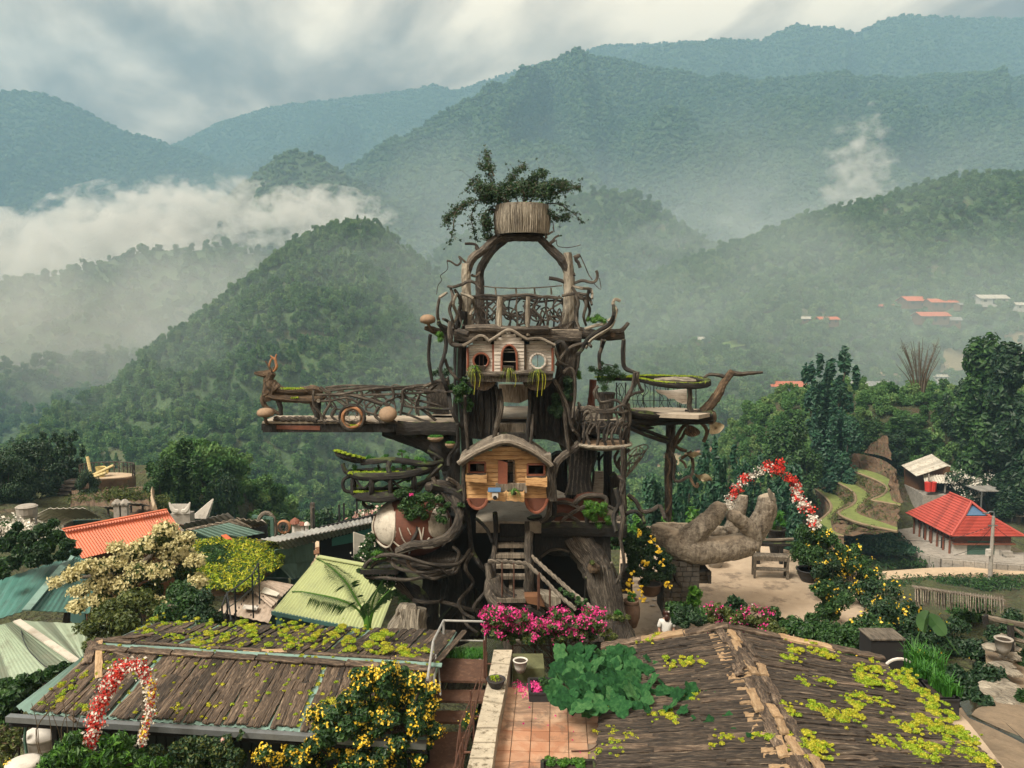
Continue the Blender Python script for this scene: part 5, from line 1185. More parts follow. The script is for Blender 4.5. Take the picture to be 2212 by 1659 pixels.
rope(TW,'handrail',pts(K6,[(500,690,23.4),(495,790,23.2),(560,855,22.9),(700,980,22.4),(860,1120,21.8),(1040,1265,21.2)]),.06,'ropewood')
for x,y0,y1 in((303,880,1150),(396,885,1155),(585,975,1250),(680,1060,1270),(595,960,1240),(676,1065,1260)):add_limb(TW,'baluster',K6,[(x,y0,22.2 if x<450 else 21.7),(x,y1,22.2 if x<450 else 21.7)],.022,'rust',n=5,rough=0)
# lower flight seen behind the bougainvillea
prism(TW,'lower_step',K6,[(600,1130),(765,1160),(765,1200),(700,1230),(620,1180)],22.4,.5,'bark_pale');prism(TW,'lower_step',K6,[(480,1150),(600,1150),(640,1230),(500,1200)],22.0,.4,'brownwood')
# middle flight between level 2 and level 1
for i in range(7):
 Yf=24.1-.22*i;z=Z2-.26*(i+1);a=P(*K3(680-6*i,1000),Yf);b=P(*K3(925,1000),Yf);m=MB();m.box(((a.x+b.x)/2,Yf,z-.05+.13),(abs(b.x-a.x),.26,.26));par(m.build('upper_stair_tread',M['bark_dark']if i%2 else M['board']),TW)
prism(TW,'back_wall',K3,[(670,600),(940,600),(940,730),(860,765),(700,755),(680,700)],27.6,.3,'hand')
# railing generator -------------------------------------------
def wild_rail(t,A,B,h,n,r=.03,seed=1,top=True,mat='bark',bow=0.):
 """rail of crooked branches between two floor points"""
 rs=random.Random(seed);A,B=Vector(A),Vector(B);d=B-A;nn=Vector((-d.y,d.x,0)).normalized()
 def at(s,z):return A+d*s+nn*(bow*math.sin(s*math.pi))+Vector((0,0,z))
 if top:
  for q in(1.,.93):
   m=MB();limb(m,[at(s/6,h*q*(1+rs.uniform(-.07,.07)))for s in range(7)],[r*1.3,r*1.1,r*1.4,r],4,6);par(m.build('rail_branch',M[mat]),t)
 for i in range(n):
  s=(i+.5)/n;m=MB();a=rs.uniform(-.5,.5)/n;limb(m,[at(s,0),at(s+a,h*.3),at(s-a*rs.uniform(.4,1.8),h*.65),at(min(1,max(0,s+a*.6)),h)],[r*1.2,r,r*.9,r],4,6);par(m.build('rail_branch',M[mat]),t)
  for _ in range(2):
   z=rs.uniform(.1,.8)*h;e=min(1,max(0,s+rs.choice((-1,1))*1.5/n));m=MB();limb(m,[at(s,z),at((s+e)/2,z+rs.uniform(.02,.3)*h),at(e,min(h,z+rs.uniform(-.2,.45)*h))],[r*.9,r*.75,r*.8],4,6);par(m.build('rail_branch',M[mat]),t)
  if rs.random()<.5:
   c=at(s,h*.45);rr=h*rs.uniform(.16,.26);m=MB();a0=rs.uniform(0,3);limb(m,[c+(d.normalized()*math.cos(a0+q*.9)+Vector((0,0,math.sin(a0+q*.9))))*rr for q in range(5)],[r*.8]*5,3,6);par(m.build('rail_branch',M[mat]),t)
TR_=thing('top_railing',(0,26,Z3),'railing of crooked branches round the topmost deck','railing')
def fl(K,x,y,z):return PZ(*K(x,y),z)
pA=P(*K1(585,1480),24.4);pB=P(*K1(1290,1480),24.5)
wild_rail(TR_,(pA.x,24.4,Z3),(pB.x,24.5,Z3),1.02,9,.032,3,mat='bark')
pC=P(*K1(640,1450),27.2);pD=P(*K1(1330,1450),27.2)
wild_rail(TR_,(pC.x,27.2,Z3),(pD.x,27.2,Z3),.98,10,.03,5,mat='bark_dark');wild_rail(TR_,(pC.x,27.1,Z3),(pA.x-.4,24.6,Z3),1.,6,.03,6);wild_rail(TR_,(pD.x+.3,27.1,Z3),(pB.x+.5,24.6,Z3),1.,6,.03,7)
for x,w in((808,.075),(1030,.065)):add_limb(TR_,'carved_post',K1,[(x,1245,24.1),(x-8,1380,24.1),(x-5,1550,24.1)],[w,w*1.1,w],'bark_pale')
add_limb(TR_,'rope_rail',K1,[(680,1165,25.5),(780,1175,26),(930,1180,26.5),(1100,1175,26.5),(1290,1160,25.5)],.02,'bark_pale',n=5)
for x in(770,930,1075,1205):add_limb(TR_,'stake',K1,[(x,1175,26.3),(x+4,1230,26.3)],.03,'bark_pale',n=5)
for l in([(400,1165),(440,1170),(510,1150),(560,1125),(610,1140),(650,1190)],[(420,1180),(440,1260),(410,1340),(430,1420),(450,1500)],[(450,1190),(500,1280),(480,1380),(520,1480)],[(470,1220),(440,1300),(470,1390),(440,1460)],[(500,1220),(590,1260),(600,1330),(570,1390)],
          [(1380,1165),(1450,1180),(1520,1190),(1530,1260)],[(1400,1230),(1420,1300),(1400,1400),(1430,1500)],[(1440,1240),(1480,1300),(1460,1400),(1480,1470)],[(1500,1190),(1490,1280),(1510,1360),(1480,1440)],[(1290,1240),(1400,1220),(1480,1230),(1520,1200)],[(1370,1170),(1440,1260),(1500,1250),(1525,1310)],
          [(330,1260),(315,1380),(340,1480),(370,1560),(380,1659)],[(330,1255),(390,1215)],[(330,1460),(400,1500),(450,1540)],[(440,1445),(430,1540),(420,1620)],[(360,1420),(400,1440),(440,1500)]):
 add_limb(TR_,'rail_branch',K1,[(x,y,24.3+.2*math.sin(x*.05+i))for i,(x,y)in enumerate(l)],[.04,.05,.045,.035],random.choice(['bark','bark','bark_pale']),n=7)
for l,r in(([(1700,1420),(1715,1350),(1690,1300),(1710,1265),(1750,1280)],.05),([(1700,1425),(1670,1480),(1600,1530),(1520,1580),(1470,1650)],.06),([(1650,1440),(1700,1400),(1720,1340)],.05),([(1470,1500),(1560,1470),(1640,1460)],.05)):add_limb(TR_,'swan_neck_branch',K1,[(x,y,24.2)for x,y in l],r,'bark_pale')
# pillars and arch carrying the stump planter -------------------
AR=thing('branch_arch',(0,25.4,Z3),'pale trunk pillars bending into an arch under the stump planter','arch')
for l,r in(([(555,1500,24.9),(545,1300,24.9),(540,1120,24.9),(545,985,24.9)],[.17,.15,.14,.14]),([(550,1060,24.9),(590,950,24.9),(680,880,25.0),(770,800,25.1),(850,770,25.2)],[.10,.13,.12,.12,.12]),
             ([(655,1500,26.3),(650,1250,26.3),(648,1060,26.3),(690,960,26.1),(760,870,25.8),(850,800,25.5)],[.15,.14,.13,.13,.12,.1]),([(1340,1500,25.0),(1350,1300,25.0),(1345,1100,25.0),(1335,900,25.0)],[.22,.19,.17,.12]),
             ([(1350,1080,25.0),(1300,970,25.0),(1190,860,25.1),(1110,780,25.2)],[.12,.15,.13,.12]),([(790,790,25.2),(900,775,25.2),(1010,775,25.2),(1140,785,25.2)],[.13,.15,.15,.12])):
 add_limb(AR,'arch_limb',K1,l,r,'bark_pale' if r[0]>.14 and len(l)<5 else 'bark',n=11,k=5)
for l,r in(([(545,985),(520,960),(485,930),(500,970),(470,1000),(420,970),(390,965)],.03),([(390,965),(395,1030),(340,1080),(350,1115),(320,1160),(310,1230)],.012),([(650,885),(610,860),(640,880),(610,835),(530,830)],.04),([(1200,840),(1230,790),(1270,765)],.03),([(1195,830),(1240,800)],.05),
             ([(1385,940),(1430,920),(1400,950),(1420,980),(1435,1020)],.05),([(1430,915),(1470,1000),(1500,1070),(1530,1115)],.015),([(1310,1130),(1250,1110),(1190,1100)],.05),([(1310,1130),(1340,1085),(1395,1070)],.05),([(1390,1140),(1450,1120),(1530,1135),(1565,1110),(1570,1070),(1560,1040)],.045),
             ([(1530,1130),(1595,1190),(1585,1100)],.012),([(560,1130),(600,1130),(640,1160)],.04),([(580,1075),(615,1085),(650,1050)],.04),([(800,770),(780,740),(790,730)],.05),([(1160,750),(1170,790)],.04),([(1180,760),(1220,735)],.03),([(1250,800),(1260,850),(1350,860),(1440,840)],.012),([(1220,660),(1230,740),(1220,700)],.012)):
 add_limb(AR,'twig',K1,[(x,y,24.95)for x,y in l],r,'bark',n=6)
c=P(*K1(980,762),25.3);px=25.3/FP/2.074*.5719
SP=thing('stump_planter',c,'pale tree stump planter crowning the tower arch','planter')
prof=[(200*px,0),(205*px,60*px),(208*px,150*px),(206*px,222*px),(196*px,226*px),(190*px,190*px)];m=MB();m.lathe((0,0,0),prof,44,rough=.02);m.build('stump_wall',M['bark_pale'],SP)
m=MB();m.lathe((0,0,0),[(190*px,0),(190*px,.02)],24);m.build('stump_floor',M['bark'],SP)
m=MB();m.lathe((0,0,180*px),[(188*px,0),(186*px,12*px)],24);m.build('soil',M['soil'],SP)
for k in range(40):
 a=math.pi+math.pi*k/39*1.0;r_=208*px;q0=Vector((math.cos(a)*r_,math.sin(a)*r_,0));m=MB();dx=random.uniform(-.03,.03);limb(m,[q0*.98+Vector((0,0,.02)),q0*1.005+Vector((dx,0,110*px)),q0*.99+Vector((dx*1.5,0,random.uniform(150,222)*px))],[.014,.028,.012],3,5);m.build('bark_ridge',M['bark_pale'],SP)
m=MB();m.blob((-195*px,.1,90*px),(22*px,.2,110*px),8,6);m.build('side_lump',M['bark_pale'],SP)
# trailing bush in the planter
BU=thing('trailing_bush',(c.x,c.y,c.z+.85),'wild dark green thorny bush sprawling over the stump planter','bush');base=Vector(BU.location);B=[];m=MB();rs=np.random.RandomState(4)
for(l,w)in[([(900,520),(760,400),(720,260),(650,210)],30),([(760,300),(720,200),(700,130)],26),([(900,510),(700,400),(640,380)],50),([(850,520),(650,490),(520,520),(430,590),(375,660)],34),([(560,500),(460,580),(440,700),(415,830)],14),([(620,520),(580,620),(600,720),(615,800)],16),([(760,520),(700,620),(700,720),(720,800)],32),([(950,500),(880,350),(920,280),(1000,230)],34),([(1000,500),(1050,380),(1100,290),(1150,280)],40),([(1000,470),(1150,400),(1260,360),(1320,370)],46),([(1150,450),(1280,420),(1360,400),(1430,380)],24),([(1150,520),(1260,520),(1350,570),(1465,670)],14),([(1180,560),(1230,620),(1290,630),(1340,610)],26),([(850,460),(820,420),(900,400)],70),([(1000,440),(980,380),(1060,400)],70),([(820,480),(740,430),(700,450)],64),([(1050,430),(1180,450),(1120,380)],60),([(650,350),(600,330),(540,420)],20),([(700,560),(680,640),(730,700)],34)]:
 S=smooth_path([P(*K1(x,y),25.3+rs.uniform(-.6,.6))-base for x,y in l],5)
 if S[0].length<1.3:S[0]=Vector((S[0].x*.7,0,-.05))
 m.tube(S,rads([.022,.008],len(S)),5)
 for p in S[2:]:B.append((tuple(p+Vector(rs.normal(size=3)*.03)),(w*px*1.35,w*px*1.5,w*px*1.1)))
 for p in S[3:]:
  for _ in range(2):
   e=p+Vector(rs.normal(size=3)*.16);m.tube([p,e],[.006,.002],3)
   B.append((tuple(e),(.05,.05,.04)))
m.build('stem',M['trunk'],BU);leaf_mass('foliage',B,11500,.036,M['dark'],3,BU,asp=.65);leaf_mass('foliage',B[::2],2600,.036,M['green'],5,BU,asp=.65)
leaf_mass('dry_twig',B,2200,.08,M['dead'],6,BU,asp=.07);leaf_mass('ground_cover',[((x,-.35,.04),(.18,.2,.08))for x in(-.1,.1,.3,.5)],700,.03,M['fresh'],7,BU)
# white three gabled house --------------------------------------
def board_wall(t,K,Y,outline,dy,holes,mat,th=.05,seed=0,nm='wall_board'):
 """horizontal boards fitted into an outline, leaving the openings"""
 rs=random.Random(seed);ys=[p[1]for p in outline];y=max(ys);n=len(outline)
 while y-dy*.5>min(ys):
  yc=y-dy/2;xs=[]
  for i in range(n):
   a,b=outline[i],outline[(i+1)%n]
   if(a[1]>yc)!=(b[1]>yc):xs.append(a[0]+(yc-a[1])/(b[1]-a[1])*(b[0]-a[0]))
  xs.sort()
  for x0,x1 in zip(xs[::2],xs[1::2]):
   seg=[(x0,x1)]
   for hx,hy,rx,ry,rd in holes:
    q=(yc-hy)/ry
    if abs(q)>=1:continue
    hw=rx*(math.sqrt(1-q*q)if rd==1 or(rd==2 and q<-.35)else 1)
    if rd==2 and q<-.35:hw=rx*math.sqrt(max(0,1-((-q-.35)/.65)**2))
    seg=[s for a,b in seg for s in((a,min(b,hx-hw)),(max(a,hx+hw),b))if s[1]-s[0]>4]
   for a,b in seg:
    if b-a<6:continue
    j=rs.uniform(-.004,.004);tl=rs.uniform(-.5,.5)
    m=MB();m.slab([P(*K(a,y-1.2+tl),Y+j),P(*K(b,y-1.2-tl),Y+j),P(*K(b,y-dy+.8+tl),Y+j+.015),P(*K(a,y-dy+.8-tl),Y+j+.015)],(0,-1,0),th);par(m.build(nm,M[mat]),t)
  y-=dy
def frame_path(K,pts_,Y,r,t,nm,mat,n=7):return add_limb(t,nm,K,[(x,y,Y)for x,y in pts_],r,mat,n=n,k=4,rough=.08)
def ring(cx,cy,rx,ry,n=14):return[(cx+rx*math.cos(a),cy+ry*math.sin(a))for a in np.linspace(0,2*math.pi,n+1)]
WH=thing('white_gabled_house',P(*K3(770,560),23.6),'small white boarded house with three wavy gables on the upper tower','house')
YW=23.5
board_wall(WH,K3,YW,[(392,488),(392,262),(500,178),(620,235),(620,488)],31,[(515,385,62,62,1)],'white_board',seed=1)
board_wall(WH,K3,YW-.12,[(632,486),(632,205),(760,118),(900,205),(900,486)],31,[(765,370,66,122,2)],'white_board',seed=2)
board_wall(WH,K3,YW,[(918,488),(918,235),(1050,190),(1150,250),(1150,488)],31,[(1025,388,62,62,1)],'white_board',seed=3)
frame_path(K3,ring(515,385,68,66),YW-.03,.035,WH,'window_frame','door_red');frame_path(K3,ring(1025,390,68,66),YW-.03,.035,WH,'window_frame','white_board')
frame_path(K3,[(700,485),(702,330),(725,268),(765,245),(808,268),(832,330),(838,485)],YW-.16,.035,WH,'window_frame','door_red')
for x,y0,y1 in((500,335,445),(535,325,450),(1022,325,440)):add_limb(WH,'window_bar',K3,[(x,y0,YW),(x,y1,YW)],.008,'rust',n=4,rough=0)
for y in(285,308,395):add_limb(WH,'window_bar',K3,[(715,y,YW-.1),(825,y,YW-.1)],.014,'bark_pale',n=4,rough=0)
prism(WH,'inner_wall',K3,[(440,310),(620,250),(900,230),(900,485),(440,485)],YW+.75,.05,'dark_in')  # black panel added behind the windows to paint the shade inside
for x in(392,625,908,1152):add_limb(WH,'corner_post',K3,[(x,240 if x in(625,908)else 270,YW-.05),(x+3,380,YW-.05),(x,492,YW-.05)],.035,'door_red' if x!=908 else 'bark_brown',n=6)
for x in(388,1168):prism(WH,'side_wall',K3,[(x-6,270),(x+6,270),(x+6,490),(x-6,490)],YW,.9,'white_board')
RF=[[(350,250),(420,215),(490,165),(540,168),(585,208)],[(582,210),(660,165),(730,118),(790,115),(860,155),(930,195)],[(925,195),(1000,185),(1060,190),(1120,220),(1175,245)]]
def wavy_roof(t,K,l,Y0,Y1,th,mat,seed=0,slats=10):
 """curved eave line swept back, laid with planks"""
 S=[K(x,y)for x,y in l];S=smooth_path([Vector((u,v,0))for u,v in S],4);rs=random.Random(seed)
 for i in range(len(S)-1):
  a,b=S[i],S[i+1];j=rs.uniform(0,.10);q=[P(a.x,a.y,Y0-j),P(b.x,b.y,Y0-j)];q2=[Vector((p.x,Y1,p.z+.02))for p in q]
  m=MB();n=(q[1]-q[0]).cross(q2[0]-q[0]).normalized();n=n if n.z>0 else-n;m.slab([q[0],q[1]-(q[1]-q[0])*.03,q2[1],q2[0]],n,th*rs.uniform(.8,1.2));par(m.build('roof_board',M[mat]),t)
 m=MB();limb(m,[P(p.x,p.y,Y0-.12)for p in S[::2]+[S[-1]]],th*.75,2,6,.12);par(m.build('barge_board',M[mat]),t)
M['roofbark']=bark('weathered_roof_bark',[(.06,.048,.036),(.17,.145,.115),(.28,.25,.205),(.40,.37,.32)])
for i,l in enumerate(RF):wavy_roof(WH,K3,l,YW-.1,YW+.9,.055,'roofbark',i)
prism(WH,'floor_beam',K3,[(385,490),(1160,490),(1155,555),(900,580),(660,575),(420,570)],YW-.2,1.2,'bark')
add_limb(WH,'edge_log',K3,[(380,500,YW-.2),(600,505,YW-.22),(800,500,YW-.2),(1000,490,YW-.22),(1160,500,YW-.2)],.07,'bark',n=8)
for x0,x1,yb_ in((410,655,655),(880,1150,655)):
 prism(WH,'underside_bowl',K3,[(x0,570),(x1,572),(x1-30,612),(lerp(x0,x1,.7),645),(lerp(x0,x1,.5),yb_),(lerp(x0,x1,.3),645),(x0+25,612)],YW-.1,.9,'bark_brown')
def fern(K,x,y,Y,r,label,t=None,n=26,drop=1.,mat='fernleaf',name='hanging_fern',seed=0):
 """arching strap leaves, each a blade of its own bundled as one tuft"""
 rs=random.Random(seed+int(x));c=P(*K(x,y),Y);T_=thing(name,c,label,'plant');m=MB()
 for i in range(n):
  a=rs.uniform(0,6.28);L_=r*rs.uniform(.6,1.2);w=r*.03;up=rs.uniform(.1,.45)*r;d=Vector((math.cos(a),math.sin(a)*.7-.25,0));sd_=Vector((-d.y,d.x,0)).normalized()*w
  pp=[Vector((0,0,0)),d*L_*.4+Vector((0,0,up)),d*L_*.75+Vector((0,0,up*.4-L_*.1)),d*L_+Vector((0,0,-L_*.35*drop*rs.uniform(.5,2.)))]
  V=[];
  for k,p in enumerate(pp):q=(1.1,1,.8,.1)[k];V+=[p-sd_*q,p+sd_*q]
  m.add(V,[(0,1,3,2),(2,3,5,4),(4,5,7,6)])
 o=m.build('blade',M[mat],T_);o['kind']='stuff'
 m=MB();m.blob((0,.05,-.06),(r*.4,r*.3,r*.22),8,5);m.build('root_ball',M['soil'],T_);return T_
fern(K3,455,480,YW-.3,.27,'hanging fern under the left round window of the white house',seed=1,drop=2.2);fern(K3,765,480,YW-.4,.27,'hanging fern under the arched middle window of the white house',seed=2,drop=2.2);fern(K3,1020,490,YW-.3,.27,'hanging fern under the right white framed window',seed=3,drop=2.4)
fern(K3,450,450,YW-.25,.24,'bright green fern beside the left round window',seed=9,mat='fresh',drop=.4)
for i,(x,l)in enumerate(((455,(560,690)),(500,(540,620)),(820,(560,620)),(1020,(560,710)),(1060,(560,700)),(1085,(560,640)))):add_limb(WH,'hanging_root',K3,[(x,500,YW-.38),(x+8,l[0],YW-.42),(x-4,l[1],YW-.4)],.008,'limeyel',n=4,rough=0)
for x in(515,765):prism(WH,'window_box',K3,[(x-55,430),(x+45,435),(x+35,475),(x-45,475)],YW-.25,.16,'soil')
# honey coloured house ------------------------------------------
OH=thing('honey_wood_house',P(*K3(740,1640),22.9),'honey coloured wooden house with wavy bark roof over the tower stairs','house');YO=22.8
board_wall(OH,K3,YO,[(372,1618),(388,1290),(500,1215),(640,1165),(740,1140),(850,1165),(960,1210),(1100,1300),(1108,1618)],38.5,[(478,1340,74,46,0),(738,1415,72,140,0),(1005,1360,74,48,0)],'orange_board',.06,5)
board_wall(OH,K3,YO-.003,[(665,1618),(665,1556),(812,1556),(812,1618)],31,[],'orange_board',.06,6)
wavy_roof(OH,K3,[(308,1306),(400,1245),(500,1190),(600,1145),(690,1112),(770,1110),(860,1140),(960,1185),(1060,1250),(1145,1320)],YO-.28,YO+1.5,.085,'roofbark',7)
wavy_roof(OH,K3,[(330,1315),(500,1205),(700,1128),(770,1126),(960,1200),(1135,1328)],YO-.2,YO+1.4,.06,'roofbark',8)
for x0,x1,y0,y1 in((408,552,1296,1386),(930,1080,1312,1408)):
 for l in(((x0,y0),(x1,y0)),((x0,y1),(x1,y1)),((x0,y0),(x0,y1)),((x1,y0),(x1,y1))):m=MB();m.bar(P(*K3(*l[0]),YO-.04),P(*K3(*l[1]),YO-.04),.06,.05);pb(m,'window_frame','door_red',OH)
 m=MB();xm_=(x0+x1)/2;m.bar(P(*K3(xm_,y0),YO),P(*K3(xm_,y1),YO),.02);pb(m,'window_bar','dark_in',OH)
prism(OH,'inner_wall',K3,[(400,1290),(1085,1290),(1085,1500),(400,1500)],YO+.9,.05,'dark_in')  # dark sheet standing in for the shaded room behind the openings
prism(OH,'inner_board',K3,[(475,1312),(550,1325),(540,1375),(472,1370)],YO+.6,.05,'white_board')
prism(OH,'door',K3,[(667,1275),(752,1300),(750,1560),(668,1535)],YO-.14,.06,'door_red')
for y in(1300,1330,1385,1415):m=MB();m.bar(P(*K3(752,y),YO+.3),P(*K3(808,y),YO+.3),.03,.02);pb(m,'door_slat','board',OH)
m=MB();m.bar(P(*K3(752,1280),YO-.02),P(*K3(808,1280),YO-.02),.05);m.bar(P(*K3(810,1280),YO-.02),P(*K3(810,1480),YO-.02),.05);pb(m,'door_frame','bark_brown',OH)
def fbox(x0,x1,y0,y1,nm='flower_box',mat='orange_board',Y=None,d=.25):
 Y=Y or YO-.3;m=MB();k=8;A=[P(*K3(lerp(x0,x1,i/k),y0+3*math.sin(i*1.3)),Y)for i in range(k+1)]+[P(*K3(lerp(x1,x0,i/k),y1+lerp(6,-8,i/k)+3*math.sin(i*1.9)),Y)for i in range(k+1)]
 m.slab(A,(0,-1,0),d);par(m.build(nm,M[mat]),OH);a,b=P(*K3(x0+8,y0-1),Y+.05),P(*K3(x1-8,y0-1),Y+.05);m=MB();m.bar(a+Vector((0,.07,.012)),b+Vector((0,.07,.012)),.16,.03);pb(m,'soil','soil',OH)
fbox(375,566,1410,1475);fbox(914,1106,1436,1510);fbox(572,735,1565,1640,Y=YO-.34);fbox(740,902,1560,1645,Y=YO-.32)
for x0,x1,y1 in((395,575,1710),(905,1110,1745)):
 k=9;prism(OH,'round_bracket',K3,[(x0,1618)]+[(lerp(x0,x1,i/k),1622+(y1-1622)*math.sin(math.pi*i/k)**.6)for i in range(k+1)]+[(x1,1618)],YO-.05,.7,'redclay')
 add_limb(OH,'bracket_rim',K3,[(lerp(x0,x1,i/k),1622+(y1-1622)*math.sin(math.pi*i/k)**.6,YO-.1)for i in range(k+1)],.045,'door_red',n=6)
for x,mt in((362,'bark'),(1128,'bark'),(1160,'bark')):add_limb(OH,'corner_post',K3,[(x,1300,YO),(x-6,1450,YO),(x+6,1640,YO)],.09 if x>1000 else.06,mt)
for l in([(375,1300),(390,1240),(430,1215)],[(1110,1235),(1150,1250),(1145,1330)]):prism(OH,'roof_end_board',K3,[(l[0][0]-30,l[0][1]),(l[1][0]-10,l[1][1]-25),(l[2][0],l[2][1]-5),(l[2][0]-30,l[2][1]+30)],YO-.25,.3,'roofbark')
for x in(440,980):prism(OH,'side_wall',K3,[((372 if x<500 else 1104),1300),((378 if x<500 else 1110),1300),((378 if x<500 else 1110),1618),((372 if x<500 else 1104),1618)],YO+.05,1.2,'orange_board')
fern(K3,805,1555,YO-.42,.24,'green fern in the box under the honey house door',seed=5,mat='fresh',drop=1.6,n=34)
t=thing('flood_lamp',P(*K3(640,1590),YO-.5),'white flood lamp with small solar panel on the honey house','lamp')
m=MB();m.box((0,0,.02),(.17,.12,.16));lbm(m,'lamp_body','white_wall',t);m=MB();m.tube([(0,-.07,-.06),(0,.02,-.05)],.06,12);lbm(m,'lens','dark_in',t);m=MB();m.box((-.02,.02,.15),(.36,.22,.02),Matrix.Rotation(.35,3,'X'));lbm(m,'solar_panel','blue',t)
# ------------------------------------------------------------ left arm: deer balcony
LB=thing('deer_balcony',P(*K2(900,700),24.7),'long plank balcony reaching left from the tower','balcony')
def dk(x,y):return PZ(*K2(x,y),Z2)
q=[dk(185,652),dk(900,655),dk(1700,660),dk(1700,600),dk(1380,628),dk(900,632),dk(240,628)]
a,b=P(*K2(188,680),24.1),P(*K2(1400,690),24.1)
m=MB();m.slab([(a.x,24.1,Z2),(b.x+1.,24.1,Z2),(b.x+1.,25.5,Z2),(a.x,25.5,Z2)],(0,0,1),.06);pb(m,'deck_floor','deck',LB)
m=MB();m.box(((a.x+b.x)/2,24.2,Z2-.2),(b.x-a.x,.16,.27));pb(m,'side_beam','bark_dark',LB);m=MB();m.box(((a.x+b.x)/2,25.4,Z2-.2),(b.x-a.x,.16,.27));pb(m,'side_beam','bark_dark',LB)
for k in range(8):m=MB();m.box((lerp(a.x,b.x,k/7),24.8,Z2-.19),(.12,1.2,.2));pb(m,'cross_beam','bark_dark',LB)
prism(LB,'red_panel',K2,[(300,678),(640,682),(640,716),(300,708)],24.1,.03,'redclay')
rope(LB,'twisted_edge',pts(K2,[(280,625,24.1),(400,628,24.1),(520,625,24.1),(620,640,24.1)]),.07,'bark')
rope(LB,'twisted_edge',pts(K2,[(620,645,24.05),(900,650,24.05),(1250,660,24.05)]),.03,'bark')
for l,r in(([(590,440,24.1),(800,432,24.1),(960,402,24.1),(1200,380,24.1),(1480,368,24.2),(1560,350,24.3)],.038),([(700,410,25.3),(960,380,25.3),(1180,385,25.3),(1500,405,25.2),(1640,410,24.4)],.035),([(600,438,24.1),(900,442,24.1),(1300,430,24.15),(1640,408,24.2)],.035),
             ([(880,440,24.1),(1000,470,24.1),(1130,515,24.1)],.06),([(730,445,24.1),(850,530,24.1),(960,560,24.1),(1100,600,24.1)],.035),([(1240,450,24.2),(1400,480,24.2),(1560,520,24.2),(1640,560,24.2)],.04),([(1280,520,24.1),(1400,540,24.1),(1640,552,24.1)],.035),([(1280,430,24.2),(1450,560,24.2),(1550,640,24.2)],.045),([(1250,570,24.2),(1350,600,24.2),(1450,640,24.2),(1530,655,24.2)],.035),
             ([(590,400,24.05),(590,520,24.05),(640,580,24.05),(680,670,24.05)],.035),([(640,380,24.1),(720,430,24.1)],.05),([(1560,345,24.4),(1480,420,24.5),(1440,400,24.5)],.05),([(650,490,24.1),(740,480,24.1),(850,460,24.1),(940,500,24.1)],.04),([(700,410,24.1),(720,500,24.1),(670,590,24.1),(690,630,24.1)],.045),([(830,440,24.1),(860,510,24.1),(850,600,24.1)],.035),([(960,400,24.1),(970,470,24.1),(900,540,24.1)],.04),([(1200,380,24.1),(1220,460,24.1),(1160,490,24.1),(1180,530,24.1)],.045),([(1380,380,24.1),(1290,400,24.1),(1290,480,24.1),(1270,600,24.1)],.04),([(1420,440,24.1),(1390,520,24.1),(1400,590,24.1)],.04),([(760,540,24.1),(730,600,24.1),(790,655,24.1)],.04),([(1100,530,24.1),(1070,600,24.1),(1130,650,24.1)],.04)):
 add_limb(LB,'rail_branch',K2,l,r,'bark',n=7)
pA,pB=P(*K2(690,640),25.4),P(*K2(1560,640),25.4);wild_rail(LB,(pA.x,25.4,Z2),(pB.x,25.4,Z2),.95,9,.03,21)
for K,poly,Y in((K2,[(1470,400),(1560,350),(1640,300),(1660,420),(1640,620),(1480,560)],25.8),):prism(LB,'carved_stump',K,poly,Y,.5,'bark')
D=thing('deer_sculpture',P(*K2(430,640),24.6),'driftwood deer with curved antlers and mossy back on the balcony tip','sculpture')
for nm,l,r,mt in(('head',[(128,266),(170,276),(220,278),(268,268)],[.045,.075,.11,.12],'bark_brown'),('muzzle_top',[(150,262),(200,258),(250,250),(285,245)],[.03,.05,.05,.03],'bark_brown'),('ear',[(270,250),(285,225),(300,205)],[.04,.045,.015],'bark_brown'),('neck',[(262,262),(240,310),(250,350),(300,400)],[.14,.14,.18,.2],'bark_brown'),('chest',[(215,310),(225,380),(222,440),(235,490)],[.07,.12,.14,.1],'bark_brown'),
                     ('back',[(270,385),(380,412),(500,408),(590,398),(660,420)],[.15,.12,.12,.14,.08],'bark_brown'),('belly',[(235,440),(350,462),(480,470),(600,470),(680,450)],[.11,.13,.12,.15,.07],'bark_brown'),('front_leg',[(225,420),(195,480),(215,530),(270,562),(325,588)],[.1,.085,.07,.06,.05],'bark_brown'),('leg',[(315,480),(330,540),(335,600)],[.08,.07,.06],'bark_dark'),('leg',[(610,470),(622,550),(615,640)],[.14,.09,.09],'bark_dark'),('leg',[(560,480),(590,560),(630,640)],[.05,.05,.05],'bark'),
                     ('antler',[(262,255),(240,220),(215,172)],[.04,.035,.012],'bark_brown'),('antler',[(275,255),(300,215),(290,160),(300,118)],[.045,.045,.035,.012],'orange'),('antler_tine',[(290,165),(265,145),(250,130)],[.035,.03,.01],'orange'),('antler_tine',[(240,222),(250,180),(265,150)],[.03,.03,.02],'orange'),('antler_tine',[(236,205),(222,190),(208,172)],[.02,.02,.008],'bark_brown'),('antler',[(245,235),(270,250),(295,230)],[.03,.035,.03],'bark_brown')):
 add_limb(D,nm,K2,[(x,y,24.5)for x,y in l],r,mt,n=10,k=5)
m=MB();m.tube(pts(K2,[(628,485,24.28),(628,485,24.4)]),.06,12);pb(m,'log_end','bark_pale',D)
o=leaf_mass('moss',[(tuple(P(*K2(x,388+4*math.sin(x)),24.5)),(.14,.14,.035))for x in range(320,590,22)]+[(tuple(P(*K2(x,460),24.38)),(.08,.05,.03))for x in(430,460)],2200,.022,M['lime'],3);par(o,D)
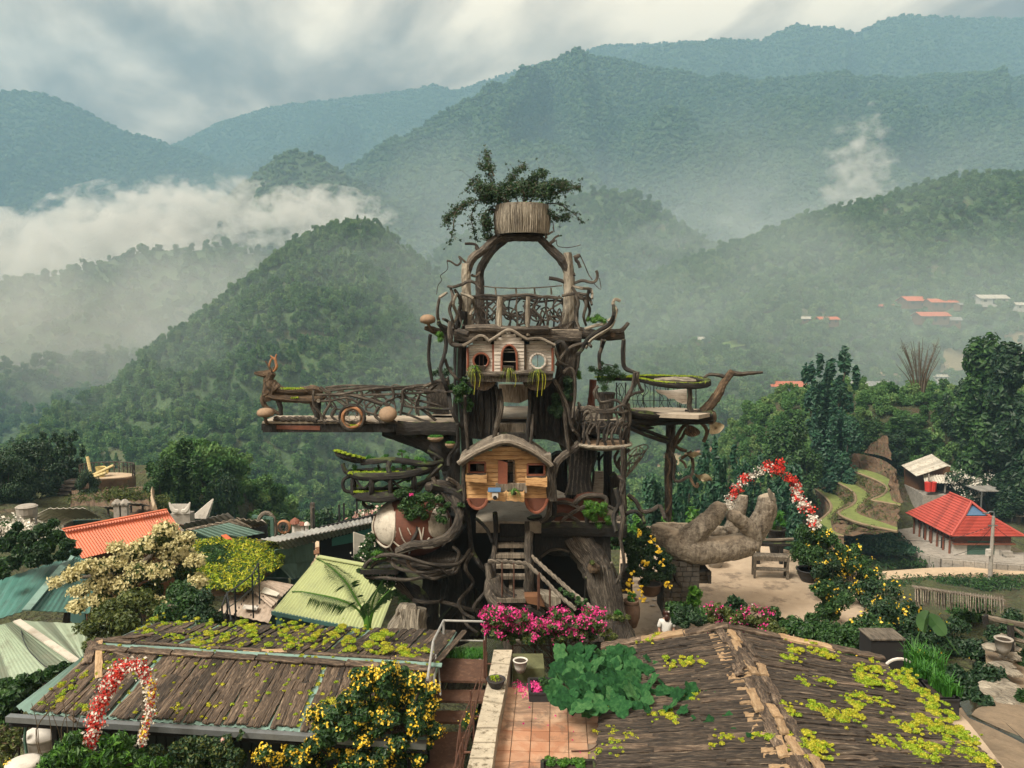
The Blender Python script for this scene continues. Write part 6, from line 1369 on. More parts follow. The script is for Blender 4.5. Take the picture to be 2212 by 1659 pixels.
def cap(nm,label,K,x,y,Y,rx,ry,stem=None,mat='hand',tilt=0.):
 c=P(*K(x,y),Y);t=thing(nm,c,label,'mushroom');s=Y/FP*.5719;k_={K1:2.074,K2:2.074,K3:2.37,K4:1.952,K5:1.951,M1:2.37}[K];rx*=s/k_;ry*=s/k_
 tl=Matrix.Rotation(tilt,3,'X');m=MB();m.lathe((0,0,0),[(rx*.3,-ry*.9),(rx*.9,-ry*.55),(rx,-ry*.1),(rx*.9,ry*.45),(rx*.6,ry*.85),(rx*.2,ry)],22,1,.9,rough=.03,tilt=tl);m.build('cap',M[mat],t,True)
 m=MB();limb(m,[(0,0,-ry*.5)]+(stem or[(0,0,-ry*3)]),rx*.2,3,7);lbm(m,'stem','bark_brown',t);return t
M['captan']=plain('tan_mushroom_cap',(.25,.175,.115),.8,.25,5,spots=((.20,.13,.08),.6))
cap('stone_mushroom','tan mushroom cap at the left tip of the deer balcony',K2,213,580,23.9,68,40,[(0,0,-.22),(.02,.1,-.34)],'captan')
cap('stone_mushroom','round tan mushroom disc facing out on the balcony rail',K2,1172,590,23.85,74,42,[(.05,.2,-.2),(.2,.3,-.3)],'captan',1.0)
cap('stone_mushroom','brown pointed mushroom on the left shelf of the top level',K1,240,1425,24.3,62,40,[(.05,0,-.22),(.12,.1,-.36)],'captan',-.15)
t=thing('branch_wreath',P(*K2(893,615),23.9),'round wreath of bent branches with a string net on the balcony side','wreath')
for r_,rr,mt in((100,.04,'bark_dark'),(92,.03,'bark'),(76,.05,'orange'),(68,.035,'bark_brown')):
 add_limb(t,'hoop',K2,[(893+r_*math.cos(a),615+r_*math.sin(a),23.9+.03*math.sin(a*3+r_))for a in np.linspace(0,6.3,15)],rr,mt,n=7)
for i in range(7):a=i*.9;add_limb(t,'net_string',K2,[(893+64*math.cos(a),615+64*math.sin(a),23.9),(893+64*math.cos(a+2.4),615+64*math.sin(a+2.4),23.9)],.006,'bark',n=4,rough=0)
par(leaf_mass('moss',[(tuple(P(*K2(x,676),23.88)),(.07,.05,.02))for x in(880,900,925)],260,.02,M['lime'],3),t)
for i,(K,x,y,w)in enumerate(((K2,1545,765,64),(K2,1660,815,42))):
 c=P(*K(x,y),23.9);r_=w*23.9/FP*.2757;t=thing('moss_shelf',c,('larger upper' if i==0 else 'smaller lower')+' fungus shelf topped with bright moss on the left brace','fungus');m=MB();m.lathe((0,0,-.1),[(r_*.55,-.05),(r_*.95,.02),(r_,.07),(r_*.9,.09)],18,1,.8,.04);lbm(m,'shelf','captan',t)
 leaf_mass('moss',[((0,0,0),(r_*.92,r_*.72,.05))],1500,.028,M['grass'],3,t,shell=.6)
# ------------------------------------------------------------ mossy boat balcony
BT=thing('mossy_boat_balcony',P(*K2(1150,1150),23.8),'dark boat shaped balcony with mossy rims left of the honey house','balcony')
def ring3(cx,cy,rx,ryd,Y):return[(cx+rx*math.cos(a),cy,Y+ryd*math.sin(a))for a in np.linspace(0,6.28,15)]
c=P(*K2(870,920),23.6)
m=MB();tl=Matrix.Rotation(-.28,3,'Y')@Matrix.Rotation(.25,3,'X');m.lathe(c-Vector((0,0,.1)),[(.18,-.06),(.42,.0),(.5,.1),(.46,.15),(.3,.12),(.16,.06)],22,1,.75,.05,tl.transposed());pb(m,'prow_bowl','bark_dark',BT)
rs=np.random.RandomState(2);par(leaf_mass('moss',[(tuple(c+tl.transposed()@Vector((math.cos(a)*.42,math.sin(a)*.34,.06))),(.1,.09,.035))for a in np.linspace(0,6.28,18)],3200,.024,M['lime'],3),BT)
for l,r in(([(960,975,23.5),(1060,960,23.5),(1200,950,23.5),(1330,965,23.5),(1480,985,23.6),(1600,960,24.0)],[.07,.09,.08,.09,.08,.06]),([(980,950,24.9),(1150,945,25.0),(1350,960,25.0),(1550,975,24.6)],[.06,.07,.07,.06]),
             ([(860,1050,23.5),(960,1078,23.2),(1120,1080,23.1),(1300,1068,23.2),(1450,1030,23.5),(1560,1000,24.0)],[.08,.12,.12,.12,.1,.07]),([(860,1045,23.6),(960,1040,24.3),(1200,1035,24.8),(1500,1030,24.6)],[.07,.1,.1,.08]),
             ([(890,1195,23.6),(960,1230,23.3),(1080,1245,23.2),(1220,1235,23.2),(1380,1200,23.4)],[.08,.14,.16,.15,.1]),([(890,1190,23.8),(1000,1185,24.4),(1250,1180,24.7),(1400,1180,24.5)],[.08,.1,.1,.08]),
             ([(820,980,23.6),(835,1030,23.5),(870,1060,23.5)],.06),([(885,1075,23.6),(830,1100,23.5),(820,1150,23.5),(840,1190,23.5),(895,1200,23.5)],.055),([(905,1080,23.4),(900,1140,23.4),(905,1210,23.4)],.09),([(1042,1085,23.1),(1045,1150,23.1),(1042,1225,23.2)],.08),([(1190,960,23.4),(1175,1010,23.2),(1190,1080,23.1),(1192,1150,23.1),(1190,1220,23.2)],.07),([(1372,1060,23.3),(1375,1120,23.3),(1370,1200,23.4)],.08),([(1095,985,23.8),(1105,1020,23.8)],.035),([(1380,975,23.6),(1390,1020,23.6)],.05),
             ([(920,1100,23.3),(980,1170,23.2),(1040,1120,23.2)],.035),([(1050,1130,23.2),(1120,1100,23.2),(1180,1120,23.2)],.035),([(1040,1170,23.3),(1100,1180,23.3),(1190,1140,23.2)],.03),([(1200,1100,23.2),(1280,1170,23.2),(1360,1160,23.3)],.035),([(1210,1150,23.3),(1290,1110,23.3),(1370,1090,23.3)],.03),
             ([(1000,1245,23.5),(980,1290,23.5),(1020,1320,23.5),(1060,1310,23.5)],.05),([(1400,1200,23.5),(1500,1080,23.6),(1600,990,23.8)],.06),([(1480,880,24.0),(1560,920,24.0),(1600,950,24.0)],.05),([(1550,910,24.0),(1545,980,24.0),(1580,1000,24.0)],.04),([(1560,1060,23.8),(1500,1100,23.6),(1390,1150,23.4),(1370,1190,23.4)],.06),([(1530,990,23.8),(1540,1100,24),(1500,1200,24)],.14)):
 add_limb(BT,'hull_branch',K2,l,r,'bark_dark',n=9)
m=MB();e=[P(*K2(x,y),Y_)for x,y,Y_ in((920,1235,23.4),(1360,1205,23.5),(1380,1200,24.5),(980,1210,24.5))];m.slab(e,(0,0,1),.15);pb(m,'lower_floor','bark_dark',BT)
m=MB();e=[P(*K2(x,y),Y_)for x,y,Y_ in((880,1068,23.4),(1430,1050,23.4),(1500,1030,24.7),(940,1045,24.7))];m.slab(e,(0,0,1),.1);pb(m,'upper_floor','bark_dark',BT)
par(leaf_mass('moss',[(tuple(P(*K2(x,1048+5*math.sin(x*.1)),23.3)),(.09,.12,.04))for x in range(880,1290,20)]+[(tuple(P(*K2(x,1196),23.3)),(.08,.1,.03))for x in list(range(920,1030,18))+list(range(1070,1180,18))+list(range(1220,1360,20))]+[(tuple(P(*K2(x,1090+(x%3)*30),23.6)),(.05,.05,.04))for x in(925,935,945)],3800,.024,M['lime'],5),BT)
par(leaf_mass('grass_tuft',[(tuple(P(*K2(x,y),23.6)),(.09,.09,.10))for x,y in((1210,1020),(1300,1000),(1370,1000),(1320,940),(1400,945),(1440,950),(1460,965),(910,1005),(1020,930),(1080,1030),(1150,1035),(1330,1100),(1060,945),(1130,945))],2300,.045,M['grass'],6,asp=.22),BT)
for x,y,s_,lb in((1283,900,1.,'small round headed green plant on the boat balcony rim'),(1162,895,.55,'tiny palm like sprout on the boat balcony rim')):
 p=P(*K2(x,y+50),24.0);plant('potted_sprout',p,.3*s_,.34*s_,lb,'plant','grass',260,.04,k=6,z0=.13*s_,sr=.012,seed=int(x),asp=.3)
# ------------------------------------------------------------ egg nest
EG=thing('giant_egg',P(*K5(500,860),23.2),'giant brown cracked egg with white plates and veins in a root nest','sculpture')
ec=P(*K5(505,650),23.9);px=23.3/FP*.2931;ex,ey,ez=305*px,1.05,235*px
m=MB();m.blob((0,0,0),(ex,ey,ez),40,26,.0);o=m.build('shell',M['redclay'],smooth=True);o.location=ec;par(o,EG)
def on_egg(x,y,lift=.02):
 a=(x-505)/305;b=-(y-650)/235;r=math.hypot(a,b)
 if r>.97:a,b=a/r*.97,b/r*.97
 c_=math.sqrt(max(0,1-a*a-b*b));return ec+Vector((a*ex,-c_*ey,b*ez))*(1+lift)
def plate_on(cx,cy,rx,ry,mat,nm,top=0):
 V=[on_egg(cx,cy,.03)];n=30;F=[]
 for j in range(1,6):
  for i in range(n):
   a=2*math.pi*i/n;w=1+.05*math.sin(3*a+cx)+.03*math.sin(7*a);V.append(on_egg(cx+rx*j/5*math.cos(a)*w,cy+ry*j/5*math.sin(a)*w,.03 if j<5 else-.01))
 F+=[(0,1+i,1+(i+1)%n)for i in range(n)]
 for j in range(4):F+=[(1+j*n+i,1+(j+1)*n+i,1+(j+1)*n+(i+1)%n,1+j*n+(i+1)%n)for i in range(n)]
 m=MB();m.add(V,F);return par(m.build(nm,M[mat],smooth=True),EG)
M['eggwhite']=plain('egg_white_plate',(.42,.39,.33),.7,.3,2.4,bs=.3,spots=((.16,.14,.12),.7),obj=False)
plate_on(320,600,98,168,'eggwhite','white_plate');plate_on(722,588,72,130,'eggwhite','white_plate');plate_on(205,640,12,60,'redclay','edge_plate')
for l,r in(([(215,560),(218,640),(240,720),(300,765),(350,760),(390,700),(405,600),(400,500)],.028),([(240,720),(270,790),(300,830),(330,855)],.02),([(285,770),(295,800),(285,820)],.012),([(360,755),(370,790),(385,830)],.02),([(390,700),(430,740),(475,745)],.022),([(425,735),(440,770),(470,775)],.014),([(440,600),(465,680),(500,730)],.018),([(500,600),(525,650)],.016),([(580,600),(600,680),(598,750)],.026),([(615,600),(605,680)],.018),([(655,680),(630,710),(612,720)],.02),([(640,700),(650,730),(652,755)],.014),([(650,560),(665,640),(700,700),(740,725),(780,680),(790,580)],.025),([(790,770),(780,830)],.02),([(325,770),(322,800)],.02)):
 S=smooth_path([on_egg(x,y,.025)for x,y in l],4);m=MB();m.tube(S,rads([r*.9,r*1.1,r*.6],len(S)),6,.12);pb(m,'vein','eggwhite',EG)
NS=thing('root_nest',P(*K5(500,900),23),'nest of looping twisted roots carrying the giant egg','nest')
for l,r,mt in(([(390,845,23.0),(500,800,22.8),(640,785,22.7),(760,740,22.7),(835,640,22.8),(845,520,23.0),(800,420,23.3),(700,360,23.6)],[.10,.13,.13,.14,.13,.11,.1,.08],'bark'),([(400,860,22.95),(520,815,22.75),(650,805,22.65),(770,765,22.7)],[.05,.06,.06,.04],'bark_pale'),([(150,985,23.2),(175,925,23.0),(280,872,22.8),(430,880,22.6),(600,932,22.5),(730,948,22.6),(850,930,22.9),(925,830,23.3)],[.05,.055,.06,.06,.05,.055,.05,.05],'bark'),
                 ([(150,985,23.2),(165,1035,23.2),(300,1040,23.0),(450,1055,22.8),(600,1030,22.7),(700,1005,22.8),(790,985,23.0)],.05,'bark'),([(200,960,23.1),(250,915,23.0),(350,905,22.9),(480,960,22.8),(560,1010,22.7),(650,1045,22.7),(720,1030,22.8),(790,1000,23),(830,920,23.2),(845,850,23.3),(800,810,23.4)],.055,'bark'),
                 ([(330,870,22.9),(370,950,22.8),(470,990,22.7),(620,1000,22.7),(740,980,22.8)],.045,'bark'),([(480,880,22.8),(470,930,22.7),(520,990,22.7),(640,1040,22.7)],.045,'bark_brown'),([(600,930,22.6),(700,960,22.6),(760,1010,22.7),(820,1000,23),(850,940,23.2)],.045,'bark'),([(640,360,23.4),(620,375,23.3),(700,350,23.4),(800,380,23.5)],.13,'bark'),([(500,770,22.8),(540,690,22.9),(520,640,23)],.05,'bark_dark'),([(770,440,23.3),(830,520,23.2),(850,620,23.2),(830,740,23.2)],.06,'bark'),([(700,430,23.1),(640,480,23.0),(615,530,23.0)],.05,'bark_pale'),([(520,740,22.8),(480,860,22.8)],.03,'bark_dark')):
 add_limb(NS,'root_loop',K5,l,r,mt,n=8)
m=MB();m.lathe(P(*K5(640,930),23.6),[(.25,-.3),(.6,-.15),(.95,.05),(1.0,.15),(.8,.2)],22,1,.8,.05);pb(m,'nest_bowl','bark',NS)
m=MB();m.box(tuple(P(*K5(280,950),23.6)),(1.1,1.2,.14));pb(m,'nest_shelf','bark_dark',NS)
par(leaf_mass('moss',[(tuple(P(*K5(x,y),22.9)),(.12,.12,.05))for x,y in((230,860),(270,870),(250,850),(280,890),(230,895))],900,.03,M['fresh'],3),NS)
B=[]
for x,y,w in((470,470,60),(560,450,60),(620,440,50),(450,520,60),(540,530,70),(490,580,50),(640,510,40),(590,580,40),(700,460,40),(720,540,40),(700,600,40),(740,610,30),(760,500,30),(450,400,50),(400,420,40),(740,630,22),(850,500,22),(880,510,14)):
 B.append((tuple(P(*K5(x,y),22.85)-P(*K5(560,500),22.9)),(w*px,w*px*.9,w*px*.8)))
t=thing('egg_top_vine',P(*K5(560,500),22.9),'leafy green climber with one pink flower on top of the giant egg','plant');leaf_mass('foliage',B,3600,.04,M['green'],3,t);flower_mass([((-.22,-.25,.36),(.03,.03,.03))],4,.028,M['magenta'],3,t,4,.6)
m=MB();[limb(m,[(0,.1,-.2),Vector(b[0])*.6,b[0]],.01,3,4)for b in B];lbm(m,'stem','trunk',t)
# pale rock stump at the tower foot, foliage behind nest
t=PRK=thing('pale_rock',P(*K5(450,1500),22.6),'pale grey carved rock and stump at the left foot of the tower','rock')
for l,r in(([(470,1230,22.8),(460,1350,22.7),(450,1520,22.6)],[.24,.38,.55]),([(430,1290,22.6),(400,1390,22.5),(400,1540,22.4)],[.10,.30,.45]),([(560,1260,23.0),(540,1400,22.9),(530,1540,22.8)],[.2,.25,.4]),([(390,1380,22.8),(380,1450,22.7),(360,1540,22.6)],[.14,.3,.42]),([(300,1450,22.9),(290,1500,22.9)],[.25,.3])):add_limb(t,'rock_lobe',K5,l,r,'bark_pale',n=12,rough=.12)
for i in range(18):x=random.uniform(380,560);add_limb(t,'rock_ridge',K5,[(x,1270,22.45),(x+random.uniform(-20,10),1380,22.35),(x+random.uniform(-30,10),1500,22.2)],[.03,.05,.05],'bark_pale',n=5)
B=[(tuple(P(*K5(x,y),23.6)-P(*K5(250,1000),23.6)),(w*px,w*px,w*px*.7))for x,y,w in((180,990,45),(250,1000,60),(320,1010,50),(260,1080,50),(290,1130,45),(340,1080,45),(200,1030,40),(380,1150,40),(330,1180,30),(110,985,25),(270,1050,60),(210,1060,30),(450,1220,60),(430,1180,40),(300,1210,20))]
t=thing('hanging_creeper',P(*K5(250,1000),23.6),'green creeper hanging below the root nest over the lime roof','plant');leaf_mass('foliage',B,3200,.045,M['green'],3,t);flower_mass(B[:7],40,.03,M['white'],4,t,3);m=MB();[limb(m,[(1.2,0,-1.0),Vector(b[0])*.7+Vector((.3,0,0)),b[0]],.012,3,4)for b in B];lbm(m,'stem','trunk',t)
B=[(tuple(P(*K5(x,y),23.5)-P(*K5(190,860),23.5)),(w*px,w*px,w*px*.7))for x,y,w in((200,740,50),(190,790,60),(230,850,60),(160,850,60),(110,880,40),(200,900,60),(150,800,40))]
t=thing('rose_climber',P(*K5(190,860),23.5),'rose climber with white buds left of the giant egg','plant');leaf_mass('foliage',B,2200,.05,M['green'],3,t);flower_mass(B,22,.035,M['white'],4,t,3);m=MB();[limb(m,[(.8,0,-.3),b[0]],.012,3,4)for b in B];lbm(m,'stem','trunk',t)
# creepers on the tower
def creeper(label,K,l,Y,mat,n,size,seed,asp=.6,cat='plant',name='creeper',fl_=None):
 o=P(*K(l[0][0],l[0][1]),Y);k_={K1:2.074,K2:2.074,K3:2.37,K4:1.952,K5:1.951,K6:2.074,M1:2.37,L5:2.549,L6:2.212,L4:2.212,L7:2.458,L3:2.212}[K];s=Y/FP*.5719/k_
 B=[(tuple(P(*K(q[0],q[1]),Y+(q[3]if len(q)>3 else random.uniform(-.15,.15)))-o),(q[2]*s,q[2]*s,q[2]*s*.85))for q in l]
 t=thing(name,o,label,cat);leaf_mass('foliage',B,n,size,M[mat],seed,t,asp=asp)
 m=MB();[limb(m,[Vector(B[max(0,i-1)][0])+Vector((0,.06,0)),Vector(b[0])+Vector((0,.03,0))],.012,2,4)for i,b in enumerate(B)];lbm(m,'stem','trunk',t)
 for f in(fl_ or[]):flower_mass(B,f[1],f[2],M[f[0]],seed+1,t,f[3]if len(f)>3 else 5)
 return t
creeper('large leaved climber on the left trunk under the white house',K3,[(250,620,26),(300,650,40),(350,620,45),(400,650,40),(330,720,40),(390,740,35),(420,770,26),(370,790,24),(400,820,20),(300,740,26),(360,560,20)],23.9,'green',900,.085,3)
creeper('dark ivy on the right trunk below the white house',K3,[(1290,560,45),(1300,640,50),(1260,700,50),(1190,760,50),(1150,820,45),(1230,820,45),(1200,870,40),(1310,720,35),(1180,700,35),(1290,600,40)],24.0,'dark',2600,.04,4)
creeper('palm leaved fern clump over the red clay panel',K6,[(980,420,40),(1040,450,55),(1090,480,50),(970,490,40),(1020,530,40),(1060,590,30),(1130,540,30),(1100,430,30),(1140,570,24)],23.8,'fresh',1500,.07,5,.2)
creeper('fern and orchid leaves on the left shelf of the top level',K1,[(330,1540,28),(380,1530,30),(340,1580,26),(390,1570,20)],24.2,'fresh',500,.06,6,.2)
creeper('pineapple like succulent on the right shelf of the top level',K1,[(1540,1430,28),(1590,1420,26),(1620,1440,26),(1500,1420,18),(1570,1400,22)],24.3,'fresh',500,.07,7,.2)
creeper('green fern beside the right trunk behind the white house',K4,[(250,270,16),(260,310,20),(270,340,16)],25,'fresh',160,.09,8,.2)
creeper('sparse bush behind the left branches by the white house',K3,[(140,480,40),(200,490,45),(230,460,35),(170,540,30),(100,500,30)],25.6,'dark',700,.035,9)
creeper('wispy shrub in the tall stone pot on the right deck',K4,[(360,280,30),(420,300,46),(480,290,46),(540,310,40),(590,330,30),(440,360,45),(500,350,40),(430,240,24),(540,260,24),(460,420,34)],24.6,'green',2600,.035,10,.3,name='pot_shrub')
creeper('trailing ivy on the deck rail right of the honey house',K4,[(640,1215,20),(660,1225,16),(650,1240,14)],24.2,'lime',300,.03,11)
creeper('light green trailing vine along the twisted stair handrail',K6,[(760,1090,20),(800,1120,26),(850,1140,26),(900,1190,26),(940,1210,26),(900,1160,20),(870,1230,20),(960,1180,18)],21.2,'green',900,.035,12)
creeper('pale leaved vine trailing from the bougainvillea to the roof',K6,[(1090,1310,22),(1140,1310,24),(1190,1310,26),(1240,1320,26),(1290,1310,20),(1100,1380,26),(1140,1420,26),(1180,1460,28),(1210,1500,22),(1130,1480,26),(1090,1440,24),(1120,1530,20),(1060,1370,20)],20.5,'olive',1900,.045,13)
creeper('grass tuft in the knot hole of the right leg',K6,[(1210,1270,24),(1230,1285,20),(1190,1290,16)],23.2,'grass',260,.05,14,.3)
creeper('moss in the bark pocket of the right leg',K6,[(1010,880,22),(1030,890,14)],23.3,'olive',200,.03,15)
# ------------------------------------------------------------ right basket balcony
px=24/FP*.2930
BB=thing('basket_balcony',P(*K4(447,830),24.),'round fungus shaped balcony with a tangled branch railing','balcony')
m=MB();m.lathe(P(*K4(447,835),24.2),[(80*px,-40*px),(170*px,-22*px),(215*px,-2*px),(219*px,10*px),(205*px,18*px),(100*px,17*px),(5*px,17*px)],34,1,.95,.02);pb(m,'fungus_disc','bark_pale',BB)
m=MB();m.lathe(P(*K4(447,835),24.2),[(185*px,18*px),(180*px,20*px)],30,1,.95);pb(m,'disc_floor','captan',BB)
cb=P(*K4(447,835),24.2)+Vector((0,0,18*px));rr=190*px
def bk(a,z,f=1.):return cb+Vector((math.cos(a)*rr*f,math.sin(a)*rr*.9*f,z))
rs=random.Random(8)
for q in(1.12,1.05,.62):
 m=MB();limb(m,[bk(a,q+rs.uniform(-.08,.08))for a in np.linspace(math.pi*.85,math.pi*2.15,10)],.042 if q>1 else.03,4,7);pb(m,'rail_branch','bark',BB)
for k in range(13):
 a=math.pi*(.85+1.3*k/12);j=rs.uniform(-.15,.15);m=MB();limb(m,[bk(a,0,.96),bk(a+j,.35),bk(a-j,.75),bk(a+j*.5,1.1)],[.045,.04,.035,.035],4,7);par(m.build('rail_branch',M['bark' if k%3 else 'bark_dark']),BB)
 m=MB();limb(m,[bk(a,.1+rs.random()*.3),bk(a+.15,.5+rs.random()*.3,1.03),bk(a+.38,.3+rs.random()*.6)],[.035,.03,.03],4,7);pb(m,'rail_branch','bark',BB)
for l,r in(([(395,500),(380,450),(410,410),(395,430),(420,520),(480,520),(540,510),(600,550),(625,530)],.045),([(625,530),(640,600),(640,680),(600,740)],.05),([(700,300),(690,360),(660,420),(630,470),(600,520),(610,560)],.06),([(690,330),(720,420),(740,445),(680,460),(640,480)],.045),([(600,60),(598,200),(610,270),(690,310),(700,330)],.05),([(440,60),(430,130),(415,200),(420,280)],.05),([(230,545),(225,640),(260,700),(235,750)],.04),([(570,560),(600,640),(570,700),(590,790)],.05),([(430,820),(500,740),(580,650),(600,640)],.04),([(330,700),(300,650),(340,600),(420,590)],.04),([(600,860),(600,1000),(590,1150),(600,1300),(590,1500)],.08),([(640,870),(560,960),(580,1050)],.05),([(560,880),(530,940),(560,1010),(620,1030)],.045)):
 add_limb(BB,'rail_branch',K4,[(x,y,24.2-.3*(y<800))for x,y in l],r,'bark',n=7)
c=P(*K4(470,560),24.8);t=thing('stump_pot',c,'tall stump shaped pot on the right side of the middle deck','pot');m=MB();m.lathe((0,0,-.75),[(.22,0),(.2,.5),(.25,1.05),(.28,1.2),(.22,1.2)],16,rough=.05);lbm(m,'pot_body','bark',t);m=MB();m.lathe((0,0,.4),[(.22,0),(.2,.02)],12);lbm(m,'soil','soil',t)
# ------------------------------------------------------------ right boat platform with beaked prow
RB=thing('beaked_boat_platform',P(*K4(950,620),25.2),'boat shaped platform with mossy rim and long beaked prow on the right','balcony');Z2r=P(*K4(900,600),24.6).z
m=MB();e=[PZ(*K4(x,y),Z2r)for x,y in((560,600),(640,598),(900,612),(1150,622),(1255,600),(1150,575),(900,560),(700,565),(560,575))];m.slab(e,(0,0,1),.12);pb(m,'deck_floor','deck',RB)
for l,r in(([(560,600,24.6),(650,605,24.5),(800,622,24.4),(950,635,24.4),(1100,630,24.5),(1240,620,24.6)],[.10,.12,.12,.11,.12,.15]),([(640,650,24.7),(800,660,24.7),(1000,655,24.8),(1250,645,24.8)],[.14,.17,.17,.16]),([(620,640,25.8),(900,640,26),(1250,625,25.6)],[.12,.14,.12]),([(650,690,24.8),(760,680,24.8),(880,680,24.8)],[.06,.1,.05]),([(640,680,24.7),(740,710,24.7),(820,715,24.7)],[.09,.08,.02]),
             ([(650,700,24.8),(760,735,24.9),(850,770,25.0),(930,800,25.0)],.055),([(640,715,24.7),(740,760,24.8),(850,800,24.9),(930,820,25.0)],.06)):add_limb(RB,'hull_branch',K4,l,r,'bark_dark',n=10)
rimc=[(400,356,25.0),(600,352,24.8),(700,360,24.7),(850,388,24.4),(1000,400,24.35),(1150,402,24.5),(1215,388,24.8),(1190,365,25.3),(1100,350,25.6),(950,345,25.7),(800,342,25.6),(650,345,25.4)]
add_limb(RB,'upper_rim',K4,rimc,[.05,.06,.06,.09,.1,.1,.12,.1,.07,.06,.05],'bark_dark',n=9)
rim=smooth_path(pts(K4,rimc),6);par(leaf_mass('moss',[(tuple(p+Vector((0,0,.07))),(.10,.09,.028))for p in rim],6500,.022,M['lime'],3),RB)
add_limb(RB,'inner_log',K4,[(820,365,25.2),(950,362,25.1),(1060,372,25.0),(1130,370,25.0)],[.05,.1,.13,.05],'bark_pale',n=9);add_limb(RB,'deck_bench',K4,[(370,360,25.6),(360,480,25.6),(355,560,25.6)],[.12,.1,.14],'redclay',n=8)
for l,r,mt in(([(1185,600),(1240,540),(1290,470),(1330,390),(1380,320),(1400,295)],[.16,.15,.14,.12,.11,.09],'bark_brown'),([(1370,305),(1450,318),(1530,312),(1622,305)],[.08,.075,.06,.035],'bark'),([(1360,345),(1290,325),(1230,322),(1185,345)],[.06,.055,.05,.03],'bark'),([(1340,330),(1370,350),(1350,380)],[.06,.06,.05],'bark'),([(1215,545),(1250,500),(1265,465)],[.08,.08,.07],'bark_brown'),([(1190,600),(1250,620),(1240,660),(1180,640)],[.12,.12,.12,.1],'bark_brown'),([(1180,590),(1110,600),(1050,590)],[.08,.07,.05],'bark')):
 add_limb(RB,'prow',K4,[(x,y,24.8)for x,y in l],r,mt,n=9,k=5)
add_limb(RB,'post',K4,[(1082,420,24.6),(1085,500,24.6),(1078,560,24.6),(1100,600,24.6)],[.07,.075,.08,.09],'bark')
prism(RB,'white_panel',K4,[(825,432),(930,440),(1062,428),(1068,540),(1030,538),(990,520),(970,500),(925,498),(905,475),(860,462)],24.62,.05,'white_board')
for i in range(26):
 x=random.uniform(520,1150);Yb=25.8;x2=x+random.uniform(-40,40);add_limb(RB,'wire_rail',K4,[(x,385,Yb),(x2,440,Yb),(x-random.uniform(-30,30),500,Yb),(x2,585,Yb)],.010,'darkmetal',n=4,rough=0)
for x in(545,610,820,1130):add_limb(RB,'iron_post',K4,[(x,380,25.7),(x,600,25.7)],.018,'darkmetal',n=4,rough=0)
add_limb(RB,'wire_rail',K4,[(520,500,25.8),(800,515,25.8),(1140,500,25.8)],.01,'darkmetal',n=4,rough=0)
# stone lily post
LP=thing('lily_post',P(*K4(925,1395),25.6),'trunk post with stone lilies propping the boat platform','post')
for l,r in(([(945,655,25.3),(940,760,25.3),(945,860,25.3),(930,980,25.4),(930,1150,25.5),(925,1400,25.6)],[.16,.15,.15,.13,.13,.12]),([(960,660,25.1),(962,760,25.1),(935,860,25.1),(975,960,25.2),(965,1080,25.3),(1000,1110,25.3),(1060,1080,25.3),(1100,1060,25.3),(1110,980,25.3)],[.06,.05,.05,.045,.05,.05,.05,.05,.04]),([(905,900,25.2),(940,1000,25.2),(920,1100,25.3),(945,1250,25.4),(910,1340,25.4)],.035),([(970,850,25.2),(1000,760,25.1),(1040,700,25.1),(1090,670,25.0)],.06),([(1060,720,25.0),(1030,780,25.1),(990,830,25.2)],.05),([(970,840,25.2),(1010,870,25.2),(1060,885,25.2)],.05),([(1130,650,25.1),(1190,700,25.1),(1210,750,25.1),(1185,820,25.1)],.06),([(1215,740,25.1),(1260,720,25.1)],.04),([(1010,950,25.1),(1040,970,25.1),(1060,1010,25.1)],.04),([(1060,900,25.1),(1100,940,25.1),(1110,1000,25.2)],.05),([(1090,1080,25.2),(1110,1130,25.1),(1140,1150,25.1),(1140,1120,25.1)],.045),([(1020,940,25.1),(1100,890,25.1)],.05)):
 add_limb(LP,'twining_stem',K4,l,r,'bark_brown' if isinstance(r,float)else 'bark',n=8)
M['lily']=plain('stone_lily',(.42,.36,.24),.7,.25,4,spots=((.20,.15,.09),.6))
for i,(x,y,s,an,ti,mt)in enumerate(((1095,740,58,.25,1.2,'bark_brown'),(1275,715,58,-.4,1.3,'lily'),(1110,910,62,0.,.3,'lily'),(1185,1085,70,.35,.5,'lily'))):
 c=P(*K4(x,y),25.0);r_=s*px;m=MB();V=[];n=22
 for j,(q,z)in enumerate(((.08,-.35),(.35,-.18),(.75,0),(1.,.12))):
  for k in range(n):
   a=2*math.pi*k/n;w=1+(.22*math.cos(3*a+i)if j>1 else 0);V.append(Vector((math.cos(a)*r_*q*w,math.sin(a)*r_*q*.8,(z+(.16*math.sin(3*a)if j==3 else 0))*r_)))
 F=[(j*n+k,j*n+(k+1)%n,(j+1)*n+(k+1)%n,(j+1)*n+k)for j in range(3)for k in range(n)]+[tuple(range(n))]
 Rm=Matrix.Rotation(an,3,'Y')@Matrix.Rotation(-ti if mt=='lily' and i>1 else ti,3,'X');V=[c+Rm@v for v in V];Vb=[v+Rm@Vector((0,0,-.02))for v in V];m.add(V,F);m.add(Vb,[f[::-1]for f in F]);par(m.build('lily_flower',M[mt],smooth=True),LP)
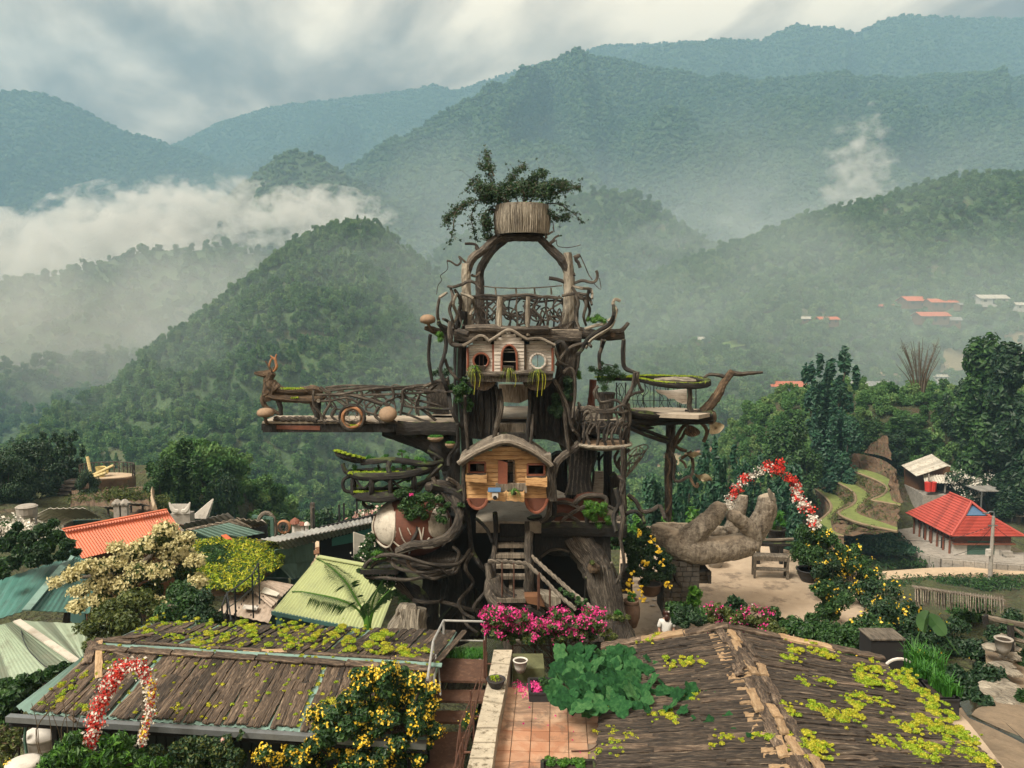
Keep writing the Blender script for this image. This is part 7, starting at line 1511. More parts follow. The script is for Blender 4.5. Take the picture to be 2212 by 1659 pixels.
# wicker horn behind the right trunk
WK=thing('wicker_horn',P(*K4(680,950),26),'horn shaped basket woven from pale sticks behind the right posts','sculpture');rs=random.Random(4)
def wk(s,a):
 c_=P(*K4(lerp(705,600,s**1.3),lerp(880,1080,s)),26.2);r_=lerp(.42,.10,s);return c_+Vector((math.cos(a)*r_*.75,math.sin(a)*r_,(math.cos(a)*.35)*r_+math.sin(a)*.05))
for i in range(34):
 a=rs.uniform(0,6.28);b=a+rs.uniform(-1.6,1.6);s0=rs.random()*.6;s1=min(1,s0+rs.uniform(.2,.5));m=MB();m.tube(smooth_path([wk(s0,a),wk((s0+s1)/2,(a+b)/2),wk(s1,b)],3),.016,5);pb(m,'stick','bark_pale',WK)
for s in(0.,.3,.6):m=MB();m.tube([wk(s,a)for a in np.linspace(0,6.28,18)],.02,5);pb(m,'stick','bark_pale',WK)
# deck details between the right posts
prism(TW,'white_door_panel',K4,[(370,1035),(455,1035),(455,1195),(355,1195)],26.6,.05,'white_board')
for l in([(415,890),(415,960),(418,1030)],[(418,960),(390,930),(365,940)],[(418,950),(440,920),(460,910)],[(360,980),(375,1060),(360,1180)]):add_limb(TW,'branch',K4,[(x,y,26)for x,y in l],.04,'bark_dark',n=6)
# ------------------------------------------------------------ courtyard, stone palm, flower arch, bench
M['yard']=plain('worn_yard_concrete',(.40,.32,.235),.9,.22,.5,bs=.3,spots=((.13,.10,.075),.75),obj=False)
q=[PZ(u,v,0.0)for u,v in((1330,1420),(1340,1180),(1480,1170),(1660,1178),(1850,1225),(1900,1300),(1800,1420),(1640,1450))];m=MB();m.slab(q,(0,0,1),.5);st(m.build('courtyard',M['yard']))
def mapM1(l,Y=None):return pts(M1,l,Y)
HD=MB();s_=27.5/FP*.2413
for l,r in(([(380,830,27.2),(480,880,26.9),(600,960,26.6),(760,1010,26.5),(950,1010,26.6),(1120,990,26.8),(1250,960,27.0)],[.20,.34,.46,.48,.42,.42,.38]),([(650,960,26.6),(740,890,26.5),(830,810,26.4),(920,730,26.4),(985,640,26.4),(1010,590,26.4)],[.44,.40,.34,.31,.27,.15]),
             ([(1250,970,26.9),(1290,900,26.9),(1285,850,26.8)],[.40,.30,.24]),([(1290,855,26.8),(1230,800,26.7),(1150,730,26.6),(1070,685,26.5)],[.25,.25,.23,.17]),([(1240,900,27.6),(1320,800,27.6),(1380,700,27.6),(1410,600,27.6),(1405,520,27.6)],[.34,.34,.31,.31,.24]),([(1300,900,28.0),(1400,760,28.0),(1445,640,28.0),(1450,500,28.0)],[.3,.26,.22,.12]),
             ([(1090,850,28.7),(1140,740,28.7),(1180,640,28.7),(1200,520,28.7)],[.3,.24,.22,.16]),([(420,790,29.6),(600,800,29.6),(800,820,29.4),(1000,850,29.0),(1180,880,28.5)],[.10,.14,.16,.2,.3])):
 S=smooth_path(mapM1(l),4);HD.tube(S,[q*1.08 for q in rads(r,len(S))],14)
V=[];nu,nv=26,12 # the hollow of the palm with the wrist ramp
for j in range(nv):
 t_=j/(nv-1);Yj=lerp(26.6,29.5,t_)
 for i in range(nu):
  f=i/(nu-1);x=lerp(330,1290,f);edge=1-(2*t_-1)**2
  v_=lerp(lerp(880,925,f),lerp(790,880,f),t_);p=P(*M1(x,v_),Yj);p.z-=.38*edge*(math.sin(min(1,f*1.3)*math.pi*.5)**1.2);V.append(p)
F=[(j*nu+i,j*nu+i+1,(j+1)*nu+i+1,(j+1)*nu+i)for j in range(nv-1)for i in range(nu-1)];n_=len(V)
Vb=[p-Vector((0,0,.30))for p in V];rim=[(i,i+n_,i+1+n_,i+1)for i in range(nu-1)]+[((nv-1)*nu+i+1,(nv-1)*nu+i+1+n_,(nv-1)*nu+i+n_,(nv-1)*nu+i)for i in range(nu-1)]+[((j+1)*nu,(j+1)*nu+n_,j*nu+n_,j*nu)for j in range(nv-1)]+[(j*nu+nu-1,j*nu+nu-1+n_,(j+1)*nu+nu-1+n_,(j+1)*nu+nu-1)for j in range(nv-1)]
HD.add(V+Vb,F+[tuple(a+n_ for a in f)[::-1]for f in F]+rim)
def mat_obj(name,cols,sc):
 m,g=new_mat(name);ob=g.node('ShaderNodeTexCoord').outputs['Object'];n1=g.noise(g.mapping(ob,(3.5,3.5,7),(.5,.4,.3)),sc,8,.68,2.);n2=g.noise(g.mapping(ob,(7,7,1.5),(0,.7,0)),sc,5,.6,.8)
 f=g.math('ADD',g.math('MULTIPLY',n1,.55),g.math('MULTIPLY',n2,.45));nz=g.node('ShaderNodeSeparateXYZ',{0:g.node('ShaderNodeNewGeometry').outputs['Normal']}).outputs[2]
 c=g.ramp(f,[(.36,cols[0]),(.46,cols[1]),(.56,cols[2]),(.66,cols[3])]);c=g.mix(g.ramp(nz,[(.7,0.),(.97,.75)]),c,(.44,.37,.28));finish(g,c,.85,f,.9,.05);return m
M['handm']=mat_obj('carved_palm',[(.06,.05,.04),(.17,.145,.115),(.29,.255,.205),(.41,.37,.31)],1.)
o=HD.build('palm_sculpture',M['handm'],smooth=True);rm=o.modifiers.new('r','REMESH');rm.mode='VOXEL';rm.voxel_size=.05;rm.use_smooth_shade=True
sm=o.modifiers.new('s','SMOOTH');sm.factor=.6;sm.iterations=4
tx=bpy.data.textures.new('carve','CLOUDS');tx.noise_scale=.20;dm=o.modifiers.new('d','DISPLACE');dm.texture=tx;dm.strength=.08;dm.texture_coords='GLOBAL'
tag(o,'giant carved open hand reaching right from the tower, palm up','sculpture')
m=MB();m.slab([P(*M1(x,y),27.3)for x,y in[(1425,478),(1440,464),(1470,510),(1480,570),(1448,560),(1434,520)]],(0,-1,0),.1);n_o=pb(m,'fingernail','bark_pale',o)
t=thing('palm_support',P(*M1(740,1100),27),'twisted root column carrying the giant hand','column')
for l,r in(([(740,1070,27.0),(740,1180,27.0),(700,1280,27.1)],[.3,.26,.3]),([(760,1080,26.8),(700,1190,26.7),(620,1250,26.5)],.1),([(500,1050,27),(640,1090,27),(820,1090,27)],.14),([(600,1320,26.3),(570,1400,26.3),(640,1500,26.3)],.04),([(620,1100,26.4),(590,1250,26.2),(640,1330,26.2)],.05)):add_limb(t,'root',M1,l,r,'bark_dark',n=9)
# rough block pillar under the palm and low walls
def block_wall(name,label,K,x0,x1,y0,y1,Y,rows,cols,th=.6,mat='stone',skip=None,seed=1):
 rs=random.Random(seed);t=thing(name,P(*K((x0+x1)/2,y1),Y+th/2),label,'wall');zt,zb_=P(*K(x0,y0),Y).z,P(*K(x0,y1),Y).z;X0,X1=P(*K(x0,y1),Y).x,P(*K(x1,y1),Y).x
 m=MB();m.box(((X0+X1)/2,Y+th/2+.04,(zt+zb_)/2),(X1-X0-.06,th,zt-zb_-.04));pb(m,'mortar_core','soil',t)
 for r_ in range(rows):
  x=X0;
  while x<X1-.05:
   w=min((X1-X0)/cols*rs.uniform(.6,1.4),X1-x);
   if X1-x-w<.08:w=X1-x
   h=(zt-zb_)/rows;m=MB();m.box((x+w/2,Y+.1-rs.uniform(0,.05),zb_+h*(r_+.5)),(w*.93,.3,h*.88),Matrix.Rotation(rs.uniform(-.03,.03),3,'Y'));par(m.build('block',M[mat]),t);x+=w
 return t
M['stone']=plain('dark_stone_block',(.085,.078,.068),.9,.5,5,bs=.5)
block_wall('stone_pillar','dark rough block pillar under the wrist of the giant hand',M1,480,800,1110,1610,26.3,11,5,1.2,seed=3);block_wall('stone_step','short mossy block step beside the stone pillar',M1,790,912,1200,1310,27.2,3,2,.8,seed=4)
block_wall('stone_wall','dark block wall left of the yellow trumpet bush pot',M1,110,210,1170,1400,27.6,7,2,.5,seed=5)
# flower arch behind the hand
def flower_arch(name,label,path,w,Y,nred,nwhite,fs,seed,leg=None):
 rs=np.random.RandomState(seed);S=smooth_path(path,7);t=thing(name,S[0],label,'flower arch');o=Vector(S[0]);m=MB();m.tube([p-o for p in S],.035,6);m.tube([p-o+Vector((0,.25,0))for p in S],.03,6);lbm(m,'hoop','bark',t)
 B=[(tuple(p-o+Vector(rs.normal(size=3)*w*.25)),(w,w,w))for p in S]
 for(mt,n,q,nm)in(('red',nred,1.,'red_blossom'),('white',nwhite,1.,'white_blossom')):
  k=26;i0=rs.choice(len(B),k);BB_=[B[i]for i in i0]
  r_=np.array([b[1]for b in BB_])*.75;flower_mass([(b[0],(w*.8,)*3)for b in BB_],n,fs,M[mt],seed+n,t,6,1.4,name=nm)
 leaf_mass('foliage',B,300,fs,M['dark'],seed,t);return t
pa=[(1085,650,31),(1110,540,31),(1180,430,31.2),(1290,345,31.5),(1400,310,31.6),(1500,315,31.7),(1600,365,31.8),(1670,460,31.8),(1690,560,31.6),(1740,630,31.2),(1810,690,31),(1830,770,30.8),(1870,820,30.6)]
flower_arch('flower_arch','tall arch of red and white flowers behind the giant hand',mapM1(pa),.17,31,150,210,.052,5)
t=thing('red_flower_tuft',P(*M1(1515,270),31.6),'bright red flower tuft standing on top of the flower arch','flower');flower_mass([((x,0,z),(.12,.1,.1))for x,z in((-.25,-.05),(.05,.1),(.1,-.1),(-.45,.0))],34,.06,M['red'],4,t,5)
# bench with shelf
b0=PZ(*M1(1440,1255),0.);t=thing('wooden_bench',b0,'grey two tier wooden bench in the courtyard beside the giant hand','bench',rz=-.12);bw=1.42
for i in range(3):m=MB();m.box((0,-.18+.18*i,.92),(bw,.16,.05));lbm(m,'seat_plank','board',t)
for i in range(2):m=MB();m.box((0,-.22+.18*i,.38),(bw-.08,.16,.05));lbm(m,'shelf_plank','board',t)
for sx_ in(-1,1):
 for sy_ in(-1,1):m=MB();m.box((sx_*(bw/2-.06),sy_*.24,.46),(.09,.08,.9));lbm(m,'leg','board',t)
m=MB();m.box((0,-.24,.82),(bw,.05,.12));lbm(m,'apron','board',t)
b1=PZ(*M1(1440,1140),0);t=thing('long_bench',b1,'dark curved bench rail behind the wooden bench','bench');m=MB();limb(m,[(-.9,0,1.15),(0,.1,1.05),(1.0,0,1.12)],.07,4,6,.05);lbm(m,'backrest','board',t);m=MB();limb(m,[(-.9,0,.95),(0,.1,.85),(1.0,0,.9)],.1,4,6,.05);lbm(m,'seat','bark_dark',t)
for x in(-.5,.5):m=MB();m.box((x,.05,.45),(.14,.14,.95));lbm(m,'leg','bark_dark',t)
def pot(name,K,x,y,z,r,h,mat,label,Y=None,prof=None):
 p=P(*K(x,y),Y)if Y else PZ(*K(x,y),z);t=thing(name,p,label,'pot');m=MB();m.lathe((0,0,0),prof or[(r*.6,0),(r*.85,h*.4),(r,h*.92),(r*1.08,h*.93),(r*1.08,h),(r*.9,h),(r*.88,h*.9)],20);m.build('pot_wall',M[mat],t,True);m=MB();m.lathe((0,0,h*.88),[(r*.88,0),(r*.86,.01)],16);lbm(m,'soil','soil',t);return t,p
pot('round_pot',M1,950,1160,0,.42,.5,'greypot','wide grey pot on the yard under the giant hand');tp,p=pot('stump_pot',M1,1495,1060,0,.38,1.25,'bark_dark','dark stump pot with tall grass behind the bench')
plant('tall_grass',p+Vector((0,0,1.15)),.9,.9,'tall bright grass growing in the stump pot behind the bench','grass plant','grass',420,.15,k=8,stem=False,seed=9,asp=.12)
for x,y,r,lb,w,h_,mt,fl_ in((1790,1290,.48,'dark tub right of the bench',1.9,2.3,'green',[]),(1930,1360,.42,'dark tub at the right end of the courtyard',1.7,2.3,'green',[('yellow',16,.05)])):
 tp,p=pot('plant_tub',M1,x,y,0,r,.5,'blackpot',lb);plant('tub_shrub',p+Vector((0,0,.35)),w,h_,'leafy shrub growing in the '+lb,'shrub',mt,3200,.06,seed=int(x),flowers=fl_,z0=.3)
tp,p=pot('clay_pot',M1,370,1415,0,.40,.42,'pot','shallow clay pot under the yellow trumpet bush',Y=26.6)
tp,p2=pot('tall_jar',K6,1315,1380,0,.28,.85,'pot','tall brown jar at the foot of the tower leg',Y=24.6,prof=[(.18,0),(.27,.3),(.28,.6),(.22,.8),(.25,.86),(.2,.86),(.19,.8)]);plant('jar_plant',p2+Vector((0,0,.75)),.45,.4,'small green plant in the tall brown jar','plant','grass',200,.05,k=6,stem=False,seed=5)
creeper('dark climbing shrub with yellow trumpet flowers on the stone pillar',K6,[(1390,600,35),(1430,640,45),(1460,700,50),(1390,690,60),(1300,690,50),(1200,720,40),(1100,730,28),(1290,760,60),(1380,780,70),(1470,780,60),(1540,800,50),(1590,850,50),(1340,870,60),(1440,870,70),(1550,900,60),(1620,930,50),(1360,950,50),(1450,970,60),(1540,990,50),(1330,830,50),(1600,990,40),(1310,940,36),(1420,1030,40)],25.5,'dark',9000,.055,5,.6,'shrub','trumpet_bush')
for i,(x,y,n)in enumerate(((1365,650,7),(1475,700,8),(1530,778,9),(1425,878,9),(1560,880,6),(1305,1040,10),(1320,965,5),(1275,1100,6),(1320,1130,5),(1395,1090,6),(1400,1160,7),(1605,1055,7))):
 c=P(*K6(x,y),24.75);t=thing('trumpet_flower',c,'yellow trumpet cluster, %s on the dark shrub by the pillar'%['topmost','second from the top','at the right shoulder','in the middle','small and right of the middle','big and low left','slim and mid left','lowest left','low and small','low centre','lowest of all','lowest right'][i],'flower','yellow trumpet flowers')
 rs=np.random.RandomState(i);m=MB()
 for k in range(n):
  d=Vector(rs.normal(size=3));d.y=-abs(d.y);d.normalize();q=d*.09;m.tube([q*.3,q,q*1.5],[.012,.022,.042],6)
 lbm(m,'trumpet','yellow',t)
# shrubs along the right of the courtyard and down the slope
def sp(u,v,Y):p=P(u,v,Y);return(p.x,p.y,p.z)
for i,(u,vt,vb,w,Y,mt,fl_,lb)in enumerate([
 (1760,1150,1230,120,33,'green',[],'round green shrub under the right foot of the flower arch'),(1840,1180,1270,130,32,'green',[('yellow',26,.05)],'green shrub with yellow flowers right of the courtyard tubs'),
 (1800,1200,1300,110,30,'dark',[('yellow',16,.05)],'dark shrub overhanging the courtyard edge'),(1880,1240,1350,150,29,'dark',[('yellow',26,.055)],'big dark shrub with yellow flowers right of the courtyard'),
 (1960,1290,1400,160,27,'dark',[('yellow',16,.055)],'dark shrub before the weathered plank fence'),(2060,1330,1440,150,26,'dark',[('yellow',8,.055)],'dark ivy covered bush under the plank fence'),
 (1870,1330,1430,130,24,'green',[('yellow',8,.05)],'green bush behind the far ridge of the right plank roof'),(1960,1390,1480,140,22,'green',[('yellow',14,.05)],'green bush with orange flowers above the grass trough'),
 (1740,1320,1390,110,22,'green',[],'light green shrub behind the plank roof crest'),(1820,1350,1430,150,20.5,'green',[],'fern like shrub lying on the right plank roof edge'),(1660,1310,1360,90,22.5,'green',[],'low green shrub left of the fern like shrub'),
 (2110,1390,1500,120,23,'dark',[],'ivy bush on the stone steps at the right'),(2130,1440,1560,110,20,'dark',[],'hanging ivy over the stone steps near the puddle'),(2195,1480,1600,70,19,'green',[],'leafy shrub at the right picture edge by the puddle'),(2190,1590,1680,70,16.5,'green',[],'shrub in the lower right corner'),
 (2090,1290,1390,130,28,'green',[],'dark leafed bush right of the weathered plank fence'),(1990,1330,1420,130,25,'dark',[('yellow',8,.05)],'thick bush directly below the weathered plank fence'),(2170,1320,1420,100,25,'dark',[],'bush beneath the rough railing'),(2050,1440,1540,120,21,'dark',[],'ivy clad bush between trough grass and stone steps'),(2120,1510,1600,90,18.5,'dark',[],'ivy trailing beside the puddle'),(1900,1290,1390,120,26,'dark',[('yellow',12,.05)],'bush with yellow flowers left of the plank fence'),(2200,1400,1500,60,22,'green',[],'bush at the right picture edge above the steps'),
 (1790,1250,1330,100,27,'green',[('yellow',14,.05)],'shrub with yellow flowers at the courtyard corner'),(2010,1420,1500,100,20.5,'dark',[],'dark bush behind the grass trough'),(1590,1290,1350,70,22.5,'dark',[],'dark green shrub at the yard steps')]):
 top,bot=P(u,vt,Y),P(u,vb,Y);h_=top.z-bot.z;ww=w/FP*Y;plant('garden_shrub',(bot.x,bot.y,bot.z-.3),ww,h_+.4,lb,'shrub',mt,4200,.065 if i!=9 else.045,d=ww*.8,k=18,flowers=fl_,seed=100+i)
# weathered plank fence top right, railing posts
t=thing('plank_fence',P(2070,1300,27),'weathered plank fence roof with crooked boards at the right','fence');rs=random.Random(5)
for i in range(34):
 f=i/33;x=lerp(1165,1940,f);y0,y1=lerp(1480,1570,f),lerp(1600,1670,f)+rs.uniform(-14,22);A,B=P(*M2(x,y0),27.2),P(*M2(x+rs.uniform(-6,6),y1),26.2);m=MB();m.bar(A,B,.22*rs.uniform(.8,1.0),.03,up=(0,1,0));pb(m,'plank','board',t)
for i in range(5):A,B=P(*M2(lerp(1145,1945,i/5),lerp(1470,1585,i/5)-8),27.1),P(*M2(lerp(1145,1945,(i+1.04)/5),lerp(1470,1585,(i+1.04)/5)-8),27.1);m=MB();m.bar(A,B,.26,.05);pb(m,'ridge_plank','board',t)
t=thing('yard_railing',P(*L7(2090,520),22),'rough wooden railing on the path at the right edge','railing')
for l in([(1860,195),(2212,265)],[(1870,210),(2212,285)],[(2000,365),(2212,430)],[(2100,290),(2212,370)],[(2000,360),(2080,400)]):add_limb(t,'rail',L7,[(x,y,21.5)for x,y in l],.05,'board',n=6)
for x,y0,y1 in((2085,265,525),(1850,180,260)):add_limb(t,'post',L7,[(x,y0,21.4),(x+5,y1,21.4)],.085,'bark_dark',n=6)
pot('stone_pot',L7,2015,535,0,.22,.42,'concrete','grey stone pot beside the rough railing',Y=21)
M['dirtpath']=plain('path_soil',(.19,.145,.098),.95,.35,2.,bs=.4,spots=((.12,.09,.06),.6),obj=False)
ds=st(loft('stone_path',pts(L7,[(1850,500,22.5),(1870,760,20.5),(1900,1000,18.6),(1560,1060,17.6),(1750,1350,15.6),(1900,1650,13.8),(1950,1800,13.2)]),pts(L7,[(2400,480,23.5),(2400,800,20.8),(2400,1000,19),(2400,1150,17.8),(2400,1400,16),(2400,1700,14.2),(2400,1800,13.8)]),M['dirtpath'],30))
m,g_=new_mat('puddle_water');n=g_.noise(g_.node('ShaderNodeTexCoord').outputs['Object'],3.,3);finish(g_,(.035,.03,.022),.06,n,.03,.01);M['puddle']=m
V=[P(*L7(x,y),Y)+Vector((0,0,.03))for x,y,Y in((1600,1000,18.2),(1780,960,18.8),(1900,1100,17.9),(2050,1200,17.1),(2250,1380,16.0),(2212,1450,15.7),(1950,1400,15.8),(1800,1250,16.5),(1680,1120,17.3))]
m=MB();m.add(V,[tuple(range(len(V)))]);st(m.build('puddle',M['puddle']))
for i in range(26):
 x,y=random.uniform(1880,2110),random.uniform(380,1060);x=max(x,1640+(y-380)*.45);c=P(*L7(x,y),lerp(22.3,18.5,(y-380)/680.));m=MB();m.blob(tuple(c),(.28,.24,.1),7,5,.2,i);tag(m.build('flat_stone',M['bark_pale']),None,None)
 if i==0:ST0=thing('stone_steps',c,'flat pale stones laid as steps down the right path','steps')
for o in[o for o in bpy.data.objects if o.name.startswith('flat_stone')]:par(o,ST0)
# ------------------------------------------------------------ person on the yard
pp=P(1439,1372,24.3);pz=0.
PS=thing('person',(pp.x,24.3,pz),'person with dark reddish hair and white shirt, back turned, behind the plank roof','person')
def skin(name,J,E,Rr,mat,parent,sub=2):
 me=bpy.data.meshes.new(name);me.from_pydata([tuple(j)for j in J],E,[]);me.materials.append(mat);o=link(name,me,parent);md=o.modifiers.new('s','SKIN');sv=me.skin_vertices[0].data
 for i,r_ in enumerate(Rr):sv[i].radius=(r_,r_)
 sv[0].use_root=True;md.use_smooth_shade=True;ss_=o.modifiers.new('sub','SUBSURF');ss_.levels=ss_.render_levels=sub;return o
M['skin']=plain('skin',(.42,.24,.17),.6,.1);M['shirt']=plain('white_shirt',(.72,.72,.70),.8,.06,6);M['trousers']=plain('dark_trousers',(.04,.045,.06),.8,.2);M['hair']=plain('dark_hair',(.05,.018,.012),.5,.3,20)
skin('body',[(0,0,.88),(0,0,1.1),(0,0,1.28),(0,-.01,1.40),(0,-.02,1.50),(-.17,0,1.29),(-.23,0,1.05),(-.20,-.12,.85),(.17,0,1.29),(.23,0,1.05),(.20,-.12,.85),(-.09,0,.80),(-.1,-.02,.45),(-.1,.03,.06),(.09,0,.80),(.1,-.02,.45),(.1,.03,.06),(-.1,-.1,.03),(.1,-.1,.03)],
     [(0,1),(1,2),(2,3),(3,4),(2,5),(5,6),(6,7),(2,8),(8,9),(9,10),(0,11),(11,12),(12,13),(0,14),(14,15),(15,16),(13,17),(16,18)],[.13,.12,.13,.05,.09,.06,.042,.032,.06,.042,.032,.085,.055,.04,.085,.055,.04,.035,.035],M['skin'],PS)
skin('shirt',[(0,0,.86),(0,0,1.1),(0,0,1.28),(0,0,1.36),(-.18,0,1.30),(-.24,0,1.08),(.18,0,1.30),(.24,0,1.08)],[(0,1),(1,2),(2,3),(2,4),(4,5),(2,6),(6,7)],[.165,.155,.165,.08,.085,.07,.085,.07],M['shirt'],PS)
skin('trousers',[(0,0,.88),(-.09,0,.78),(-.1,-.02,.45),(-.1,.03,.10),(.09,0,.78),(.1,-.02,.45),(.1,.03,.10)],[(0,1),(1,2),(2,3),(0,4),(4,5),(5,6)],[.15,.10,.072,.06,.10,.072,.06],M['trousers'],PS)
m=MB();m.blob((0,.01,1.55),(.115,.125,.14),14,10,.05);m.blob((0,-.09,1.42),(.09,.06,.12),10,8,.05);m.build('hair',M['hair'],PS,True);m=MB();m.blob((.05,-.1,1.63),(.035,.02,.03),7,5);m.build('hair_flower',M['white_wall'],PS)
# pots, tiny things by the door
for i,(x,y)in enumerate(((1430,1190),(1500,1180),(1478,1225))):
 p=PZ(*K6(x,y),0.);m=MB();m.blob((p.x,p.y,.03),(.12,.08,.03),7,4,.3,i);tag(m.build('litter',M['white_wall']),['white scrap left of the stone pillar on the yard','second white scrap, nearer the stone pillar','small white scrap lowest on the yard path'][i],'scrap')
creeper('banana like plant with red flower before the stone pillar',M1,[(760,1380,40),(790,1400,36),(740,1460,30),(760,1520,26),(790,1480,24),(700,1520,14)],25.6,'fresh',260,.16,6,.4)
o=leaf_mass('hedge_leaves',[(tuple(P(*M1(x,1600+10*math.sin(x)),23.4)),(.3,.25,.22))for x in range(640,900,26)]+[(tuple(P(*M1(x,1530),24.4)),(.25,.25,.2))for x in(560,600,640)],3000,.07,M['green'],4);tag(o,'low green foliage along the plank roof below the stone pillar','foliage')
# ------------------------------------------------------------ left plank roof
M['plank']=bark('roof_plank_wood',[(.018,.013,.009),(.068,.048,.034),(.165,.122,.086),(.36,.29,.215)],.6)
M['plank_dark']=bark('dark_roof_plank',[(.006,.005,.0045),(.028,.021,.016),(.085,.064,.046),(.33,.27,.20)],.55)
PL={}
def plank_mesh(mat,k):
 """one warped board, unit long (x), unit wide (y), with torn ends"""
 key=(mat,k)
 if key not in PL:
  rs=random.Random(k*13+5);n=9;top=[];
  w0=[rs.uniform(.38,.5)+rs.uniform(-.05,.05)for _ in range(n)];w1=[rs.uniform(.38,.5)for _ in range(n)];zz=[rs.uniform(-.25,.25)for _ in range(n)];V=[]
  for i in range(n):
   x=i/(n-1)-.5;e0=rs.uniform(-.012,.012)if i in(0,n-1)else 0
   V+=[(x+e0,-w0[i],zz[i]),(x+rs.uniform(-.02,.02)if i in(0,n-1)else x,0,zz[i]+.35),(x-e0,w1[i],zz[i]+rs.uniform(-.1,.3))]
  N=len(V);V+=[(a,b,c-1.1)for a,b,c in V];F=[]
  for i in range(n-1):
   for j in(0,1):a=i*3+j;F+=[(a,a+3,a+4,a+1),(a+N,a+1+N,a+4+N,a+3+N)]
   F+=[(i*3,i*3+N,i*3+3+N,i*3+3),(i*3+2,i*3+5,i*3+5+N,i*3+2+N)]
  F+=[(0,1,1+N,N),(1,2,2+N,1+N),(N-3,N-3+N,N-2+N,N-2),(N-2,N-2+N,N-1+N,N-1)]
  m=MB();m.add(V,F,[(p[1]*.22,p[0]*1.6)for p in V]);PL[key]=m.mesh('plank',M[mat])
 return PL[key]
def put_plank(t,a,b,w,nrm,mat,th=.03,lift=0.,nm='plank',roll=0.):
 a,b=Vector(a),Vector(b);d=b-a;x=d.normalized();z=(nrm-x*nrm.dot(x)).normalized();y=z.cross(x)
 o=bpy.data.objects.new(nm,plank_mesh(mat,random.randint(0,11)));COL.objects.link(o);R_=Matrix((x,y,z)).transposed()
 if roll:R_=R_@Matrix.Rotation(roll,3,'X')
 o.matrix_world=Matrix.Translation((a+b)/2+z*lift)@R_.to_4x4()@Matrix.Diagonal((d.length,w,th,1));mw=o.matrix_world.copy();o.parent=t;o.matrix_parent_inverse=t.matrix_basis.inverted();o.matrix_basis=mw;return o
ZR,ZE=3.7,3.25
LR=thing('left_plank_roof',(-5,17,2),'long low roof of weathered planks over teal sheet, spotted with moss','roof')
rL,rR=PZ(*L3(830,425),ZR),PZ(*L4(1660,600),ZR);eL,eR=PZ(*L3(235,985),ZE),PZ(*L4(1320,1190),ZE+.02);kL,kR=PZ(*L3(1240,232),3.2),PZ(*L4(1640,470),3.1)
eR=Vector((lerp(eL.x,rR.x,1.0),PZ(*L4(480,1135),ZE).y,ZE));eR.y=eL.y+(PZ(*L4(480,1135),ZE).y-eL.y)/(PZ(*L4(480,1135),ZE).x-eL.x)*(eR.x-eL.x)
kR=Vector((rR.x+.2,kL.y+(PZ(*L4(1000,300),3.15).y-kL.y)*1.4,3.2));kR.y=min(kR.y,kL.y)
x2l=PZ(*L3(130,930),ZE-.05);x2r=PZ(*L3(640,560),ZR-.28)
par(corr('under_sheet',M['r_pale'],rL,rR,eR,eL,.16,.018,.01),LR);par(corr('under_sheet',M['r_pale'],rR+Vector((0,.01,0)),rL+Vector((0,.01,0)),kL,kR,.16,.018,.01),LR)
par(corr('side_sheet',M['r_pale'],rL+Vector((-.1,.05,-.04)),rL+Vector((0,0,-.04)),eL+Vector((.1,0,-.03)),x2l,.17,.03,.01),LR)
nF=(rR-rL).cross(eL-rL).normalized();nF=nF if nF.z>0 else-nF;nK=(rR-rL).cross(kL-rL).normalized();nK=nK if nK.z>0 else-nK
W_=(rR-rL).length;n=int(W_/.125)
for i in range(n):
 s=(i+.5)/n+random.uniform(-.1,.1)/n
 if random.random()<.035 and i>4:continue
 T0,B0=rL.lerp(rR,s),eL.lerp(eR,s);dT=rL.lerp(rR,min(1,s+.03))-T0;cut_=random.uniform(.35,.65)
 for a,b in((.03+random.uniform(0,.05),cut_+.04),(cut_-.02,.99+random.uniform(-.03,.025))):
  j=(rR-rL).normalized()*random.uniform(-.025,.025);put_plank(LR,T0.lerp(B0,a)-j,T0.lerp(B0,b)+j,.155*random.uniform(.75,1.15),nF,'plank' if random.random()<.8 else 'plank_dark',.028,.035+random.uniform(0,.018)+(.012 if b>.8 else.0),roll=random.uniform(-.16,.16))
n=int(W_/.15)
for i in range(n):
 s=(i+.5)/n+random.uniform(-.15,.15)/n
 if random.random()<.04:continue
 T0,B0=rL.lerp(rR,s),kL.lerp(kR,s);skew=(rR-rL).normalized()*random.uniform(.1,.3)
 for a,b in((.03,.52),(.5,1.0)):put_plank(LR,T0.lerp(B0,a)+skew*a,T0.lerp(B0,b)+skew*b,.17*random.uniform(.7,1.15),nK,'plank_dark' if random.random()<.6 else 'plank',.03,.04+random.uniform(0,.025),roll=random.uniform(-.12,.12))
m=MB();m.slab([rL+Vector((-.1,.1,.05)),rR+Vector((.1,.1,.05)),rR+Vector((.1,-.06,.05)),rL+Vector((-.1,-.06,.05))],(0,0,1),.02);pb(m,'ridge_flashing','r_pale',LR)
s=0.
while s<.97:
 L_=random.uniform(.08,.14);a,b=rL.lerp(rR,s),rL.lerp(rR,min(1,s+L_));o=put_plank(LR,a+Vector((0,-.17,.03)),b+Vector((0,-.19,.02)),.19,nF,'plank',.03,.05,'ridge_plank');s+=L_+.004
 if random.random()<.55:put_plank(LR,a+Vector((0,.2,.02)),b+Vector((0,.22,.0)),.15,nK,'plank',.03,.05,'ridge_plank')
M['newboard']=bark('tan_board',[(.22,.14,.07),(.34,.23,.13),(.42,.30,.18),(.50,.38,.25)],.7)
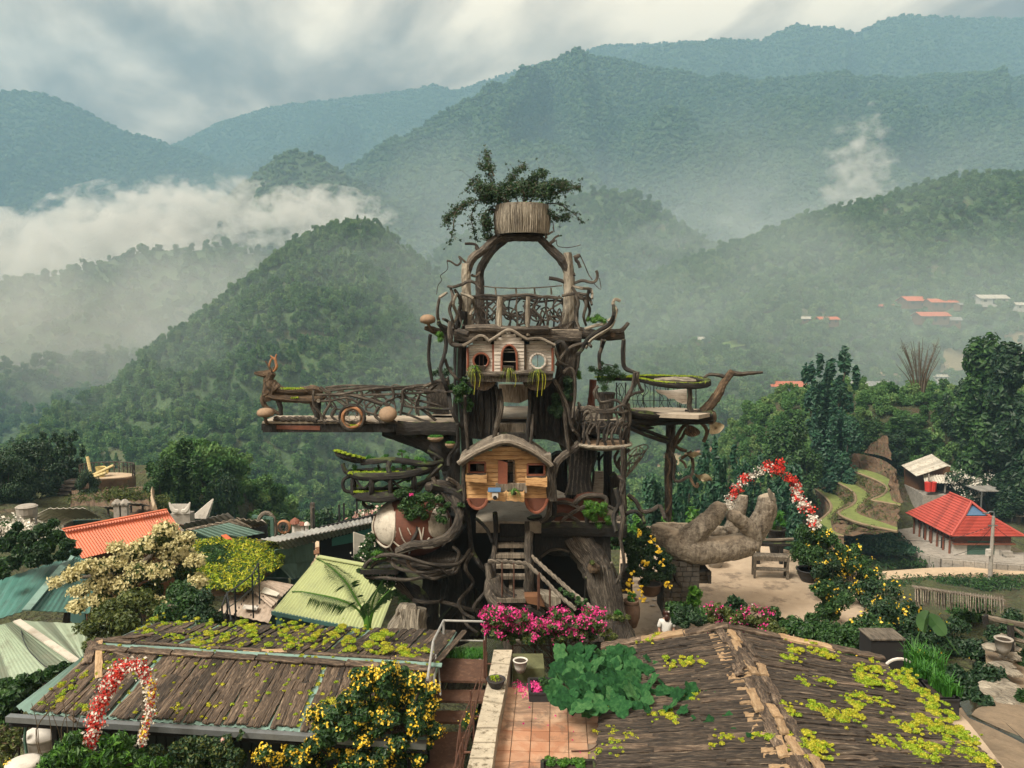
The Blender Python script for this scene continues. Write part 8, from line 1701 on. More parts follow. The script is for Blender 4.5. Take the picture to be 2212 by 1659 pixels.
for K,a,b,w,mt in((L3,(830,445),(825,685),.16,'newboard'),(L3,(745,450),(1080,560),.1,'plank'),(L3,(800,420),(1110,480),.13,'plank'),(L3,(1450,745),(1640,880),.20,'plank'),(L3,(1690,630),(1675,750),.17,'plank'),(L3,(780,460),(720,600),.22,'plank'),(L4,(40,505),(410,530),.15,'newboard'),(L3,(900,400),(1260,375),.06,'plank'),(L3,(920,420),(1180,400),.05,'plank'),(L3,(575,890),(630,960),.06,'plank'),(L3,(1480,285),(1550,310),.16,'plank')):
 zz=ZR-.02 if a[1]<460 and K is L3 else ZR;A,B=PZ(*K(*a),3.62),PZ(*K(*b),3.55)
 for q in(A,B):
  if q.y<rL.y:q.z=lerp(ZR,ZE,min(1,max(0,(rL.y-q.y)/(rL.y-eL.y))))+.07
  else:q.z=lerp(ZR,3.2,min(1,max(0,(q.y-rL.y)/(kL.y-rL.y))))+.09
 put_plank(LR,A,B,w,nF,mt,.03,.03,'loose_board')
m=MB();m.bar(eL+Vector((-.35,-.07,-.05)),eR+Vector((0,-.07,-.05)),.14,.11);pb(m,'gutter','metal',LR)
m=MB();m.bar(eL+Vector((-.35,-.02,-.16)),eR+Vector((0,-.02,-.16)),.06,.14);pb(m,'fascia','dark_in',LR)
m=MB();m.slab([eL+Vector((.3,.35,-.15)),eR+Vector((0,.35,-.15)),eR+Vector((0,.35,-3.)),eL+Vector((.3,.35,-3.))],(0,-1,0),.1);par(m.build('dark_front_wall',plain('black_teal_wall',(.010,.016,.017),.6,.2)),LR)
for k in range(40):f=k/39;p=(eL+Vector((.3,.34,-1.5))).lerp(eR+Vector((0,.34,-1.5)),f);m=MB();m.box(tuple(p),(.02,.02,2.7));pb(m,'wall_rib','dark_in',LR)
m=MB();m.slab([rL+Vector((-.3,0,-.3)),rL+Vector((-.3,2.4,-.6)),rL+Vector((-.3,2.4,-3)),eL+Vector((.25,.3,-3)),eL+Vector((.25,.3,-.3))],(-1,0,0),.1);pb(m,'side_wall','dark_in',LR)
def on_left_roof(K,x,y):
 for z in np.linspace(ZR,3.1,26):
  q=PZ(*K(x,y),float(z))
  zz=lerp(ZR,ZE,(rL.y-q.y)/(rL.y-eL.y))if q.y<rL.y-.1 else lerp(ZR,3.2,(q.y-rL.y)/(kL.y-rL.y))
  if z<=zz+.02:return Vector((q.x,q.y,zz))
 return q
def moss_patch(t,spots,n,mat,size,seed,nm='moss',asp=.8):
 B=[(tuple(Vector(p)+Vector((0,0,.07))),(r,r*.9,r*.42))for p,r in spots];o=leaf_mass(nm,B,n,size,M[mat],seed,None,asp=asp,shell=.33);par(o,t)
sp1,sp2=[],[];rs=random.Random(11)
def mspots(p,r,k):
 """uneven tufts: a few large, many small ones straying outward"""
 for i in range(11):
  q=r*k*(.35+.65*rs.random())*(.22 if i>4 else.45);g_=(.35 if i<4 else.62)*r*k;(sp1 if rs.random()<.55 else sp2).append((p+Vector((rs.gauss(0,1)*g_,rs.gauss(0,1)*g_*1.2,0)),q))
for(x,y,r)in((1190,290,24),(1215,320,50),(1275,215,40),(1370,255,30),(1540,230,50),(1760,245,30),(1890,255,30),(2000,240,50),(2090,280,40),(2110,330,35),(1400,350,26),(1500,360,26),(1740,330,40),(1920,330,34),(1640,400,34),(1860,380,30),(1720,430,40),(2000,440,30),(2130,385,30),(1350,500,34),(1560,525,34),(1640,535,34),(1900,560,40),(540,760,36),(600,780,24),(700,930,36),(740,950,40),(450,930,40),(490,890,34),(540,830,24),(930,620,20),(1480,800,40),(1440,840,30),(1320,750,24),(1430,690,24),(1560,620,24),(1770,770,30),(1760,820,24),(1640,950,46),(1600,980,30),(1900,940,40),(1930,1010,50),(1980,900,36),(2160,960,50),(2160,700,30),(2010,780,30),(2030,660,24),(1500,600,20),(1850,860,22),(1990,990,22),(690,700,22),(780,720,20),(1110,840,22),(1330,900,22),(1500,1010,22)):
 p=on_left_roof(L3,x,y)
 mspots(p,r,.0056)
for(x,y,r)in((100,280,30),(120,320,34),(330,270,40),(470,270,50),(610,290,34),(650,340,34),(340,330,34),(430,360,34),(610,385,44),(430,440,50),(700,430,36),(460,420,24),(860,300,50),(800,360,30),(920,400,44),(900,480,44),(1000,320,34),(1180,370,80),(1170,450,60),(1160,490,30),(1340,470,40),(1380,510,40),(1440,520,34),(1560,480,26),(1510,460,20),(250,570,40),(450,580,34),(680,600,60),(860,600,40),(640,690,24),(700,740,74),(760,700,40),(500,830,56),(540,850,40),(180,960,50),(370,990,56),(500,680,28),(300,780,24),(220,800,26),(130,650,30),(40,780,34),(860,800,90),(900,740,40),(700,870,50),(100,600,22),(60,900,24),(560,730,26),(530,1000,30),(330,680,22),(1050,640,50),(430,700,20)):
 p=on_left_roof(L4,x,y)
 mspots(p,r,.0056)
for i in range(330):
 s,q=rs.random(),rs.random()**1.3;p=rL.lerp(rR,s).lerp(eL.lerp(eR,s),q)if rs.random()<.7 else rL.lerp(rR,s).lerp(kL.lerp(kR,s),q)
 (sp1 if i%2 else sp2).append((p,rs.uniform(.02,.05)))
moss_patch(LR,sp1,52000,'lime',.016,3);moss_patch(LR,sp2,50000,'limeyel',.016,4)
# ------------------------------------------------------------ right plank roof
RRf=thing('right_plank_roof',(4.3,13.5,3.5),'broad gabled roof of dark weathered planks with yellow moss at the lower right','roof')
a0,a1=PZ(*L6(1110,320),4.62),PZ(*L6(1780,1560),4.62) # ridge, far and near
b0_,b1_=PZ(*L6(60,480),4.0),PZ(*L6(5,1560),4.0);c0_,c1_=PZ(*L7(900,640),3.98),PZ(*L7(2130,1750),3.98)
a0m=a0.copy()
nL=(a1-a0).cross(b0_-a0).normalized();nL=nL if nL.z>0 else-nL;nR=(a1-a0).cross(c0_-a0).normalized();nR=nR if nR.z>0 else-nR
M['rooflining']=plain('roof_lining',(.03,.024,.02),.9,.4,3)
for A,B,C,D_,nn in((a0,a1,b1_,b0_,nL),(a0,a1,c1_,c0_,nR)):m=MB();m.slab([A,B,C,D_],nn,.08);pb(m,'roof_lining','rooflining',RRf)
def lay(A,B,C,D_,nn,w,cols,mat,seed,nmax=148):
 rs=random.Random(seed);L_=(B-A).length;n=int(L_/w)
 for i in range(n):
  s=(i+.5)/n;T0,B0=A.lerp(B,s),D_.lerp(C,s);k0=0.
  cuts=[0]+[(k+1)/cols+rs.uniform(-.10,.10)*.35 for k in range(cols-1)]+[1.0]
  for k in range(cols):
   j=(B-A).normalized()*rs.uniform(-.02,.02);put_plank(RRf,T0.lerp(B0,max(.01,cuts[k]-.015))-j,T0.lerp(B0,min(1.0,cuts[k+1]+.02+(.01*rs.random())))+j,w*rs.uniform(.84,1.04),nn,mat if rs.random()<.78 else 'plank',.035,.03+.016*(cols-k)+rs.uniform(0,.02),roll=rs.uniform(-.13,.13)-.08)
lay(a0,a1,b1_,b0_,nL,.145,3,'plank_dark',1);lay(a0,a1,c1_,c0_,nR,.145,3,'plank_dark',2)
far0,far1=b0_.lerp(a0,0)+Vector((0,.12,.0)),a0+Vector((0,.12,.02))
for A,B in((far0,far1),(far1,c0_+Vector((0,.12,0)))):
 for k in range(3):put_plank(RRf,A.lerp(B,k/3),A.lerp(B,(k+1.05)/3),.26,(nL if A is far0 else nR),'newboard' if k==1 else 'plank',.04,.12,'verge_board')
rs=random.Random(9);k=0;s=0.
while s<.96:
 for off in(-.14,.02,.17):
  l_=rs.uniform(.09,.16);p0,p1=a0.lerp(a1,s+rs.uniform(0,.02)),a0.lerp(a1,min(1,s+l_));sh=Vector((off+rs.uniform(-.05,.05),0,.06-abs(off)*.20));put_plank(RRf,p0+sh,p1+sh+Vector((rs.uniform(-.05,.05),0,0)),.17,Vector((-.25 if off<0 else.25,0,1)),rs.choice(['plank','plank','newboard']),.035,.06+rs.uniform(0,.03),'ridge_board')
 s+=.10
lo=[a0.lerp(a1,f)+(b0_.lerp(b1_,f)-a0.lerp(a1,f))*.12 for f in np.linspace(0,1,24)]
for f in np.linspace(.02,.98,34):p=a0.lerp(a1,f);q=p.lerp(b0_.lerp(b1_,f),.15);put_plank(RRf,p,q,.14,nL,'newboard',.03,.085,'short_board')
for K,a,b,w in((L6,(380,1010),(530,1040),.04),(L6,(940,690),(1000,640),.05),(L6,(615,650),(640,685),.04),(L6,(1400,1125),(1495,1130),.07),(L7,(380,1295),(580,1370),.05)):
 A,B=PZ(*K(*a),4.4),PZ(*K(*b),4.4)
 for q in(A,B):
  pass
def on_right_roof(K,x,y,lift=.0):
 best=None
 for A,B,C,nn in((a0,a1,b0_,nL),(a0,a1,c0_,nR)):
  d=_dir(*K(x,y));den_=d.dot(nn);t_=(A-Vector((0,0,CZ))).dot(nn)/den_;p=Vector((0,0,CZ))+d*t_
  side=p.x<a0.x+(a1.x-a0.x)*(p.y-a0.y)/(a1.y-a0.y)
  if side==(C is b0_):best=p+nn*lift
 return best or PZ(*K(x,y),4.3)
sp1,sp2=[],[]
for K,l in((L6,((370,425,24),(440,405,34),(520,385,44),(560,380,34),(640,625,30),(700,610,44),(760,590,44),(800,580,34),(890,600,44),(480,1040,34),(600,1060,44),(640,1030,44),(650,1080,34),(1040,1245,34),(1110,1240,34),(1140,1235,24),(1370,1240,30),(1220,1275,20),(1000,1315,20),(140,1195,30),(170,1190,24),(280,1185,24),(280,1230,24),(340,1240,20),(170,1280,34),(210,1275,24),(50,1360,34),(110,1350,34),(170,1340,34),(240,1330,34),(20,1380,24),(20,1195,20),(1560,985,44),(1600,1020,44),(1590,960,34),(1700,1290,60),(1750,1260,60),(1760,1350,60),(1800,1330,50),(1720,1390,40),(1870,1290,44),(1910,1300,34),(130,970,20),(800,890,30),(860,880,24),(120,1150,16))),
             (L7,((180,485,34),(60,560,54),(110,560,44),(20,630,50),(40,650,34),(280,560,54),(340,590,54),(400,610,44),(430,625,30),(800,650,26),(700,720,40),(760,720,44),(820,740,44),(860,730,30),(690,770,44),(700,830,44),(770,850,54),(830,870,54),(900,870,50),(950,890,40),(1040,750,34),(1110,750,44),(1060,820,44),(1120,830,50),(1160,870,54),(1200,900,50),(1240,930,50),(1290,960,50),(1340,1000,50),(1380,1030,40),(110,830,30),(150,850,34),(200,890,24),(340,835,34),(400,845,34),(610,1030,44),(640,1070,50),(680,1090,40),(700,990,30),(750,1000,30),(850,1030,34),(900,1060,34),(930,1070,24),(270,1110,44),(330,1130,44),(400,1150,54),(460,1170,60),(520,1190,50),(580,1150,40),(640,1180,40),(500,1220,40),(1350,1080,54),(1400,1110,54),(1440,1160,54),(1480,1190,54),(1030,1250,34),(1080,1270,44),(1130,1290,44),(1180,1310,40),(1250,1220,54),(1300,1240,54),(1360,1270,54),(1420,1280,54),(1500,1300,60),(1560,1330,60),(1620,1360,60),(1680,1400,54),(1700,1430,50),(900,1400,40),(940,1440,34),(1000,1460,30),(1110,1420,40),(1150,1440,34),(1250,1440,44),(1320,1460,50),(1390,1490,50),(1450,1520,50),(1200,1510,50),(1260,1550,54),(1330,1590,54),(1620,1450,36),(1640,1540,60),(1720,1550,60),(1790,1580,60),(1850,1620,50),(1490,1380,24),(820,1410,20)))):
 for(x,y,r)in l:
  p=on_right_roof(K,x,y)
  mspots(p+Vector((0,0,.05)),r,.0042)
moss_patch(RRf,sp1,56000,'lime',.014,5);moss_patch(RRf,sp2,72000,'limeyel',.014,6)
m=MB();m.slab([p-Vector((0,0,.1))for p in(b0_,b1_)]+[p-Vector((0,0,2.))for p in(b1_,b0_)],(-1,0,0),.1);pb(m,'side_wall','rooflining',RRf)
m=MB();m.slab([p-Vector((0,0,.1))for p in(b0_,a0,c0_)]+[Vector((c0_.x,c0_.y,1)),Vector((b0_.x,b0_.y,1))],(0,1,0),.1);pb(m,'gable_wall','bark_dark',RRf)
# stone kerb along the right eave, trough with grass
q=pts(L7,[(1480,1080,16.4),(1560,1040,17.0),(1700,1180,16.0),(1840,1360,14.9),(2060,1640,13.5),(1930,1640,13.4)]);zk=3.3
q=[PZ(*L7(x,y),zk)for x,y in((1405,1050),(1560,1040),(1700,1180),(1850,1370),(2100,1690),(1930,1690),(1640,1300))];m=MB();m.slab(q,(0,0,1),2.4);t=m.build('stone_kerb',M['yard']);tag(t,'pale stone wall top running beside the right plank roof','wall')
tq=[PZ(*L7(x,y),3.75)for x,y in((1230,785),(1330,780),(1605,960),(1600,968),(1380,965),(1330,925))]
t=thing('grass_trough',tq[0],'black trough planter with long grass on the roof edge','planter');A,B,C,D_=[PZ(*L7(x,y),3.75)for x,y in((1235,785),(1390,780),(1605,962),(1385,962))]
for p_,q_ in((A,B),(B,C),(C,D_),(D_,A)):m=MB();m.bar(p_-Vector((0,0,.15)),q_-Vector((0,0,.15)),.05,.34);m.bar(p_,q_,.09,.04);pb(m,'trough_wall','blackpot',t)
m=MB();m.slab([p-Vector((0,0,.08))for p in(A,B,C,D_)],(0,0,1),.2);pb(m,'soil','soil',t)
def blades(name,label,spots,n,h,w,mat,seed,cat='grass'):
 rs=random.Random(seed);m=MB();o0=Vector(spots[0])
 for i in range(n):
  p=Vector(rs.choice(spots))-o0+Vector((rs.uniform(-.12,.12),rs.uniform(-.12,.12),0));a=rs.uniform(0,6.28);d=Vector((math.cos(a),math.sin(a),0));L_=h*rs.uniform(.5,1.2);sd_=Vector((-d.y,d.x,0))*w;b1=p+d*L_*.12+Vector((0,0,L_*.55));b2=p+d*L_*.4+Vector((0,0,L_*rs.uniform(.6,.9)))
  m.add([p-sd_,p+sd_,b1-sd_,b1+sd_,b2],[(0,1,3,2),(2,3,4)])
 T_=thing(name,o0,label,cat);o=m.build('blade',M[mat],T_);o['kind']='stuff';return T_
g0=[PZ(*L7(x,y),3.7)for x,y in((1270,760),(1300,790),(1340,800),(1400,840),(1450,880),(1500,920),(1540,940))];blades('trough_grass','long green grass standing in the black trough',g0,520,.42,.012,'grass',3)
g1=[PZ(*L7(x,y),3.5)for x,y in((1180,700),(1220,710),(1270,720),(1320,730),(1360,740),(1250,760),(1400,760))];blades('tall_reed_grass','tall pale green reed grass behind the black trough',g1,300,.7,.011,'grass',4)
t=thing('dark_cabinet',PZ(*L7(950,640),2.4),'dark metal box with white wheel arch behind the plank roof','box');p=P(*L7(940,560),17.6);m=MB();m.box((p.x,p.y+.3,p.z),(.75,.6,.75));pb(m,'box_body','dark_in',t);m=MB();m.box((p.x,p.y+.3,p.z+.39),(.8,.66,.03));pb(m,'lid','board',t)
m=MB();c=P(*L7(1050,690),17.2);m.tube([c+Vector((math.cos(a)*.33,0,math.sin(a)*.26))for a in np.linspace(0,math.pi,12)],.035,6);pb(m,'white_arch','white_wall',t)
for i,(x,y,sx_)in enumerate(((1290,240,1),(1400,270,-1))):
 c=P(*L7(x,y),19.2);t=thing('taro_leaf',c,('left' if i==0 else 'right')+' of two large heart shaped leaves in the dark shrubs','leaf','large heart shaped leaves');V=[];n=16
 for k in range(n):a=2*math.pi*k/n;r_=.30*(1-.35*math.cos(a)**8 if math.cos(a)>0 else 1);V.append((sx_*(.75*r_*math.cos(a)),-.05+.12*abs(math.cos(a)),r_*math.sin(a)*1.25))
 m=MB();m.add([(0,0,0)]+V,[(0,1+k,1+(k+1)%n)for k in range(n)]);lbm(m,'blade','green',t);t.rotation_euler=(-.55,sx_*.6,0);t.scale=(.9,.9,.8);m=MB();m.tube([(0,.02,0),(0,.2,-1.)],.02,5);lbm(m,'stalk','green',t)
# ------------------------------------------------------------ tiled terrace, white wall, rusty rails
ZT=3.7
M['grout']=plain('grout',(.20,.15,.11),.95,.3,3);M['tile']=plain('terracotta_tile',(.43,.215,.125),.7,.22,1.1,bs=.15,spots=((.26,.17,.12),.55),obj=False)
def tilemat():
 m,g=new_mat('terracotta');tc=g.node('ShaderNodeTexCoord').outputs['Object'];ge=g.node('ShaderNodeNewGeometry').outputs['Position'];rnd=g.node('ShaderNodeObjectInfo').outputs['Random']
 n=g.noise(ge,.9,7,.65,.6);n2=g.noise(ge,5,5,.6);c=g.ramp(rnd,[(0,(.27,.125,.07)),(.5,(.34,.165,.095)),(1,(.40,.215,.13))]);c=g.mix(g.ramp(n,[(.42,0.),(.60,.75)]),c,(.50,.36,.25));c=g.mix(g.ramp(g.noise(ge,1.6,8,.7,.8),[(.49,0.),(.62,.85)]),c,(.15,.10,.07));finish(g,c,.62,n2,.12,.01);return m
M['tile']=tilemat()
tf=st(thing('terrace_floor',(1,13.5,ZT),None,None));del_=None
fq=[PZ(*L5(x,y),ZT-.02)for x,y in((900,870),(1330,950),(1420,1080),(1795,1150),(1800,1800),(640,1800),(760,1500))];m=MB();m.slab(fq,(0,0,1),.4);pb(m,'grout_bed','grout',tf)
x0t,y0t=PZ(*L5(800,1640),ZT).x,10.6;ts=.322;th_=-.055
tm=MB();tm.box((0,0,0),(ts-.014,ts-.014,.03));tmesh=tm.mesh('tile',M['tile'])
def inpoly(x,y,q):
 r_=False;n=len(q)
 for i in range(n):
  a,b=q[i],q[(i+1)%n]
  if(a.y>y)!=(b.y>y)and x<(b.x-a.x)*(y-a.y)/(b.y-a.y)+a.x:r_=not r_
 return r_
for i in range(-3,12):
 for j in range(0,20):
  x,y=x0t+ts*(i*math.cos(th_)-j*math.sin(th_)*1.0),y0t+ts*(j*math.cos(th_)+i*math.sin(th_))
  if inpoly(x,y,fq):
   o=bpy.data.objects.new('tile',tmesh);COL.objects.link(o);o.parent=tf;o.matrix_parent_inverse=tf.matrix_basis.inverted();o.location=(x,y,ZT-.008+random.uniform(-.002,.002));o.rotation_euler=(random.uniform(-.004,.004),random.uniform(-.004,.004),th_)
M['whitestone']=plain('chipped_white_paint',(.40,.36,.28),.9,.25,4.5,bs=.8,spots=((.12,.10,.065),.95))
zw=ZT+.32;wq=[PZ(*L5(x,y),zw)for x,y in((800,520),(985,520),(905,880),(850,1180),(780,1700),(545,1700),(640,1270),(720,900))]
WLL=thing('parapet_wall',(wq[0].x,14,ZT),'low wall with chipped white painted top between stairs and terrace','wall')
nb=9
lft=[PZ(*L5(x,y),zw)for x,y in((805,522),(760,760),(712,960),(655,1200),(600,1440),(530,1720))];rgt=[PZ(*L5(x,y),zw)for x,y in((982,522),(930,800),(895,1000),(850,1200),(815,1440),(775,1720))]
def interp(l,f):q=f*(len(l)-1);i=min(int(q),len(l)-2);return l[i].lerp(l[i+1],q-i)
for k in range(nb):
 f0,f1=k/nb+.004,(k+1)/nb-.004;jz=random.uniform(-.015,.02);m=MB();m.slab([interp(lft,f0)+Vector((0,0,jz)),interp(rgt,f0)+Vector((0,0,jz)),interp(rgt,f1)+Vector((0,0,jz)),interp(lft,f1)+Vector((0,0,jz))],(0,0,1),.9);pb(m,'coping_stone','whitestone',WLL)
def rebar(label,segs,zb_=None,r_=.018):
 t=thing('rebar_frame',segs[0][0],label,'frame','rusty iron frames on the parapet')
 for a,b in segs:m=MB();m.tube([a,b],r_,6);pb(m,'bar','rust',t)
def L5p(x,y,z):return PZ(*L5(x,y),z)
for i,(l,lb)in enumerate((([(735,655),(925,665),(930,785),(740,780)],'rusty iron frame nearest the bougainvillea'),([(610,1165),(828,1165),(840,1300),(625,1295)],'middle rusty iron frame on the parapet'),([(505,1510),(738,1505),(755,1659),(520,1680)],'rusty iron frame nearest the viewer'))):
 Yk=(15.9,13.6,12.2)[i];q=[P(*L5(*p),Yk-(.0 if k<2 else.0))for k,p in enumerate(l)];q[2]=q[1]+Vector((0,0,-.42 if i else-.36));q3=q[0]+Vector((0,0,-.5));mid=[q[0]+Vector((0,0,-.36)),q[1]+Vector((0,0,-.36))]
 rebar(lb,[(q[0],q[1]),(q[1],q[2]),(mid[0],mid[1]),(q[0]+Vector((0,0,.25)),q3-Vector((0,0,.6)))])
for i,l in enumerate(([(690,660,15.8),(660,900,14.6),(600,1150,13.4),(500,1400,12.4),(420,1659,11.6)],[(640,830,15),(560,1050,14),(480,1240,13.2),(430,1659,11.7)],[(700,820,15),(640,1040,14),(570,1300,13),(470,1659,11.8)],[(580,920,14.5),(590,1100,13.8),(560,1340,12.8),(500,1659,11.9)])):
 m=MB();m.tube(smooth_path(pts(L5,l),5),.011,5);tag(m.build('rusty_wire',M['rust']),['rightmost','leftmost','second from the right','innermost slack'][i]+' of the rusty wires running down beside the parapet','wire','rusty wires beside the parapet')
for x,y0,y1,Y in((580,915,1200,14.2),(478,1240,1659,12.6),(708,430,830,16.4),(725,380,800,16.5)):
 a,b=P(*L5(x,y0),Y),P(*L5(x+6,y1),Y);m=MB();m.tube([a,b],.02,6);tag(m.build('iron_post',M['rust']),{580:'thin rusty post with a knob beside the middle treads',478:'rusty post nearest the viewer by the stairs',708:'rusty post at the mesh corner, outer one',725:'rusty post at the mesh corner, inner one'}[x],'post','rusty posts along the stairs')
tp,p=pot('round_bowl',L5,825,880,zw,.17,.16,'blackpot','black round bowl pot standing on the parapet');plant('bowl_plant',p+Vector((0,0,.1)),.24,.16,'small yellow green plant in the black bowl','plant','lime',160,.03,k=5,stem=False,seed=6)
pot('white_bucket',L5,1060,730,3.85,.14,.24,'white_wall','white plastic pot before the chain link fence')
t=thing('bark_knot',P(*L5(740,1200),13.9),'small twisted wood knot on the parapet top','driftwood');m=MB();m.blob((0,0,.06),(.10,.07,.12),8,6,.35);m.blob((.03,0,-.03),(.09,.08,.07),8,6,.3);lbm(m,'knot','bark_brown',t)
creeper('small yellow flowering plant beside the iron posts',L5,[(560,1150,30),(610,1120,40),(560,1200,40),(600,1180,40),(520,1230,36),(550,1260,34),(620,1090,26)],14.3,'green',900,.028,7,.5,'plant','flowering_plant',[('yellow',16,.02,4)])
# black trough with fallen petals, near planter with moss
A,B,C,D_=[PZ(*L5(x,y),ZT+.16)for x,y in((1140,800),(1370,800),(1330,945),(1150,945))];t=thing('petal_trough',A,'black trough with magenta petals at the back of the terrace','planter')
for p_,q_ in((A,B),(B,C),(C,D_),(D_,A)):m=MB();m.bar(p_-Vector((0,0,.07)),q_-Vector((0,0,.07)),.03,.18);m.bar(p_,q_,.05,.025);pb(m,'trough_wall','blackpot',t)
m=MB();m.slab([p-Vector((0,0,.08))for p in(A,B,C,D_)],(0,0,1),.07);pb(m,'soil','soil',t)
par(leaf_mass('petal',[(tuple(PZ(*L5(x,y),ZT+.15)),(.14,.10,.05))for x,y in((1190,850),(1230,860),(1210,900),(1270,910))],200,.024,M['magenta'],3),t);par(leaf_mass('foliage',[(tuple(PZ(*L5(x,y),ZT+.2)),(.10,.10,.09))for x,y in((1270,830),(1310,850),(1300,890))],260,.035,M['green'],3),t)
o=leaf_mass('fallen_petals',[(tuple(PZ(*L5(x,y),ZT+.03)),(.14,.14,.02))for x,y in((1040,870),(1080,910),(1030,840),(1110,960),(1100,880))]*2,150,.022,M['magenta'],4);tag(o,'magenta petals fallen on the back of the terrace','petals',kind='stuff')
o=leaf_mass('scattered_petals',[(tuple(PZ(*L5(x,y),ZT+.02)),(.008,.008,.004))for x,y in((1145,1075),(1208,1182),(1397,1155),(1326,1247),(1575,1310),(1560,1388),(1632,1510),(1480,1120),(1560,1160),(1088,1230),(1010,940),(1370,1030))],26,.024,M['magenta'],4);tag(o,'single petals scattered over the terracotta tiles','petals',kind='stuff')
A,B,C,D_=[PZ(*L5(x,y),ZT+.22)for x,y in((1268,1590),(1770,1590),(1780,1700),(1268,1700))];t=thing('mossy_planter',A,'dark wooden planter with bright moss at the bottom of the picture','planter')
for p_,q_ in((A,B),(B,C),(D_,A)):m=MB();m.bar(p_-Vector((0,0,.1)),q_-Vector((0,0,.1)),.05,.24);pb(m,'planter_board','bark_dark',t)
m=MB();m.slab([p-Vector((0,0,.05))for p in(A,B,C,D_)],(0,0,1),.1);pb(m,'soil','soil',t)
par(leaf_mass('moss',[(tuple(PZ(*L5(x,y),ZT+.22)),(.08,.07,.04))for x,y in((1330,1570),(1370,1580),(1450,1600),(1500,1590),(1560,1595),(1600,1590),(1650,1590),(1470,1620),(1350,1610),(1640,1640))],1800,.02,M['fresh'],3),t)
m=MB();m.tube(smooth_path([PZ(*L5(x,y),ZT+.03)for x,y in((1550,1495),(1640,1492),(1720,1488),(1770,1465),(1795,1440))],4),.012,5);tag(m.build('dry_stick',M['rust']),'thin dry stick lying on the tiles by the roof edge','stick')
m=MB();a,b=PZ(*L5(985,690),3.85),PZ(*L5(1290,700),3.85);m.box(((a.x+b.x)/2,a.y+.3,3.7),(b.x-a.x,.7,.3));tag(m.build('mossy_kerb',plain('mossy_concrete',(.10,.11,.05),.9,.4,3)),'mossy concrete kerb under the chain link fence','kerb')
# ------------------------------------------------------------ metal stairs and platform
SS=thing('metal_stairs',(-2.0,16,2.5),'rust brown checker plate stairs going down on the left','stairs')
M['plate_']=plain('checker_plate',(.115,.062,.042),.6,.3,6,bs=.4,metallic=.25,spots=((.20,.12,.08),.6))
for(l,z)in(([(305,600),(700,615),(725,822),(238,815)],3.2),([(245,905),(718,905),(700,1018),(215,1008)],3.0),([(225,1105),(640,1105),(610,1220),(225,1212)],2.8),([(125,1310),(590,1310),(450,1750),(30,1750)],2.62)):
 m=MB();m.slab([L5p(x,y,z)for x,y in l],(0,0,1),.05);pb(m,'tread','plate_',SS)
for x0,y0,x1,y1 in((250,820,130,1320),(718,825,600,1310)):a,b=L5p(x0,y0,3.05),L5p(x1,y1,2.5);m=MB();m.bar(a-Vector((0,0,.15)),b-Vector((0,0,.15)),.06,.18);pb(m,'stringer','darkmetal',SS)
M['paleiron']=plain('galvanised_rail',(.42,.43,.42),.5,.2,8,metallic=.3)
TRL=thing('stair_railing',(-2.3,17.5,3.2),'grey steel railing round the landing of the metal stairs','railing');zt_=4.25
fl_,fr_=L5p(222,440,zt_),None
A=P(*L5(320,240),18.4);B=P(*L5(720,250),18.6);C=P(*L5(220,440),16.6);D_=P(*L5(165,810),14.9);C0=C+Vector((0,0,-.0))
for a,b,r_ in((A,B,.028),(A-Vector((0,0,.48)),B-Vector((0,0,.48)),.02),(A-Vector((0,0,.95)),B-Vector((0,0,.95)),.02),(A,C,.028),(A-Vector((0,0,.48)),C-Vector((0,0,.35)),.02),(C,D_,.028),(C+Vector((.05,0,-.3)),D_+Vector((.12,0,-.15)),.022),(C+Vector((.1,.05,-.5)),D_+Vector((.25,0,-.3)),.018),(A,A-Vector((0,0,1.25)),.028),(C,C-Vector((0,0,1.1)),.028),(B,B-Vector((0,0,1.2)),.028)):
 m=MB();m.tube([a,b],r_,7);pb(m,'rail','paleiron',TRL)
o=blades('grass_strip','bright green grass behind the landing of the metal stairs',[L5p(x,y,3.1)for x in range(350,700,20)for y in(545,575,600)],1400,.13,.007,'grass',8)
# lattice of loose slats below and behind
for k in range(26):
 x=240+k*18+random.uniform(-6,6);a,b=L5p(x,835,2.7),L5p(x-30,905,2.6);m=MB();m.bar(a,b,.03,.02);o=pb(m,'slat','board',SS)
# fence with bougainvillea
CF_=thing('chain_link_fence',P(*L5(1300,680),17),'rusty chain link fence under the bougainvillea','fence');Yf=17.0
def fp(x,y):return P(*L5(x,y),Yf)
for x in(985,1200,1360,1500,1650,1720):m=MB();m.tube([fp(x,420),fp(x,690)],.02,6);pb(m,'fence_post','rust',CF_)
for y in(480,595,690):m=MB();m.tube([fp(985,y),fp(1650,y+5)],.012,5);pb(m,'fence_rail','rust',CF_)
m=MB();x0_,x1_,y0_,y1_=1000,1640,470,690;nx_=26
def zig(x0_,x1_,y0_,y1_,nx_,Yz,Kq=L5):
 mm=MB()
 for i in range(nx_):
  x=lerp(x0_,x1_,i/nx_);w=(x1_-x0_)/nx_;n=12;mm.tube([P(*Kq(x+(w if k%2 else 0),lerp(y0_,y1_,k/n)),Yz+(.01 if k%2 else 0))for k in range(n+1)],.0045,3)
 return mm
o=par(zig(1000,1640,470,690,26,Yf).build('wire_mesh',M['metal']),CF_);o['kind']='stuff'
o=par(zig(712,800,370,640,5,17.0).build('wire_mesh',M['metal']),CF_);o['kind']='stuff';o=par(zig(830,980,430,520,7,17.1).build('wire_mesh',M['metal']),CF_);o['kind']='stuff'
prism(CF_,'backing_board',L5,[(885,430),(1070,430),(1070,600),(985,700),(900,520)],17.6,.06,'board')
BG=[];s_=17/FP*.5719/2.549;o_=P(*L5(1300,330),17);rs=random.Random(6)
